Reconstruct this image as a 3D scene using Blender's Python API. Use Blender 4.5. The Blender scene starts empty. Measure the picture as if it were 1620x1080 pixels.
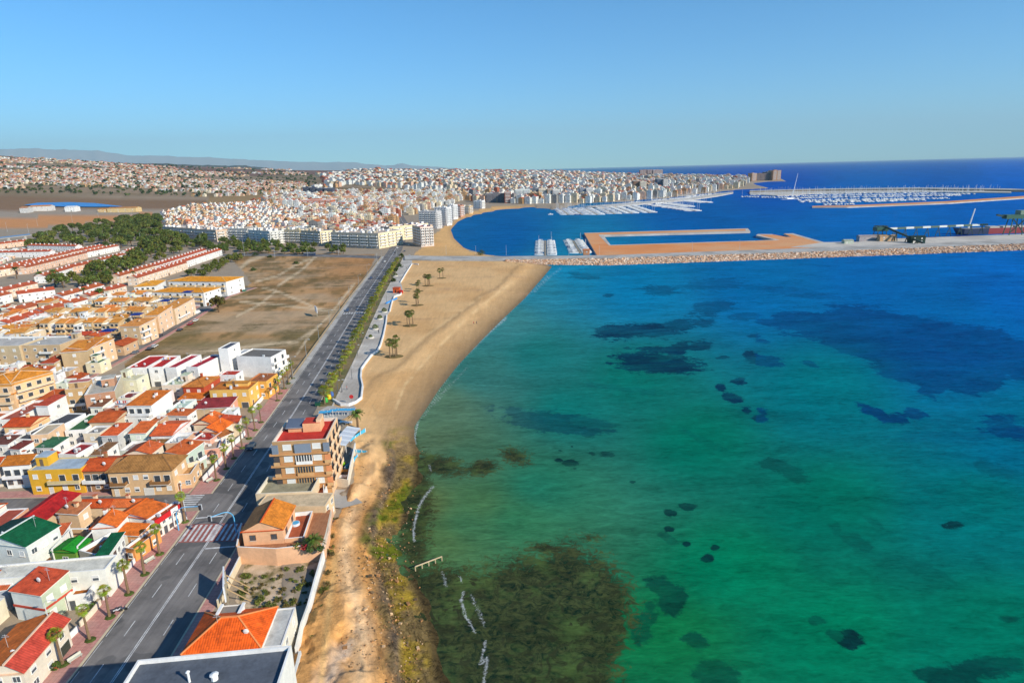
import bpy, math, random
import numpy as np
from mathutils import Vector, Matrix

scn = bpy.context.scene
COL = scn.collection
rnd = random.Random(11)
rng = np.random.default_rng(5)

# ------------------------------------------------------------------ camera
FOC, CAMH = 965.0, 80.0                       # focal length in photo pixels, height of the drone above the town
ROLL = math.atan(0.026)
TILT = math.atan((540 - 268.5) / FOC * math.cos(ROLL))
cr, sr, ct, st = math.cos(ROLL), math.sin(ROLL), math.cos(TILT), math.sin(TILT)
cam_d = bpy.data.cameras.new('camera')
cam = bpy.data.objects.new('camera', cam_d)
COL.objects.link(cam)
cam_d.sensor_width = 36.0
cam_d.lens = 36.0 * FOC / 1620.0
cam_d.clip_start = 1.0
cam_d.clip_end = 200000.0
_U = Vector((0, st, ct)); _X = Vector((1, 0, 0)); _Fw = Vector((0, ct, -st))
_r = _X * cr - _U * sr
_u = _X * sr + _U * cr
cam.matrix_world = Matrix(((_r.x, _u.x, -_Fw.x, 0), (_r.y, _u.y, -_Fw.y, 0), (_r.z, _u.z, -_Fw.z, CAMH), (0, 0, 0, 1)))
scn.camera = cam

# ------------------------------------------------------------------ sky, sun, exposure
SUN_EL, SUN_AZ = math.radians(29), math.radians(-34)      # azimuth counted from +X
sdir = Vector((math.cos(SUN_EL) * math.cos(SUN_AZ), math.cos(SUN_EL) * math.sin(SUN_AZ), math.sin(SUN_EL)))
world = bpy.data.worlds.new('World'); scn.world = world
world.use_nodes = True
wn = world.node_tree.nodes; wl = world.node_tree.links
wn.clear()
sky = wn.new('ShaderNodeTexSky'); sky.sky_type = 'NISHITA'; sky.sun_disc = False
sky.sun_elevation = SUN_EL
sky.sun_rotation = math.pi / 2 - SUN_AZ
sky.altitude = 1500; sky.air_density = 1.0; sky.dust_density = 0.0; sky.ozone_density = 2.0
bg = wn.new('ShaderNodeBackground'); bg.inputs['Strength'].default_value = 0.127
wo = wn.new('ShaderNodeOutputWorld')
tint = wn.new('ShaderNodeMix'); tint.data_type = 'RGBA'; tint.blend_type = 'MULTIPLY'; tint.inputs[0].default_value = 1.0
tint.inputs[7].default_value = (.49, .87, 1.13, 1)
wl.new(sky.outputs[0], tint.inputs[6]); hs = wn.new('ShaderNodeHueSaturation'); hs.inputs['Saturation'].default_value = 1.10; wl.new(tint.outputs[2], hs.inputs['Color']); wl.new(hs.outputs[0], bg.inputs[0]); wl.new(bg.outputs[0], wo.inputs[0])
sun_d = bpy.data.lights.new('sun', 'SUN'); sun_d.energy = 5.0; sun_d.angle = math.radians(0.5); sun_d.color = (1.0, 0.92, 0.77)
sun = bpy.data.objects.new('sun', sun_d); COL.objects.link(sun)
sun.rotation_euler = sdir.to_track_quat('Z', 'Y').to_euler()
scn.view_settings.view_transform = 'Standard'
scn.view_settings.look = 'None'
scn.view_settings.exposure = 0.26
scn.view_settings.gamma = 1.0

# ------------------------------------------------------------------ geometry of the place
SEA = -2.5


def ray(px, py):
    u = (px - 810) / FOC; v = (540 - py) / FOC
    a = u * cr + v * sr; b = -u * sr + v * cr
    return (a, b * st + ct, b * ct - st)


def zt(x, y):
    """height of the land: flat near the coast, rising gently inland to the north-west"""
    x = np.asarray(x, float); y = np.asarray(y, float)
    D = np.hypot(x, y)
    a = x / np.maximum(y, 1.0)
    top = np.interp(a, [-1.6, -.88, -.6, -.35, -.1, .09, .2], [325, 308, 200, 127, 81, 32, 0])
    return top * np.clip((D - 1400) / 4600, 0, 1) ** 1.15


def G(px, py, z=0.0):
    """the point of the place at height z above the land seen at a photo pixel"""
    d = ray(px, py)
    if d[2] < -1e-4:
        t = (z - CAMH) / d[2]
        if math.hypot(d[0], d[1]) * t < 1400:
            return Vector((d[0] * t, d[1] * t, z))
    dh = math.hypot(d[0], d[1])
    t0 = 1000 / dh
    for i in range(200):
        t1 = t0 * 1.03
        if CAMH + d[2] * t1 - float(zt(d[0] * t1, d[1] * t1)) - z < 0:
            for k in range(18):
                tm = (t0 + t1) / 2
                if CAMH + d[2] * tm - float(zt(d[0] * tm, d[1] * tm)) - z < 0: t1 = tm
                else: t0 = tm
            break
        t0 = t1
    return Vector((d[0] * t1, d[1] * t1, CAMH + d[2] * t1))


def P(x, y, z):
    """forward: where a point is in the photo (arrays)"""
    dx, dy, dz = x, y, z - CAMH
    fw = dy * ct - dz * st
    up = dy * st + dz * ct
    a = dx / np.maximum(fw, 1e-3); b = up / np.maximum(fw, 1e-3)
    u = a * cr - b * sr; v = a * sr + b * cr
    return 810 + u * FOC, 540 - v * FOC


def inpoly(px, py, poly):
    px = np.asarray(px); py = np.asarray(py)
    ins = np.zeros(px.shape, bool)
    n = len(poly)
    for i in range(n):
        x0, y0 = poly[i]; x1, y1 = poly[(i + 1) % n]
        if y0 == y1: continue
        c = ((y0 > py) != (y1 > py)) & (px < (x1 - x0) * (py - y0) / (y1 - y0) + x0)
        ins ^= c
    return ins


def segdist(x, y, pts, closed=False):
    d = np.full(np.shape(x), 1e9)
    n = len(pts)
    for i in range(n if closed else n - 1):
        ax, ay = pts[i][:2]; bx, by = pts[(i + 1) % n][:2]
        vx, vy = bx - ax, by - ay
        L = vx * vx + vy * vy + 1e-9
        t = np.clip(((x - ax) * vx + (y - ay) * vy) / L, 0, 1)
        d = np.minimum(d, np.hypot(x - ax - t * vx, y - ay - t * vy))
    return d


def vnoise(x, y, seed=0):
    xi = np.floor(x).astype(np.int64); yi = np.floor(y).astype(np.int64)
    fx = x - xi; fy = y - yi
    fx = fx * fx * (3 - 2 * fx); fy = fy * fy * (3 - 2 * fy)

    def h(i, j):
        n = (i * 374761393 + j * 668265263 + seed * 974711) & 0x7fffffff
        n = ((n ^ (n >> 13)) * 1274126177) & 0x7fffffff
        return ((n ^ (n >> 16)) & 0xffff) / 65535.0
    return (h(xi, yi) * (1 - fx) + h(xi + 1, yi) * fx) * (1 - fy) + (h(xi, yi + 1) * (1 - fx) + h(xi + 1, yi + 1) * fx) * fy


def fbm(x, y, seed=0, o=4):
    s = 0; a = .5
    for k in range(o):
        s = s + a * vnoise(x * 2 ** k, y * 2 ** k, seed + k * 7); a *= .5
    return s / (1 - .5 ** o)


def S(r, g, b, k=0.86):
    f = lambda c: ((c / 255 + .055) / 1.055) ** 2.4 if c > 10 else c / 255 / 12.92
    return (min(f(r) * k, .8), min(f(g) * k, .8), min(f(b) * k, .8))


# ------------------------------------------------------------------ materials
def newmat(name):
    m = bpy.data.materials.new(name); m.use_nodes = True
    nt = m.node_tree; nt.nodes.clear()
    out = nt.nodes.new('ShaderNodeOutputMaterial')
    bs = nt.nodes.new('ShaderNodeBsdfPrincipled')
    nt.links.new(bs.outputs[0], out.inputs[0])
    return m, nt, bs


def nd(nt, typ, **kw):
    n = nt.nodes.new(typ)
    for k, v in kw.items():
        if k.startswith('i_'):
            n.inputs[k[2:].replace('_', ' ')].default_value = v
        else: setattr(n, k, v)
    return n


def math_n(nt, op, a, b=None, c=None, clamp=False):
    n = nt.nodes.new('ShaderNodeMath'); n.operation = op; n.use_clamp = clamp
    for i, v in enumerate((a, b, c)):
        if v is None: continue
        if isinstance(v, (int, float)): n.inputs[i].default_value = v
        else: nt.links.new(v, n.inputs[i])
    return n.outputs[0]


def mixc(nt, fac, a, b, mode='MIX'):
    n = nt.nodes.new('ShaderNodeMix'); n.data_type = 'RGBA'; n.blend_type = mode
    for i, v in ((0, fac), (6, a), (7, b)):
        if isinstance(v, (int, float)): n.inputs[i].default_value = v
        elif isinstance(v, tuple): n.inputs[i].default_value = (*v[:3], 1)
        else: nt.links.new(v, n.inputs[i])
    return n.outputs[2]


def noise(nt, scale, detail=4, rough=.55, vec=None, dist=0.0, out='Fac'):
    n = nd(nt, 'ShaderNodeTexNoise'); n.inputs['Scale'].default_value = scale
    n.inputs['Detail'].default_value = detail; n.inputs['Roughness'].default_value = rough
    n.inputs['Distortion'].default_value = dist
    if vec is not None: nt.links.new(vec, n.inputs['Vector'])
    return n.outputs[out]


def pos(nt): return nt.nodes.new('ShaderNodeNewGeometry').outputs['Position']


def ramp(nt, fac, a, b):
    n = nd(nt, 'ShaderNodeMapRange'); n.clamp = True
    nt.links.new(fac, n.inputs[0]); n.inputs[1].default_value = a; n.inputs[2].default_value = b
    return n.outputs[0]


def bump(nt, bs, h, strength, dist):
    b = nd(nt, 'ShaderNodeBump'); b.inputs['Strength'].default_value = strength; b.inputs['Distance'].default_value = dist
    nt.links.new(h, b.inputs['Height']); nt.links.new(b.outputs[0], bs.inputs['Normal'])


def attr(nt, name, out='Color'):
    n = nt.nodes.new('ShaderNodeAttribute'); n.attribute_name = name
    return n.outputs[out]


def mat_plaster(name, lo=.80, hi=1.10, scale=.35, fine=3.0, rough=.85, spec=.25):
    m, nt, bs = newmat(name)
    p = pos(nt)
    n1 = noise(nt, scale, 5, .6, p); n2 = noise(nt, fine, 3, .6, p)
    v = math_n(nt, 'ADD', math_n(nt, 'MULTIPLY', n1, .65), math_n(nt, 'MULTIPLY', n2, .35))
    r = nd(nt, 'ShaderNodeMapRange'); nt.links.new(v, r.inputs[0])
    r.inputs[1].default_value = .3; r.inputs[2].default_value = .7; r.inputs[3].default_value = lo; r.inputs[4].default_value = hi
    c = nd(nt, 'ShaderNodeVectorMath', operation='SCALE')
    nt.links.new(attr(nt, 'Col'), c.inputs[0]); nt.links.new(r.outputs[0], c.inputs['Scale'])
    nt.links.new(c.outputs[0], bs.inputs['Base Color'])
    bs.inputs['Roughness'].default_value = rough; bs.inputs['Specular IOR Level'].default_value = spec
    return m


M_PAINT = mat_plaster('painted_plaster', .76, 1.10, .28, 1.6)
M_FLAT = mat_plaster('roof_membrane', .58, 1.2, .38, 2.0, .9)
M_METAL = mat_plaster('painted_metal', .92, 1.05, .8, 4, .45, .5)


def mat_tile():
    m, nt, bs = newmat('clay_tiles')
    uv = nd(nt, 'ShaderNodeUVMap').outputs[0]
    sp = nd(nt, 'ShaderNodeSeparateXYZ'); nt.links.new(uv, sp.inputs[0])
    s1 = math_n(nt, 'ABSOLUTE', math_n(nt, 'SINE', math_n(nt, 'MULTIPLY', sp.outputs[0], math.pi / .42)))
    s2 = math_n(nt, 'FRACT', math_n(nt, 'DIVIDE', sp.outputs[1], .45))
    br = nd(nt, 'ShaderNodeTexWhiteNoise'); br.noise_dimensions = '2D'
    cv = nd(nt, 'ShaderNodeVectorMath', operation='FLOOR')
    sc = nd(nt, 'ShaderNodeVectorMath', operation='DIVIDE'); sc.inputs[1].default_value = (.42, .45, 1)
    nt.links.new(uv, sc.inputs[0]); nt.links.new(sc.outputs[0], cv.inputs[0]); nt.links.new(cv.outputs[0], br.inputs['Vector'])
    p = pos(nt)
    n1 = noise(nt, .45, 4, .6, p)
    v = math_n(nt, 'ADD', math_n(nt, 'MULTIPLY', s1, .30), math_n(nt, 'MULTIPLY', br.outputs[0], .40))
    v = math_n(nt, 'ADD', v, math_n(nt, 'ADD', math_n(nt, 'MULTIPLY', n1, 1.5), -.38))
    v = math_n(nt, 'ADD', v, math_n(nt, 'MULTIPLY', s2, .12))
    v = math_n(nt, 'ADD', math_n(nt, 'MULTIPLY', v, .85), .28)
    c = nd(nt, 'ShaderNodeVectorMath', operation='SCALE')
    nt.links.new(attr(nt, 'Col'), c.inputs[0]); nt.links.new(v, c.inputs['Scale'])
    nt.links.new(c.outputs[0], bs.inputs['Base Color'])
    bs.inputs['Roughness'].default_value = .8; bs.inputs['Specular IOR Level'].default_value = .2
    bump(nt, bs, s1, .5, .06)
    return m


M_TILE = mat_tile()


def mat_glass():
    m, nt, bs = newmat('window_glass')
    n = noise(nt, .7, 2, .5, pos(nt))
    nt.links.new(mixc(nt, n, (.03, .04, .05), (.12, .14, .16)), bs.inputs['Base Color'])
    bs.inputs['Roughness'].default_value = .12
    return m


M_GLASS = mat_glass()


def mat_facade():
    """far houses: plaster with rows of recessed dark openings measured in metres along the wall"""
    m, nt, bs = newmat('distant_facade')
    uv = nd(nt, 'ShaderNodeUVMap').outputs[0]
    sp = nd(nt, 'ShaderNodeSeparateXYZ'); nt.links.new(uv, sp.inputs[0])
    u = math_n(nt, 'FRACT', math_n(nt, 'DIVIDE', sp.outputs[0], 3.4))
    v = math_n(nt, 'FRACT', math_n(nt, 'DIVIDE', sp.outputs[1], 3.0))
    cell = nd(nt, 'ShaderNodeVectorMath', operation='FLOOR')
    dv = nd(nt, 'ShaderNodeVectorMath', operation='DIVIDE'); dv.inputs[1].default_value = (3.4, 3.0, 1)
    nt.links.new(uv, dv.inputs[0]); nt.links.new(dv.outputs[0], cell.inputs[0])
    wnz = nd(nt, 'ShaderNodeTexWhiteNoise'); wnz.noise_dimensions = '2D'; nt.links.new(cell.outputs[0], wnz.inputs['Vector'])
    w = math_n(nt, 'MULTIPLY', math_n(nt, 'LESS_THAN', math_n(nt, 'ABSOLUTE', math_n(nt, 'SUBTRACT', u, .5)), .22),
               math_n(nt, 'LESS_THAN', math_n(nt, 'ABSOLUTE', math_n(nt, 'SUBTRACT', v, .52)), .24))
    w = math_n(nt, 'MULTIPLY', w, math_n(nt, 'LESS_THAN', wnz.outputs[0], .78))
    w = math_n(nt, 'MULTIPLY', w, math_n(nt, 'GREATER_THAN', sp.outputs[1], .2))
    col = mixc(nt, .12, attr(nt, 'Col'), noise(nt, .1, 3, .6, pos(nt), out='Color'), 'MULTIPLY')
    dark = mixc(nt, wnz.outputs[0], (.04, .05, .065), (.22, .2, .18))
    nt.links.new(mixc(nt, w, col, dark), bs.inputs['Base Color'])
    bs.inputs['Roughness'].default_value = .85; bs.inputs['Specular IOR Level'].default_value = .2
    return m


M_FAC = mat_facade()


def mat_leaf():
    m, nt, bs = newmat('foliage')
    oi = nd(nt, 'ShaderNodeObjectInfo')
    n = noise(nt, .9, 3, .6, pos(nt))
    v = math_n(nt, 'ADD', math_n(nt, 'MULTIPLY', oi.outputs['Random'], .45), math_n(nt, 'ADD', math_n(nt, 'MULTIPLY', n, .7), .42))
    c = nd(nt, 'ShaderNodeVectorMath', operation='SCALE')
    nt.links.new(attr(nt, 'Col'), c.inputs[0]); nt.links.new(v, c.inputs['Scale'])
    nt.links.new(c.outputs[0], bs.inputs['Base Color'])
    bs.inputs['Roughness'].default_value = .6; bs.inputs['Specular IOR Level'].default_value = .2
    return m


M_LEAF = mat_leaf()


def mat_ground(name, c1, c2, scale, c3=None, s3=.05, fine=4, rough=.9, bs_strength=0, tiles=None):
    m, nt, bs = newmat(name)
    p = pos(nt)
    c = mixc(nt, ramp(nt, noise(nt, scale, 6, .62, p), .33, .67), c1, c2)
    if c3: c = mixc(nt, ramp(nt, noise(nt, s3, 4, .6, p), .45, .62), c, c3)
    f = noise(nt, fine, 3, .7, p)
    c = mixc(nt, .35, c, mixc(nt, f, (.55, .55, .55), (1.4, 1.4, 1.4)), 'MULTIPLY')
    if tiles:
        b = nd(nt, 'ShaderNodeTexBrick'); nt.links.new(p, b.inputs['Vector'])
        b.inputs['Scale'].default_value = 1.0; b.inputs['Brick Width'].default_value = tiles; b.inputs['Row Height'].default_value = tiles
        b.inputs['Mortar Size'].default_value = .04; b.offset = 0
        b.inputs['Color1'].default_value = (1, 1, 1, 1); b.inputs['Color2'].default_value = (.9, .9, .9, 1); b.inputs['Mortar'].default_value = (.72, .72, .72, 1)
        c = mixc(nt, 1.0, c, b.outputs[0], 'MULTIPLY')
    nt.links.new(c, bs.inputs['Base Color'])
    bs.inputs['Roughness'].default_value = rough; bs.inputs['Specular IOR Level'].default_value = .2
    if bs_strength: bump(nt, bs, f, bs_strength, .1)
    return m


def mat_road(name, c1, c2, scale, c3, s3, fine):
    m = mat_ground(name, c1, c2, scale, c3, s3, fine); nt = m.node_tree
    bs = [n for n in nt.nodes if n.type == 'BSDF_PRINCIPLED'][0]; src = bs.inputs['Base Color'].links[0].from_socket
    mp = nd(nt, 'ShaderNodeMapping'); mp.inputs['Rotation'].default_value = (0, 0, math.radians(-5)); mp.inputs['Scale'].default_value = (1.0, .03, 1)
    nt.links.new(pos(nt), mp.inputs[0])
    w = noise(nt, .9, 4, .6, mp.outputs[0])
    pt = noise(nt, .12, 2, .4, pos(nt), 0)
    c = mixc(nt, .8, src, mixc(nt, ramp(nt, w, .3, .7), (.72, .72, .74), (1.22, 1.21, 1.2)), 'MULTIPLY')
    nt.links.new(mixc(nt, ramp(nt, pt, .58, .60), c, mixc(nt, .5, c, (.07, .07, .072))), bs.inputs['Base Color'])
    return m


M_ASPH = mat_road('asphalt', (.122, .114, .109), (.166, .156, .148), .25, (.21, .195, .182), .09, 2.5)
M_PINK = mat_ground('pink_paving', (.42, .19, .165), (.56, .28, .24), .8, (.48, .27, .23), .15, 3, tiles=.8)
M_KERB = mat_ground('kerb_stone', (.45, .38, .26), (.55, .47, .34), .6)
M_PAVE = mat_ground('pale_paving', (.46, .42, .37), (.58, .54, .48), .15, (.40, .36, .31), .06, 2, tiles=1.6)
M_CONC = mat_ground('concrete', (.36, .34, .31), (.48, .46, .42), .3, (.30, .28, .25), .05)
M_LINE = mat_ground('road_paint', (.5, .5, .5), (.72, .72, .70), 1.2, (.4, .4, .4), .5, 5)
M_LINER = mat_ground('red_road_paint', (.26, .09, .08), (.34, .13, .11), 1.2)
M_ORANGE = mat_ground('orange_earth', (.60, .215, .066), (.68, .28, .098), .03, (.62, .32, .15), .012, .5)
M_EARTH = mat_ground('planting_earth', (.17, .12, .06), (.24, .19, .09), .4, (.10, .11, .035), .12, 2)
M_WEED = mat_ground('weedy_ground', (.62, .47, .33), (.46, .34, .21), .55, (.15, .125, .05), .30, 2.5, bs_strength=.6)


def mat_sea():
    m, nt, bs = newmat('sea_water')
    nt.nodes.remove(bs)
    out = [n for n in nt.nodes if n.type == 'OUTPUT_MATERIAL'][0]
    p = pos(nt)
    base = attr(nt, 'Col')
    # streaky swell running with the wind
    mp = nd(nt, 'ShaderNodeMapping'); mp.inputs['Rotation'].default_value = (0, 0, math.radians(28)); mp.inputs['Scale'].default_value = (.35, 1.0, 1)
    nt.links.new(p, mp.inputs[0])
    w1 = noise(nt, .55, 4, .62, mp.outputs[0], .6)
    w2 = noise(nt, .09, 3, .55, mp.outputs[0])
    w3 = noise(nt, 1.6, 3, .6, mp.outputs[0], .4)
    # seagrass, reef and foam: borders broken up by noise
    n1 = noise(nt, .22, 5, .68, p); n2 = noise(nt, .75, 5, .7, p, .7)
    n0 = noise(nt, .05, 4, .65, mp.outputs[0])
    g = ramp(nt, math_n(nt, 'ADD', attr(nt, 'grass', 'Fac'), math_n(nt, 'ADD', math_n(nt, 'MULTIPLY', math_n(nt, 'SUBTRACT', n1, .5), 2.4), math_n(nt, 'MULTIPLY', math_n(nt, 'SUBTRACT', n0, .5), 2.6))), -.08, .22)
    gd = math_n(nt, 'MULTIPLY', math_n(nt, 'MULTIPLY', g, attr(nt, 'gstr', 'Fac')), math_n(nt, 'ADD', .62, math_n(nt, 'MULTIPLY', ramp(nt, noise(nt, .07, 5, .7, mp.outputs[0], .6), .34, .56), .42)))
    c = mixc(nt, math_n(nt, 'MULTIPLY', gd, math_n(nt, 'ADD', .72, math_n(nt, 'MULTIPLY', n2, .35))), base, attr(nt, 'gcol'))
    n5 = noise(nt, .42, 6, .78, p, 1.4)
    r = ramp(nt, math_n(nt, 'ADD', attr(nt, 'reef', 'Fac'), math_n(nt, 'MULTIPLY', math_n(nt, 'SUBTRACT', n5, .5), 2.6)), -.08, .32)
    rc = mixc(nt, ramp(nt, n5, .40, .58), (.004, .010, .006), (.056, .062, .020))
    rc = mixc(nt, ramp(nt, noise(nt, .12, 4, .6, p), .5, .7), rc, (.07, .11, .028))
    rc = mixc(nt, ramp(nt, noise(nt, .3, 5, .7, p, 1.2), .52, .60), rc, (.030, .030, .012))
    c = mixc(nt, math_n(nt, 'MULTIPLY', r, .94), c, rc)
    v = math_n(nt, 'ADD', math_n(nt, 'MULTIPLY', w1, 1.15), math_n(nt, 'ADD', math_n(nt, 'MULTIPLY', w2, .75), math_n(nt, 'ADD', math_n(nt, 'MULTIPLY', w3, .7), -.30)))
    sc = nd(nt, 'ShaderNodeVectorMath', operation='SCALE'); nt.links.new(c, sc.inputs[0]); nt.links.new(v, sc.inputs['Scale'])
    nf = noise(nt, 1.5, 5, .75, p, 1.2)
    f = math_n(nt, 'MULTIPLY', ramp(nt, math_n(nt, 'ADD', attr(nt, 'foam', 'Fac'), math_n(nt, 'MULTIPLY', math_n(nt, 'SUBTRACT', nf, .5), 3.6)), .50, 1.1), math_n(nt, 'MULTIPLY', ramp(nt, attr(nt, 'foam', 'Fac'), .04, .3), .5))
    c = mixc(nt, f, sc.outputs[0], (.72, .74, .76))
    h = math_n(nt, 'ADD', math_n(nt, 'MULTIPLY', w1, 1.0), math_n(nt, 'MULTIPLY', w3, .45))
    b = nd(nt, 'ShaderNodeBump'); b.inputs['Strength'].default_value = .55; b.inputs['Distance'].default_value = .35
    nt.links.new(h, b.inputs['Height'])
    df = nd(nt, 'ShaderNodeBsdfDiffuse'); nt.links.new(c, df.inputs[0]); nt.links.new(b.outputs[0], df.inputs['Normal'])
    gl = nd(nt, 'ShaderNodeBsdfGlossy'); gl.inputs['Roughness'].default_value = .22; nt.links.new(b.outputs[0], gl.inputs['Normal'])
    lw = nd(nt, 'ShaderNodeLayerWeight'); lw.inputs[0].default_value = .25
    fac = math_n(nt, 'ADD', .010, math_n(nt, 'MULTIPLY', math_n(nt, 'POWER', lw.outputs['Facing'], 8.0), .03))
    mx = nd(nt, 'ShaderNodeMixShader'); nt.links.new(fac, mx.inputs[0]); nt.links.new(df.outputs[0], mx.inputs[1]); nt.links.new(gl.outputs[0], mx.inputs[2])
    nt.links.new(mx.outputs[0], out.inputs[0])
    return m


def mat_land():
    m, nt, bs = newmat('land_surface')
    p = pos(nt)
    n1 = noise(nt, .06, 5, .65, p); n2 = noise(nt, .5, 5, .68, p); n3 = noise(nt, 2.5, 3, .6, p)
    # raked tracks and wind lines in the sand
    mp = nd(nt, 'ShaderNodeMapping'); mp.inputs['Rotation'].default_value = (0, 0, math.radians(-27)); mp.inputs['Scale'].default_value = (1.0, .08, 1)
    nt.links.new(p, mp.inputs[0])
    tr = noise(nt, .55, 4, .6, mp.outputs[0], .8)
    v = math_n(nt, 'ADD', math_n(nt, 'MULTIPLY', n1, .34), math_n(nt, 'MULTIPLY', n2, .42))
    v = math_n(nt, 'ADD', v, math_n(nt, 'MULTIPLY', n3, .22))
    v = math_n(nt, 'ADD', v, math_n(nt, 'MULTIPLY', tr, .44))
    v = math_n(nt, 'ADD', v, .30)
    rk = attr(nt, 'rock', 'Fac')
    mr = nd(nt, 'ShaderNodeMapping'); mr.inputs['Rotation'].default_value = (0, 0, math.radians(-35)); mr.inputs['Scale'].default_value = (.22, 1.0, 1)
    nt.links.new(p, mr.inputs[0]); st_n = noise(nt, .9, 5, .7, mr.outputs[0], 1.0)
    bk = noise(nt, .16, 6, .7, p, 1.5)
    crack = math_n(nt, 'ADD', math_n(nt, 'MULTIPLY', math_n(nt, 'SUBTRACT', .55, st_n), 1.7), math_n(nt, 'SUBTRACT', .75, math_n(nt, 'MULTIPLY', math_n(nt, 'ABSOLUTE', math_n(nt, 'SUBTRACT', bk, .5)), 26.0, None, True)))
    rough_n = ramp(nt, noise(nt, .9, 6, .75, p, .8), .3, .7)
    dk = math_n(nt, 'MULTIPLY', rk, math_n(nt, 'ADD', math_n(nt, 'MULTIPLY', crack, .55), math_n(nt, 'MULTIPLY', math_n(nt, 'SUBTRACT', .62, rough_n), .55)))
    v = math_n(nt, 'MULTIPLY', v, math_n(nt, 'SUBTRACT', 1.0, dk))
    c = nd(nt, 'ShaderNodeVectorMath', operation='SCALE'); nt.links.new(attr(nt, 'Col'), c.inputs[0]); nt.links.new(v, c.inputs['Scale'])
    # dry weeds where the ground is scrubby
    mf_ = nd(nt, 'ShaderNodeMapping'); mf_.inputs['Scale'].default_value = (.28, 1.0, 1); mf_.inputs['Rotation'].default_value = (0, 0, math.radians(8))
    nt.links.new(p, mf_.inputs[0]); nb_f = noise(nt, .13, 6, .68, mf_.outputs[0], .5)
    wd = math_n(nt, 'MULTIPLY', attr(nt, 'weed', 'Fac'), ramp(nt, math_n(nt, 'ADD', math_n(nt, 'MULTIPLY', n2, .35), math_n(nt, 'MULTIPLY', nb_f, .65)), .47, .57))
    cc = mixc(nt, wd, c.outputs[0], mixc(nt, n3, (.15, .105, .045), (.10, .085, .032)))
    nt.links.new(cc, bs.inputs['Base Color'])
    bs.inputs['Roughness'].default_value = .95; bs.inputs['Specular IOR Level'].default_value = .1
    h = math_n(nt, 'ADD', math_n(nt, 'MULTIPLY', n2, .7), math_n(nt, 'MULTIPLY', rough_n, math_n(nt, 'MULTIPLY', rk, 1.6)))
    bump(nt, bs, math_n(nt, 'ADD', h, math_n(nt, 'MULTIPLY', n3, .25)), .45, .5)
    return m


M_SEA = mat_sea(); M_LAND = mat_land()


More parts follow.
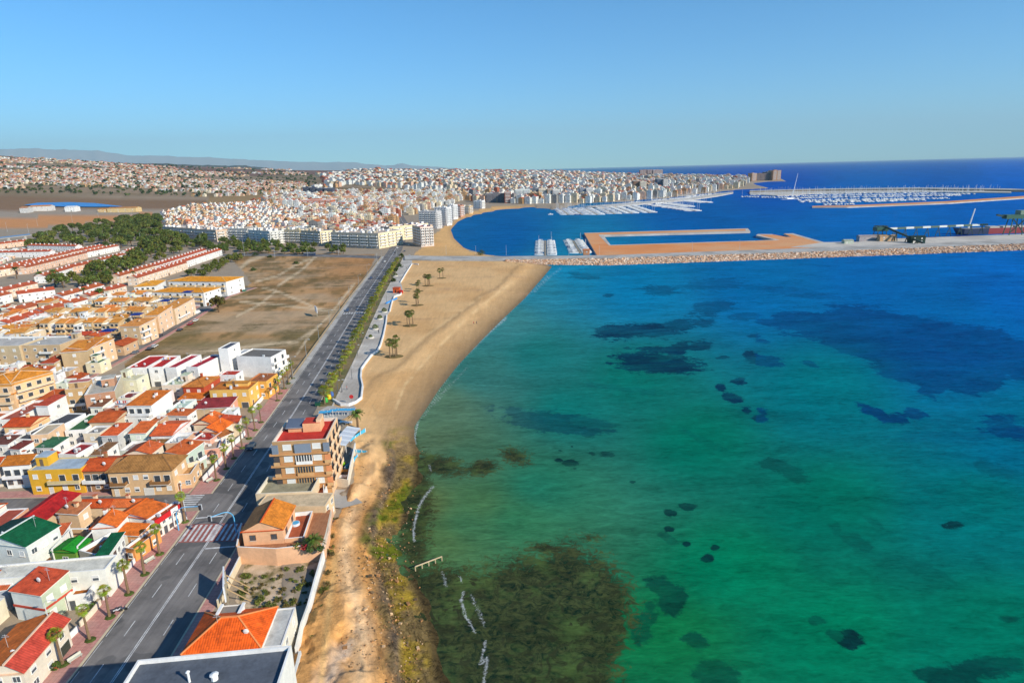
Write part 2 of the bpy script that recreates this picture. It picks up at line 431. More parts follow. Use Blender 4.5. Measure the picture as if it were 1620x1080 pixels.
# ------------------------------------------------------------------ mesh builder
class MB:
    def __init__(s):
        s.v = []; s.f = []; s.c = []; s.m = []; s.uv = []

    def face(s, pts, col, m=0, uv=None):
        i = len(s.v)
        s.v.extend(tuple(p) for p in pts)
        s.f.append(tuple(range(i, i + len(pts)))); s.c.append(col); s.m.append(m)
        if uv is None:
            a = Vector(pts[0]); b = Vector(pts[1]); e = (b - a)
            L = e.length or 1; e = e / L
            n = e.cross(Vector(pts[-1]) - a)
            w = n.normalized().cross(e) if n.length > 1e-9 else Vector((0, 0, 1))
            uv = [((Vector(p) - a).dot(e), (Vector(p) - a).dot(w)) for p in pts]
        s.uv.extend(uv)

    def box(s, x0, y0, z0, x1, y1, z1, col, m=0, top=None, bottom=True, mt=None):
        A = (x0, y0, z0); B = (x1, y0, z0); Cc = (x1, y1, z0); D = (x0, y1, z0)
        E = (x0, y0, z1); F = (x1, y0, z1); Gg = (x1, y1, z1); H = (x0, y1, z1)
        s.face((A, B, F, E), col, m); s.face((B, Cc, Gg, F), col, m); s.face((Cc, D, H, Gg), col, m); s.face((D, A, E, H), col, m)
        if top is not False: s.face((E, F, Gg, H), top or col, m if mt is None else mt)
        if bottom: s.face((D, Cc, B, A), col, m)

    def obox(s, c, ax, ay, az, col, m=0):
        c, ax, ay, az = map(Vector, (c, ax, ay, az))
        p = lambda i, j, k: c + ax * i + ay * j + az * k
        for q in (((-1, -1, -1), (1, -1, -1), (1, -1, 1), (-1, -1, 1)), ((1, -1, -1), (1, 1, -1), (1, 1, 1), (1, -1, 1)),
                  ((1, 1, -1), (-1, 1, -1), (-1, 1, 1), (1, 1, 1)), ((-1, 1, -1), (-1, -1, -1), (-1, -1, 1), (-1, 1, 1)),
                  ((-1, -1, 1), (1, -1, 1), (1, 1, 1), (-1, 1, 1)), ((-1, 1, -1), (1, 1, -1), (1, -1, -1), (-1, -1, -1))):
            s.face([p(*t) for t in q], col, m)

    def beam(s, a, b, t, col, m=0, up=(0, 0, 1)):
        a = Vector(a); b = Vector(b); d = (b - a)
        if d.length < 1e-6: return
        x = d.normalized(); upv = Vector(up)
        if abs(x.dot(upv)) > .98: upv = Vector((1, 0, 0))
        y = upv.cross(x).normalized(); z = x.cross(y)
        s.obox((a + b) / 2, d / 2, y * t / 2, z * t / 2, col, m)

    def tube(s, pts, rad, n, col, m=0, cap=True):
        rings = []
        pts = [Vector(p) for p in pts]
        for i, p in enumerate(pts):
            d = (pts[min(i + 1, len(pts) - 1)] - pts[max(i - 1, 0)]).normalized()
            u = Vector((0, 0, 1)) if abs(d.z) < .9 else Vector((1, 0, 0))
            x = u.cross(d).normalized(); y = d.cross(x)
            r = rad[i] if isinstance(rad, (list, tuple)) else rad
            b = len(s.v)
            for k in range(n):
                a = 2 * math.pi * k / n
                s.v.append(tuple(p + x * (r * math.cos(a)) + y * (r * math.sin(a))))
            rings.append(b)
        for i in range(len(rings) - 1):
            for k in range(n):
                k2 = (k + 1) % n
                s.f.append((rings[i] + k, rings[i] + k2, rings[i + 1] + k2, rings[i + 1] + k)); s.c.append(col); s.m.append(m)
                s.uv.extend([(k, i), (k + 1, i), (k + 1, i + 1), (k, i + 1)])
        if cap:
            for b, o in ((rings[0], -1), (rings[-1], 1)):
                f = [b + k for k in range(n)][::o]
                s.f.append(tuple(f)); s.c.append(col); s.m.append(m); s.uv.extend([(0, 0)] * n)

    def ball(s, c, rx, ry, rz, col, m=0, n=8, k=5):
        base = len(s.v)
        for i in range(k + 1):
            t = math.pi * i / k
            for j in range(n):
                a = 2 * math.pi * j / n
                s.v.append((c[0] + rx * math.sin(t) * math.cos(a), c[1] + ry * math.sin(t) * math.sin(a), c[2] + rz * math.cos(t)))
        for i in range(k):
            for j in range(n):
                j2 = (j + 1) % n
                s.f.append((base + i * n + j, base + (i + 1) * n + j, base + (i + 1) * n + j2, base + i * n + j2)); s.c.append(col); s.m.append(m)
                s.uv.extend([(0, 0)] * 4)

    def mesh(s, name, mats, smooth=False):
        me = bpy.data.meshes.new(name)
        me.from_pydata(s.v, [], s.f)
        for mt in mats: me.materials.append(mt)
        n = len(s.f)
        me.polygons.foreach_set('material_index', s.m)
        lt = np.array([len(f) for f in s.f])
        cl = np.repeat(np.array([(*c[:3], 1.0) for c in s.c], np.float32), lt, axis=0)
        at = me.attributes.new('Col', 'FLOAT_COLOR', 'CORNER'); at.data.foreach_set('color', cl.ravel())
        uvl = me.uv_layers.new(name='UVMap'); uvl.data.foreach_set('uv', np.array(s.uv, np.float32).ravel())
        if smooth: me.polygons.foreach_set('use_smooth', [True] * n)
        me.update()
        return me

    def build(s, name, mats, parent=None, loc=None, rz=0, smooth=False):
        return link(name, s.mesh(name, mats, smooth), parent, loc, rz)


def link(name, data, parent=None, loc=None, rz=0):
    o = bpy.data.objects.new(name, data); COL.objects.link(o)
    if parent: o.parent = parent
    if loc is not None: o.location = loc
    if rz: o.rotation_euler = (0, 0, rz)
    return o


def tag(o, label=None, cat=None, group=None, kind=None):
    if label: o['label'] = label
    if cat: o['category'] = cat
    if group: o['group'] = group
    if kind: o['kind'] = kind
    return o


def empty(name, loc, rz=0):
    o = bpy.data.objects.new(name, None); COL.objects.link(o); o.empty_display_size = 1
    o.location = loc; o.rotation_euler = (0, 0, rz)
    return o


KIDS = {}


def copy_thing(root, loc, rz=0, scale=None, label=None):
    if root.name not in KIDS: KIDS[root.name] = [c for c in COL.objects if c.parent == root]
    r = root.copy(); COL.objects.link(r); r.location = loc; r.rotation_euler = (0, 0, rz)
    if scale: r.scale = (scale,) * 3 if isinstance(scale, (int, float)) else scale
    if label: r['label'] = label
    for ch in KIDS[root.name]:
        c = ch.copy(); COL.objects.link(c); c.parent = r
        if ch.name not in KIDS: KIDS[ch.name] = [g for g in COL.objects if g.parent == ch]
        for g in KIDS[ch.name]:
            d = g.copy(); COL.objects.link(d); d.parent = c
    return r


WHITE = S(245, 243, 238); CREAM = S(240, 222, 190); PEACH = S(240, 196, 150); TAN = S(205, 165, 115); BEIGE = S(215, 190, 150)
GREY = S(150, 148, 145); DARK = (.04, .04, .045); TERRA = S(196, 84, 38); RED = S(180, 40, 36); ORANGE = S(225, 140, 40); BROWN = S(135, 95, 55)
# ------------------------------------------------------------------ coast, sea and land
SHORE_PX = [(715, 1500), (705, 1300), (700, 1180), (698, 1080), (690, 1010), (672, 950), (652, 905), (640, 870), (640, 830), (650, 790), (662, 755), (662, 725), (654, 700), (655, 675),
            (672, 650), (695, 615), (725, 577), (760, 540), (795, 505), (830, 472), (858, 440), (874, 421)]
BAY_PX = [(800, 406), (770, 403), (735, 393), (718, 377), (713, 363), (725, 350), (745, 341), (775, 334), (810, 329.5), (845, 328), (860, 330), (885, 332),
          (905, 324), (960, 320), (1000, 318), (1060, 313), (1130, 305), (1165, 300), (1190, 299), (1215, 298), (1195, 293), (1190, 290), (1215, 287.5), (1242, 287), (1236, 283.5), (1200, 281),
          (1120, 279.2), (1000, 276.3), (930, 274.4), (890, 273.2)]


def flatG(px, py, z):
    d = ray(px, py); t = (z - CAMH) / d[2]
    return (d[0] * t, d[1] * t)


shore = [flatG(a, b, SEA) for a, b in SHORE_PX]
bay = [flatG(a, b, SEA) for a, b in BAY_PX]
LAND = shore + bay + [(900, 14000), (900, 70000), (-90000, 70000), (-90000, -3000), (10, -3000), (5, -50)]
SHORELINE = [(5, -50)] + shore + bay


def grid_mesh(name, X, Y, Z, keep, colour, attrs, mat, kind='structure', smooth=True):
    R, Cn = X.shape
    idx = -np.ones(R * Cn, np.int64)
    q = np.stack([np.arange(R * Cn).reshape(R, Cn)[:-1, :-1], np.arange(R * Cn).reshape(R, Cn)[:-1, 1:], np.arange(R * Cn).reshape(R, Cn)[1:, 1:], np.arange(R * Cn).reshape(R, Cn)[1:, :-1]], -1)
    q = q[keep]
    used = np.unique(q); idx[used] = np.arange(len(used)); q = idx[q]
    co = np.stack([X.ravel()[used], Y.ravel()[used], Z.ravel()[used]], 1).astype(np.float32)
    me = bpy.data.meshes.new(name)
    me.vertices.add(len(used)); me.vertices.foreach_set('co', co.ravel())
    me.loops.add(q.size); me.loops.foreach_set('vertex_index', q.ravel().astype(np.int32))
    me.polygons.add(len(q)); me.polygons.foreach_set('loop_start', np.arange(0, q.size, 4, dtype=np.int32))
    me.update(calc_edges=True)
    if smooth: me.polygons.foreach_set('use_smooth', np.ones(len(q), bool))
    for nm, arr in [('Col', colour)] + [(k, v) for k, v in attrs.items() if v.ndim == 3]:
        at = me.attributes.new(nm, 'FLOAT_COLOR', 'POINT')
        c = np.ones((len(used), 4), np.float32); c[:, :3] = arr.reshape(-1, 3)[used]
        at.data.foreach_set('color', c.ravel())
    for nm, arr in attrs.items():
        if arr.ndim == 2:
            at = me.attributes.new(nm, 'FLOAT', 'POINT'); at.data.foreach_set('value', arr.ravel()[used].astype(np.float32))
    me.materials.append(mat)
    return tag(link(name, me), kind=kind)


def lin(c): return np.array(S(*c, k=1.0))


# ---- sea
SEA_COL = [((690, 700), (84, 110, 78)), ((672, 800), (86, 100, 56)), ((725, 725), (62, 106, 78)), ((735, 830), (62, 116, 76)), ((810, 820), (46, 112, 74)), ((700, 640), (84, 116, 88)), ((760, 800), (68, 108, 66)), ((700, 850), (78, 108, 62)), ((850, 770), (32, 114, 86)), ((900, 650), (10, 108, 98)), ((850, 560), (22, 110, 104)),
           ((760, 590), (52, 116, 106)), ((800, 510), (58, 124, 122)), ((860, 450), (42, 130, 147)), ((900, 435), (8, 124, 158)), ((1000, 600), (6, 108, 94)), ((1100, 700), (0, 106, 84)),
           ((1150, 900), (0, 116, 78)), ((1050, 1000), (14, 111, 62)), ((1300, 800), (0, 103, 82)), ((1300, 1000), (0, 116, 79)), ((1550, 1000), (0, 106, 81)), ((1550, 800), (0, 104, 101)),
           ((1610, 700), (0, 100, 126)), ((1300, 620), (0, 106, 112)), ((1200, 450), (0, 101, 154)), ((1000, 450), (0, 116, 158)), ((1400, 430), (0, 97, 161)), ((1600, 440), (0, 97, 170)),
           ((1500, 520), (0, 93, 150)), ((800, 375), (0, 88, 148)), ((740, 370), (8, 93, 148)), ((1100, 335), (0, 88, 152)), ((1400, 345), (0, 98, 168)), ((1500, 285), (0, 88, 162)), ((1200, 268), (0, 76, 163)), ((1600, 255), (0, 95, 180)),
           ((1000, 1150), (11, 105, 62)), ((1500, 1200), (0, 111, 81)), ((1900, 900), (0, 98, 104)), ((1900, 500), (0, 83, 168))]
GRASS = [  # (px, py, half width, half height, tilt in degrees, strength)
    (985, 526, 44, 10, -4, 1), (1040, 524, 42, 10, -4, 1), (1048, 574, 60, 17, 4, 1), (1068, 558, 28, 11, -20, 1), (1103, 549, 20, 6, -8, .9), (1112, 510, 18, 5, 0, .7), (1070, 512, 26, 6, -8, .7),
    (1045, 458, 30, 7, 0, .6), (1120, 450, 60, 8, -4, .35), (1128, 488, 32, 9, -4, .6), (1180, 500, 26, 6, -6, .5), (962, 467, 7, 2.4, 0, .6), (925, 436, 26, 5, 6, .5), (960, 432, 60, 6, 0, .25),
    (1190, 562, 14, 6, 25, .95), (1218, 573, 26, 7, 8, .95), (1280, 575, 17, 5, 16, .8), (1142, 565, 9, 2.5, 0, .8), (1208, 540, 10, 3, 0, .75), (1193, 531, 9, 3, 0, .7),
    (1168, 604, 15, 5, 2, 1), (1140, 612, 8, 5, 20, 1), (1160, 630, 14, 6, 18, 1), (1183, 650, 11, 6, 8, 1), (1207, 651, 15, 6, 2, 1), (1202, 662, 15, 6, 14, 1),
    (1390, 655, 28, 7, 22, .9), (1420, 660, 18, 7, 14, .9), (1448, 656, 20, 8, 16, .8), (1590, 676, 38, 13, 14, .95), (1640, 690, 40, 14, 14, .95), (1580, 745, 36, 8, 18, .35), (1560, 690, 14, 4, 0, .3),
    (870, 664, 72, 13, 9, .62), (825, 655, 35, 8, 14, .5), (920, 668, 40, 8, 6, .4), (1000, 618, 45, 6, 4, .25), (960, 612, 30, 5, 4, .25), (1225, 735, 22, 8, 6, .55), (1252, 750, 26, 9, 18, .5), (1120, 700, 36, 6, 25, .25),
    (898, 713, 8, 4, 0, .0), (885, 713, 7, 3.2, 0, 1), (884, 727, 6, 3.4, 0, 1), (903, 732, 12, 4.5, 6, 1), (929, 710, 8, 3.2, 0, 1), (936, 716, 9, 4, 8, .9), (961, 717, 17, 4.6, 0, 1), (910, 740, 4, 2, 0, 1), (905, 706, 3, 1.4, 0, 1),
    (1001, 762, 6, 2.8, 0, 1), (1061, 811, 10, 6, 0, 1), (1086, 802, 12, 5, 4, 1), (1057, 836, 8, 3.5, 0, 1), (1087, 860, 7, 4.5, 0, 1), (1131, 866, 8, 4.5, 0, 1), (1119, 883, 11, 6.5, 0, 1), (1058, 852, 14, 5, 30, .4),
    (1511, 830, 20, 7, 0, 1), (1344, 1010, 20, 12, 6, 1), (1326, 1006, 22, 7, 20, .6), (1290, 982, 14, 8, 0, .55), (1350, 850, 30, 12, 28, .42), (1325, 838, 14, 9, 28, .4), (1385, 828, 16, 5, 30, .3), (1580, 970, 18, 4, 26, .75), (1570, 920, 12, 4, 26, .5),
    (1045, 928, 26, 12, 30, .7), (1068, 955, 20, 22, 30, .75), (1100, 1012, 22, 14, 30, .7), (1135, 1062, 34, 20, 20, .75), (1480, 1066, 40, 13, 0, .8), (1540, 1058, 46, 15, 0, .8), (1605, 1048, 36, 11, 0, .6), (1500, 1095, 70, 20, 0, .8), (1020, 985, 18, 30, 20, .6),
    (1430, 905, 60, 18, 20, .22), (1300, 895, 40, 20, 30, .18), (1270, 465, 60, 7, 8, .3), (1560, 445, 60, 8, 0, .2), (1480, 700, 70, 12, 0, .15)]
BIG = [(1198, 508), (1222, 505), (1218, 492), (1240, 487), (1300, 492), (1330, 482), (1400, 486), (1436, 500), (1480, 505), (1530, 516), (1580, 520), (1640, 545), (1700, 580), (1700, 612), (1620, 600), (1590, 596), (1575, 618), (1535, 628),
       (1500, 615), (1480, 632), (1452, 626), (1450, 610), (1400, 592), (1345, 560), (1290, 540), (1240, 530)]
REEF = [(632, 892), (700, 884), (760, 892), (820, 872), (862, 866), (905, 848), (925, 866), (960, 872), (985, 905), (1005, 930), (1010, 965), (1000, 1010), (985, 1060), (990, 1110), (960, 1300), (640, 1300)]
REEF2 = [((686, 735, 52, 16, 6), 1.0), ((656, 800, 28, 74, 0), .95), ((655, 865, 26, 34, 0), .75), ((762, 740, 28, 12, -10), .9), ((815, 722, 26, 13, 20), .75), ((650, 760, 16, 60, 0), 1.), ((655, 840, 18, 40, 0), .75), ((645, 700, 14, 26, 0), .8), ((870, 868, 30, 9, 6), .8), ((935, 850, 22, 8, 0), .5)]
FOAM = [([(762, 1120), (765, 1080), (771, 1040), (760, 1050), (768, 1015)], 5, 1.0), ([(752, 1000), (737, 975), (730, 950), (733, 935)], 5, .95), ([(745, 940), (758, 968), (766, 990)], 6, .7), ([(728, 912), (731, 920)], 3, 1.),
        ([(655, 855), (654, 838), (657, 822), (663, 800), (672, 785), (685, 770)], 4, 1.1), ([(680, 735), (681, 744)], 3, 1.), ([(658, 680), (661, 668), (656, 690), (657, 702)], 4, 1.05), ([(700, 905), (706, 925)], 5, .8),
        ([(658, 672), (676, 646), (700, 610), (730, 572), (765, 536), (800, 500), (836, 466), (866, 436)], 3.2, .66), ([(746, 552), (775, 524), (800, 503)], 5, 1.0), ([(845, 462), (872, 436), (888, 424)], 3.5, .7), ([(688, 640), (716, 606), (740, 580)], 3.5, .62), ([(668, 662), (690, 632), (712, 606)], 3, .7)]

rows = np.concatenate([269.5 - .022 * 0 + np.geomspace(.55, 40, 60), np.arange(313, 1300, 3.4), np.arange(1305, 2400, 30)])
# one sheet of water reaching the horizon
azs = np.concatenate([np.linspace(-95, -42, 30), np.linspace(-41.8, 42, 560), np.linspace(44, 95, 30)])
Dd = CAMH / np.tan(np.arctan((rows - 269) / FOC))
Dd = np.concatenate([[160000.], Dd])
A_, D_ = np.meshgrid(np.radians(azs), Dd)
Xs = D_ * np.tan(np.clip(A_, -1.2, 1.2)) ; Ys = D_.copy()
Zs = np.full_like(Xs, SEA)
px, py = P(Xs, Ys, Zs)
num = np.zeros(Xs.shape + (3,)); den = np.zeros(Xs.shape)
for (cx, cy), c in SEA_COL:
    w = 1.0 / (((px - cx) / 1.0) ** 2 + ((py - cy) * 1.5) ** 2 + 900) ** 1.7
    num += w[..., None] * lin(c); den += w
scol = num / den[..., None]
nz = fbm(Xs / 55, Ys / 55, 3, 4)
scol *= (.83 + .27 * nz)[..., None]


def ell(cx, cy, rx, ry, an):
    a = math.radians(an); dx = px - cx; dy = py - cy
    u = dx * math.cos(a) + dy * math.sin(a); v = -dx * math.sin(a) + dy * math.cos(a)
    return 1 - np.sqrt((u / rx) ** 2 + (v / ry) ** 2)


def polyf(poly, width):
    d = segdist(px, py, poly, True)
    return np.clip(np.where(inpoly(px, py, poly), d, -d) / width, -1, 1)


grass = np.full(Xs.shape, -1.0); gs = np.zeros(Xs.shape)
for cx, cy, rx, ry, an, s_ in GRASS:
    e = np.clip(ell(cx, cy, rx * 1.12, ry * 1.2, an), -1, 1)
    gs = np.where(e > grass, s_, gs); grass = np.maximum(grass, e)
e = polyf(BIG, 14); gs = np.where(e > grass, .72, gs); grass = np.maximum(grass, e)
reef = polyf(REEF, 60)
for (cx, cy, rx, ry, an), s_ in REEF2: reef = np.maximum(reef, np.clip(ell(cx, cy, rx * 1.2, ry * 1.2, an), -1, 1) * s_ - (1 - s_) * .25)
reef = np.where(py < 640, -1, reef)
foam = np.zeros(Xs.shape)
for ln, w_, s_ in FOAM: foam = np.maximum(foam, s_ * np.clip(1 - segdist(px, py, ln) / (w_ * 1.0), 0, 1))
gcol = np.where((py > 690)[..., None], np.array([.002, .022, .028]), np.array([.002, .024, .062]))
gcol = np.where((px > 1195)[..., None] & (py < 700)[..., None], np.array([.001, .030, .12]), gcol)
keep = np.ones((Xs.shape[0] - 1, Xs.shape[1] - 1), bool)
grid_mesh('sea', Xs, Ys, Zs, keep, scol, dict(grass=grass, gstr=gs, reef=reef, foam=foam, gcol=gcol), M_SEA)

# ---- land
rows = np.concatenate([np.arange(306, 1240, 3.0), np.arange(1245, 2400, 28)])[::-1]
Dl = CAMH / ((rows - 268.5) / FOC)
Dl = np.concatenate([Dl, np.geomspace(Dl[-1] * 1.008, 9000, 200), np.geomspace(9600, 120000, 16)])
azl = np.concatenate([np.tan(np.radians(np.linspace(-80, -46, 16))), np.linspace(-1.02, .52, 640), [.6, .75, 1.0]])
A_, D_ = np.meshgrid(azl, Dl)
Xl = A_ * D_; Yl = D_.copy()
d = segdist(Xl, Yl, SHORELINE)
inside = inpoly(Xl, Yl, LAND)
sd = np.where(inside, d, -d)
px, py = P(Xl, Yl, np.zeros_like(Xl))
near = np.clip((py - 660) / 60, 0, 1) * (px > 440)                     # rocky shore instead of beach
wn_ = fbm(Xl / 9, Yl / 9, 9, 4)
beach_h = np.interp(sd, [-40, 0, 6, 22, 400], [-7, -2.5, -1.9, 0.0, 0.0])
wr2 = fbm((Xl * .8 + Yl * .6) / 1.3, (Yl * .8 - Xl * .6) / 5.0, 77, 4)
rock_h = np.interp(sd + (wn_ - .5) * 6, [-40, -1, 0, 6.5, 7.6, 12, 13, 24], [-7, -2.75, -2.4, -1.9, -1.0, -.8, -.25, 0.0]) + np.where((sd > .3) & (sd < 26), (wn_ - .5) * .9 + (wr2 - .5) * np.interp(sd, [0, 2, 9, 14, 26], [.3, .9, .9, .5, .1]), 0)
lg_ = fbm(Xl / 7, Yl / 9, 123, 4)
rock_h = rock_h + np.where(sd > 9, (np.clip((lg_ - .47) * 9, 0, 1) + np.clip((lg_ - .58) * 9, 0, 1)) * .75 * np.clip((sd - 9) / 5, 0, 1) * np.clip((34 - sd) / 10, 0, 1), 0)
quay_h = np.interp(sd, [-30, -1, 1], [-7, -2.6, 0.0])
bayside = np.where(D_ > 1150, 1.0, 0.0)
Zl = beach_h * (1 - near) + rock_h * near
Zl = np.where(bayside > 0, quay_h, Zl)
Zl = Zl + np.where(inside, zt(Xl, Yl), 0)

TOWN = lin((164, 148, 128)) * .85
lcol = np.broadcast_to(TOWN, Xl.shape + (3,)).copy()
weed = np.zeros(Xl.shape); rock = np.zeros(Xl.shape)
pxt, pyt = P(Xl, Yl, Zl)


def paint(mask, c, k=1.0):
    global lcol
    m = np.clip(mask, 0, 1)[..., None] * k
    lcol = lcol * (1 - m) + np.asarray(c) * m


# inland: scrub, suburbs, salt flats
far = np.clip((D_ - 1500) / 600, 0, 1) * (A_ < -.05)
f1 = fbm(Xl / 300, Yl / 160, 21, 4)
paint(far, lin((152, 128, 104)))
paint(far * np.clip((f1 - .45) * 5, 0, 1), lin((122, 104, 76)))
paint(((D_ > 4800) * 1.0) * (A_ < .1) * np.clip((f1 - .40) * 5, 0, 1), lin((112, 92, 88)))
SCRUB = [(-80, 312), (60, 308), (170, 313), (300, 318), (420, 322), (420, 327), (300, 333), (180, 331), (60, 336), (-80, 338)]
paint(inpoly(pxt, pyt, SCRUB), lin((128, 100, 74)))
DIRT = [(-80, 350), (40, 344), (130, 340), (240, 336), (240, 344), (150, 352), (60, 360), (-80, 366)]
paint(inpoly(pxt, pyt, DIRT), lin((188, 132, 84)))
paint(inpoly(pxt, pyt, [(-80, 334), (60, 331), (240, 333), (240, 338), (130, 341), (-80, 347)]), lin((150, 136, 120)))
STRIP = [(250, 266), (420, 266), (560, 270), (520, 276), (380, 279), (250, 272)]
paint(inpoly(pxt, pyt, STRIP), lin((120, 88, 78)))
paint(inpoly(pxt, pyt, [(330, 310), (430, 306), (500, 300), (520, 303), (450, 316), (360, 324), (330, 322)]), lin((150, 122, 84)))

# beach and rocky shore
BEACH = [(640, 410), (700, 411), (800, 412), (885, 412), (900, 430), (830, 500), (730, 610), (680, 680), (690, 760), (680, 840), (720, 930), (740, 1080), (760, 1500), (440, 1500), (455, 1080), (488, 975), (515, 895), (520, 850), (560, 760),
         (562, 700), (540, 660), (520, 640), (560, 640), (572, 600), (570, 580), (580, 566), (598, 555), (612, 510), (614, 485), (634, 440)]
bm_ = inpoly(px, py, BEACH)
sandn = fbm(Xl / 26, Yl / 26, 4, 4)
paint(bm_, lin((208, 168, 118)))
paint(bm_ * np.clip((sandn - .5) * 5, 0, 1), lin((196, 152, 100)), .7)
wet = np.clip(1 - (sd - 2) / 15, 0, 1) * (sd < 24) * bm_ * (1 - near)
paint(wet ** .8, lin((140, 114, 82)), .9)
paint(np.clip(1 - sd / 4.0, 0, 1) * bm_ * (1 - near), lin((112, 96, 74)), .9)
paint(np.clip(1 - np.abs(sd - 19 - sandn * 12) / 3, 0, 1) * bm_ * (1 - near), lin((150, 120, 84)), .6)
bl = np.clip((py - 690 + (sandn - .5) * 90) / 120, 0, 1) * bm_
paint(bl, lin((206, 152, 92)))
paint(bl * np.clip((fbm(Xl / 11, Yl / 11, 14, 4) - .5) * 6, 0, 1), lin((202, 146, 84)), .65)
paint(bm_ * np.clip((py - 960) / 50, 0, 1) * np.clip(1 - np.abs(px - 545 - (py - 1010) * -.5 - (sandn - .5) * 60) / 34, 0, 1) * np.clip((fbm(Xl / 4, Yl / 4, 91, 4) - .42) * 6, 0, 1), lin((206, 186, 166)), .75)
paint(bm_ * bl * np.clip(1 - np.abs(sd - 13) / 3, 0, 1), lin((214, 180, 140)), .8)
paint(bm_ * np.clip(1 - np.abs(px - (528 - (py - 900) * .1)) / 9, 0, 1) * (py > 870), lin((214, 172, 112)), .7)
platform = near * np.clip((9.5 + (wn_ - .5) * 6 - sd) / 2.5, 0, 1) * bm_
paint(platform, lin((128, 106, 66)))
pn = fbm(Xl / 5, Yl / 5, 33, 4)
paint(platform * np.clip((pn - .40) * 6, 0, 1) * np.clip((sd - .8) / 1.5, 0, 1), lin((164, 136, 46)), .95)
paint(platform * np.clip((sd - 5.8) / 1.2, 0, 1), lin((104, 88, 74)), .9)
paint(platform * np.clip((pn - .56) * 9, 0, 1) * (py < 900), lin((92, 104, 22)), .9)
paint(near * np.clip((1.8 - sd) / 1.6, 0, 1) * bm_, lin((70, 58, 34)), .95)
for tk, tw, tc, tks in (([(636, 610), (660, 585), (700, 545), (760, 490), (830, 440)], 2.2, (176, 142, 100), .5), ([(626, 640), (640, 605), (680, 560), (740, 500), (810, 445)], 2.0, (222, 188, 138), .6), ([(600, 600), (618, 620), (622, 645), (610, 680)], 2.4, (180, 146, 102), .5),
                         ([(590, 640), (604, 670), (596, 720), (586, 770)], 2.2, (182, 148, 104), .6), ([(606, 640), (620, 668), (612, 700)], 2., (176, 142, 98), .6), ([(640, 505), (720, 502), (745, 500)], 1.2, (160, 124, 88), .5), ([(660, 455), (740, 459), (840, 459)], 1.2, (178, 140, 104), .6), ([(690, 437), (780, 438), (840, 436)], 1.2, (180, 146, 108), .5),
                         ([(630, 560), (690, 520), (760, 470)], 1.8, (220, 184, 134), .5), ([(600, 590), (650, 560), (720, 520)], 1.6, (184, 150, 106), .4), ([(570, 700), (580, 760), (566, 800)], 3, (186, 150, 104), .5), ([(648, 640), (690, 592), (740, 540), (800, 482)], 1.8, (150, 120, 84), .6)):
    paint(bm_ * np.clip(1.4 - segdist(px, py, tk) / tw, 0, 1) * np.clip(.4 + (pn - .4) * 3, 0, 1), lin(tc), tks)
rock = np.clip(bl * .42 + platform * 1.0, 0, 1.1)
# the far beach round the bay
B2 = [(655, 402), (672, 388), (684, 374), (705, 355), (735, 339), (760, 331), (800, 324.5), (835, 325.5), (850, 327), (850, 336), (745, 345), (722, 375), (742, 394), (800, 406), (660, 405)]
b2 = inpoly(px, py, B2)
paint(b2, lin((200, 158, 104)))
paint(b2 * np.clip(1 - np.abs(sd) / 7, 0, 1), lin((160, 128, 92)), .7)

# vacant lot
FIELD = [(197, 575), (240, 545), (300, 505), (350, 472), (372, 455), (398, 450), (385, 430), (365, 408), (400, 398), (470, 400), (560, 403), (596, 404), (590, 416), (545, 488), (490, 556), (462, 588), (440, 604), (425, 575), (340, 560), (200, 590)]
fm = inpoly(px, py, FIELD)
fx1 = fbm(Xl / 16, Yl / 30, 51, 5); fx2 = fbm(Xl / 45, Yl / 18, 61, 4)
paint(fm, lin((178, 138, 94)))
paint(fm * np.clip((fx1 - .45) * 7, 0, 1), lin((130, 100, 62)), .8)
fx3 = fbm(Xl / 5, Yl / 12, 71, 4)
paint(fm * np.clip((fx3 - .52) * 7, 0, 1), lin((98, 84, 46)), .7)
paint(fm * np.clip((fx2 - .5) * 5, 0, 1), lin((176, 152, 122)), .7)
paint(fm * np.clip((430 - np.abs(py - 430) * 0 - py + 60) / 80, 0, 1) * np.clip((px - 480) / 60, 0, 1), lin((172, 122, 74)), .7)
paint(fm * np.clip((py - 500) / 30, 0, 1) * np.clip(1 - np.abs(py - 540 + (fx1 - .5) * 40) / 22, 0, 1), lin((112, 100, 60)), .7)
for path, w_ in (([(596, 494), (535, 493), (500, 489), (440, 482), (380, 477)], 2.2), ([(510, 491), (470, 474), (437, 460), (415, 455)], 1.9), ([(404, 446), (440, 436), (470, 418), (500, 406)], 1.6), ([(340, 432), (370, 432), (395, 412), (418, 404)], 3.2),
                 ([(437, 460), (410, 482), (375, 500)], 2.), ([(300, 560), (420, 545), (470, 540), (500, 520)], 3.), ([(440, 452), (480, 425), (497, 408)], 2.), ([(470, 560), (490, 530), (520, 500), (560, 450)], 2.)):
    paint(fm * np.clip(1.3 - segdist(px, py, path) / w_, 0, 1), lin((206, 182, 148)), .85)
weed = np.where(fm, np.clip(.28 + (fx1 - .42) * 4, 0, .85), 0)
weed = np.where(fm & (px > 575), .5, weed)
weed = np.maximum(weed, far * .5)
weed = np.where(bm_ & (py > 780) & (segdist(px, py, [(492, 985), (515, 890), (522, 840)]) < 9), .75, weed)

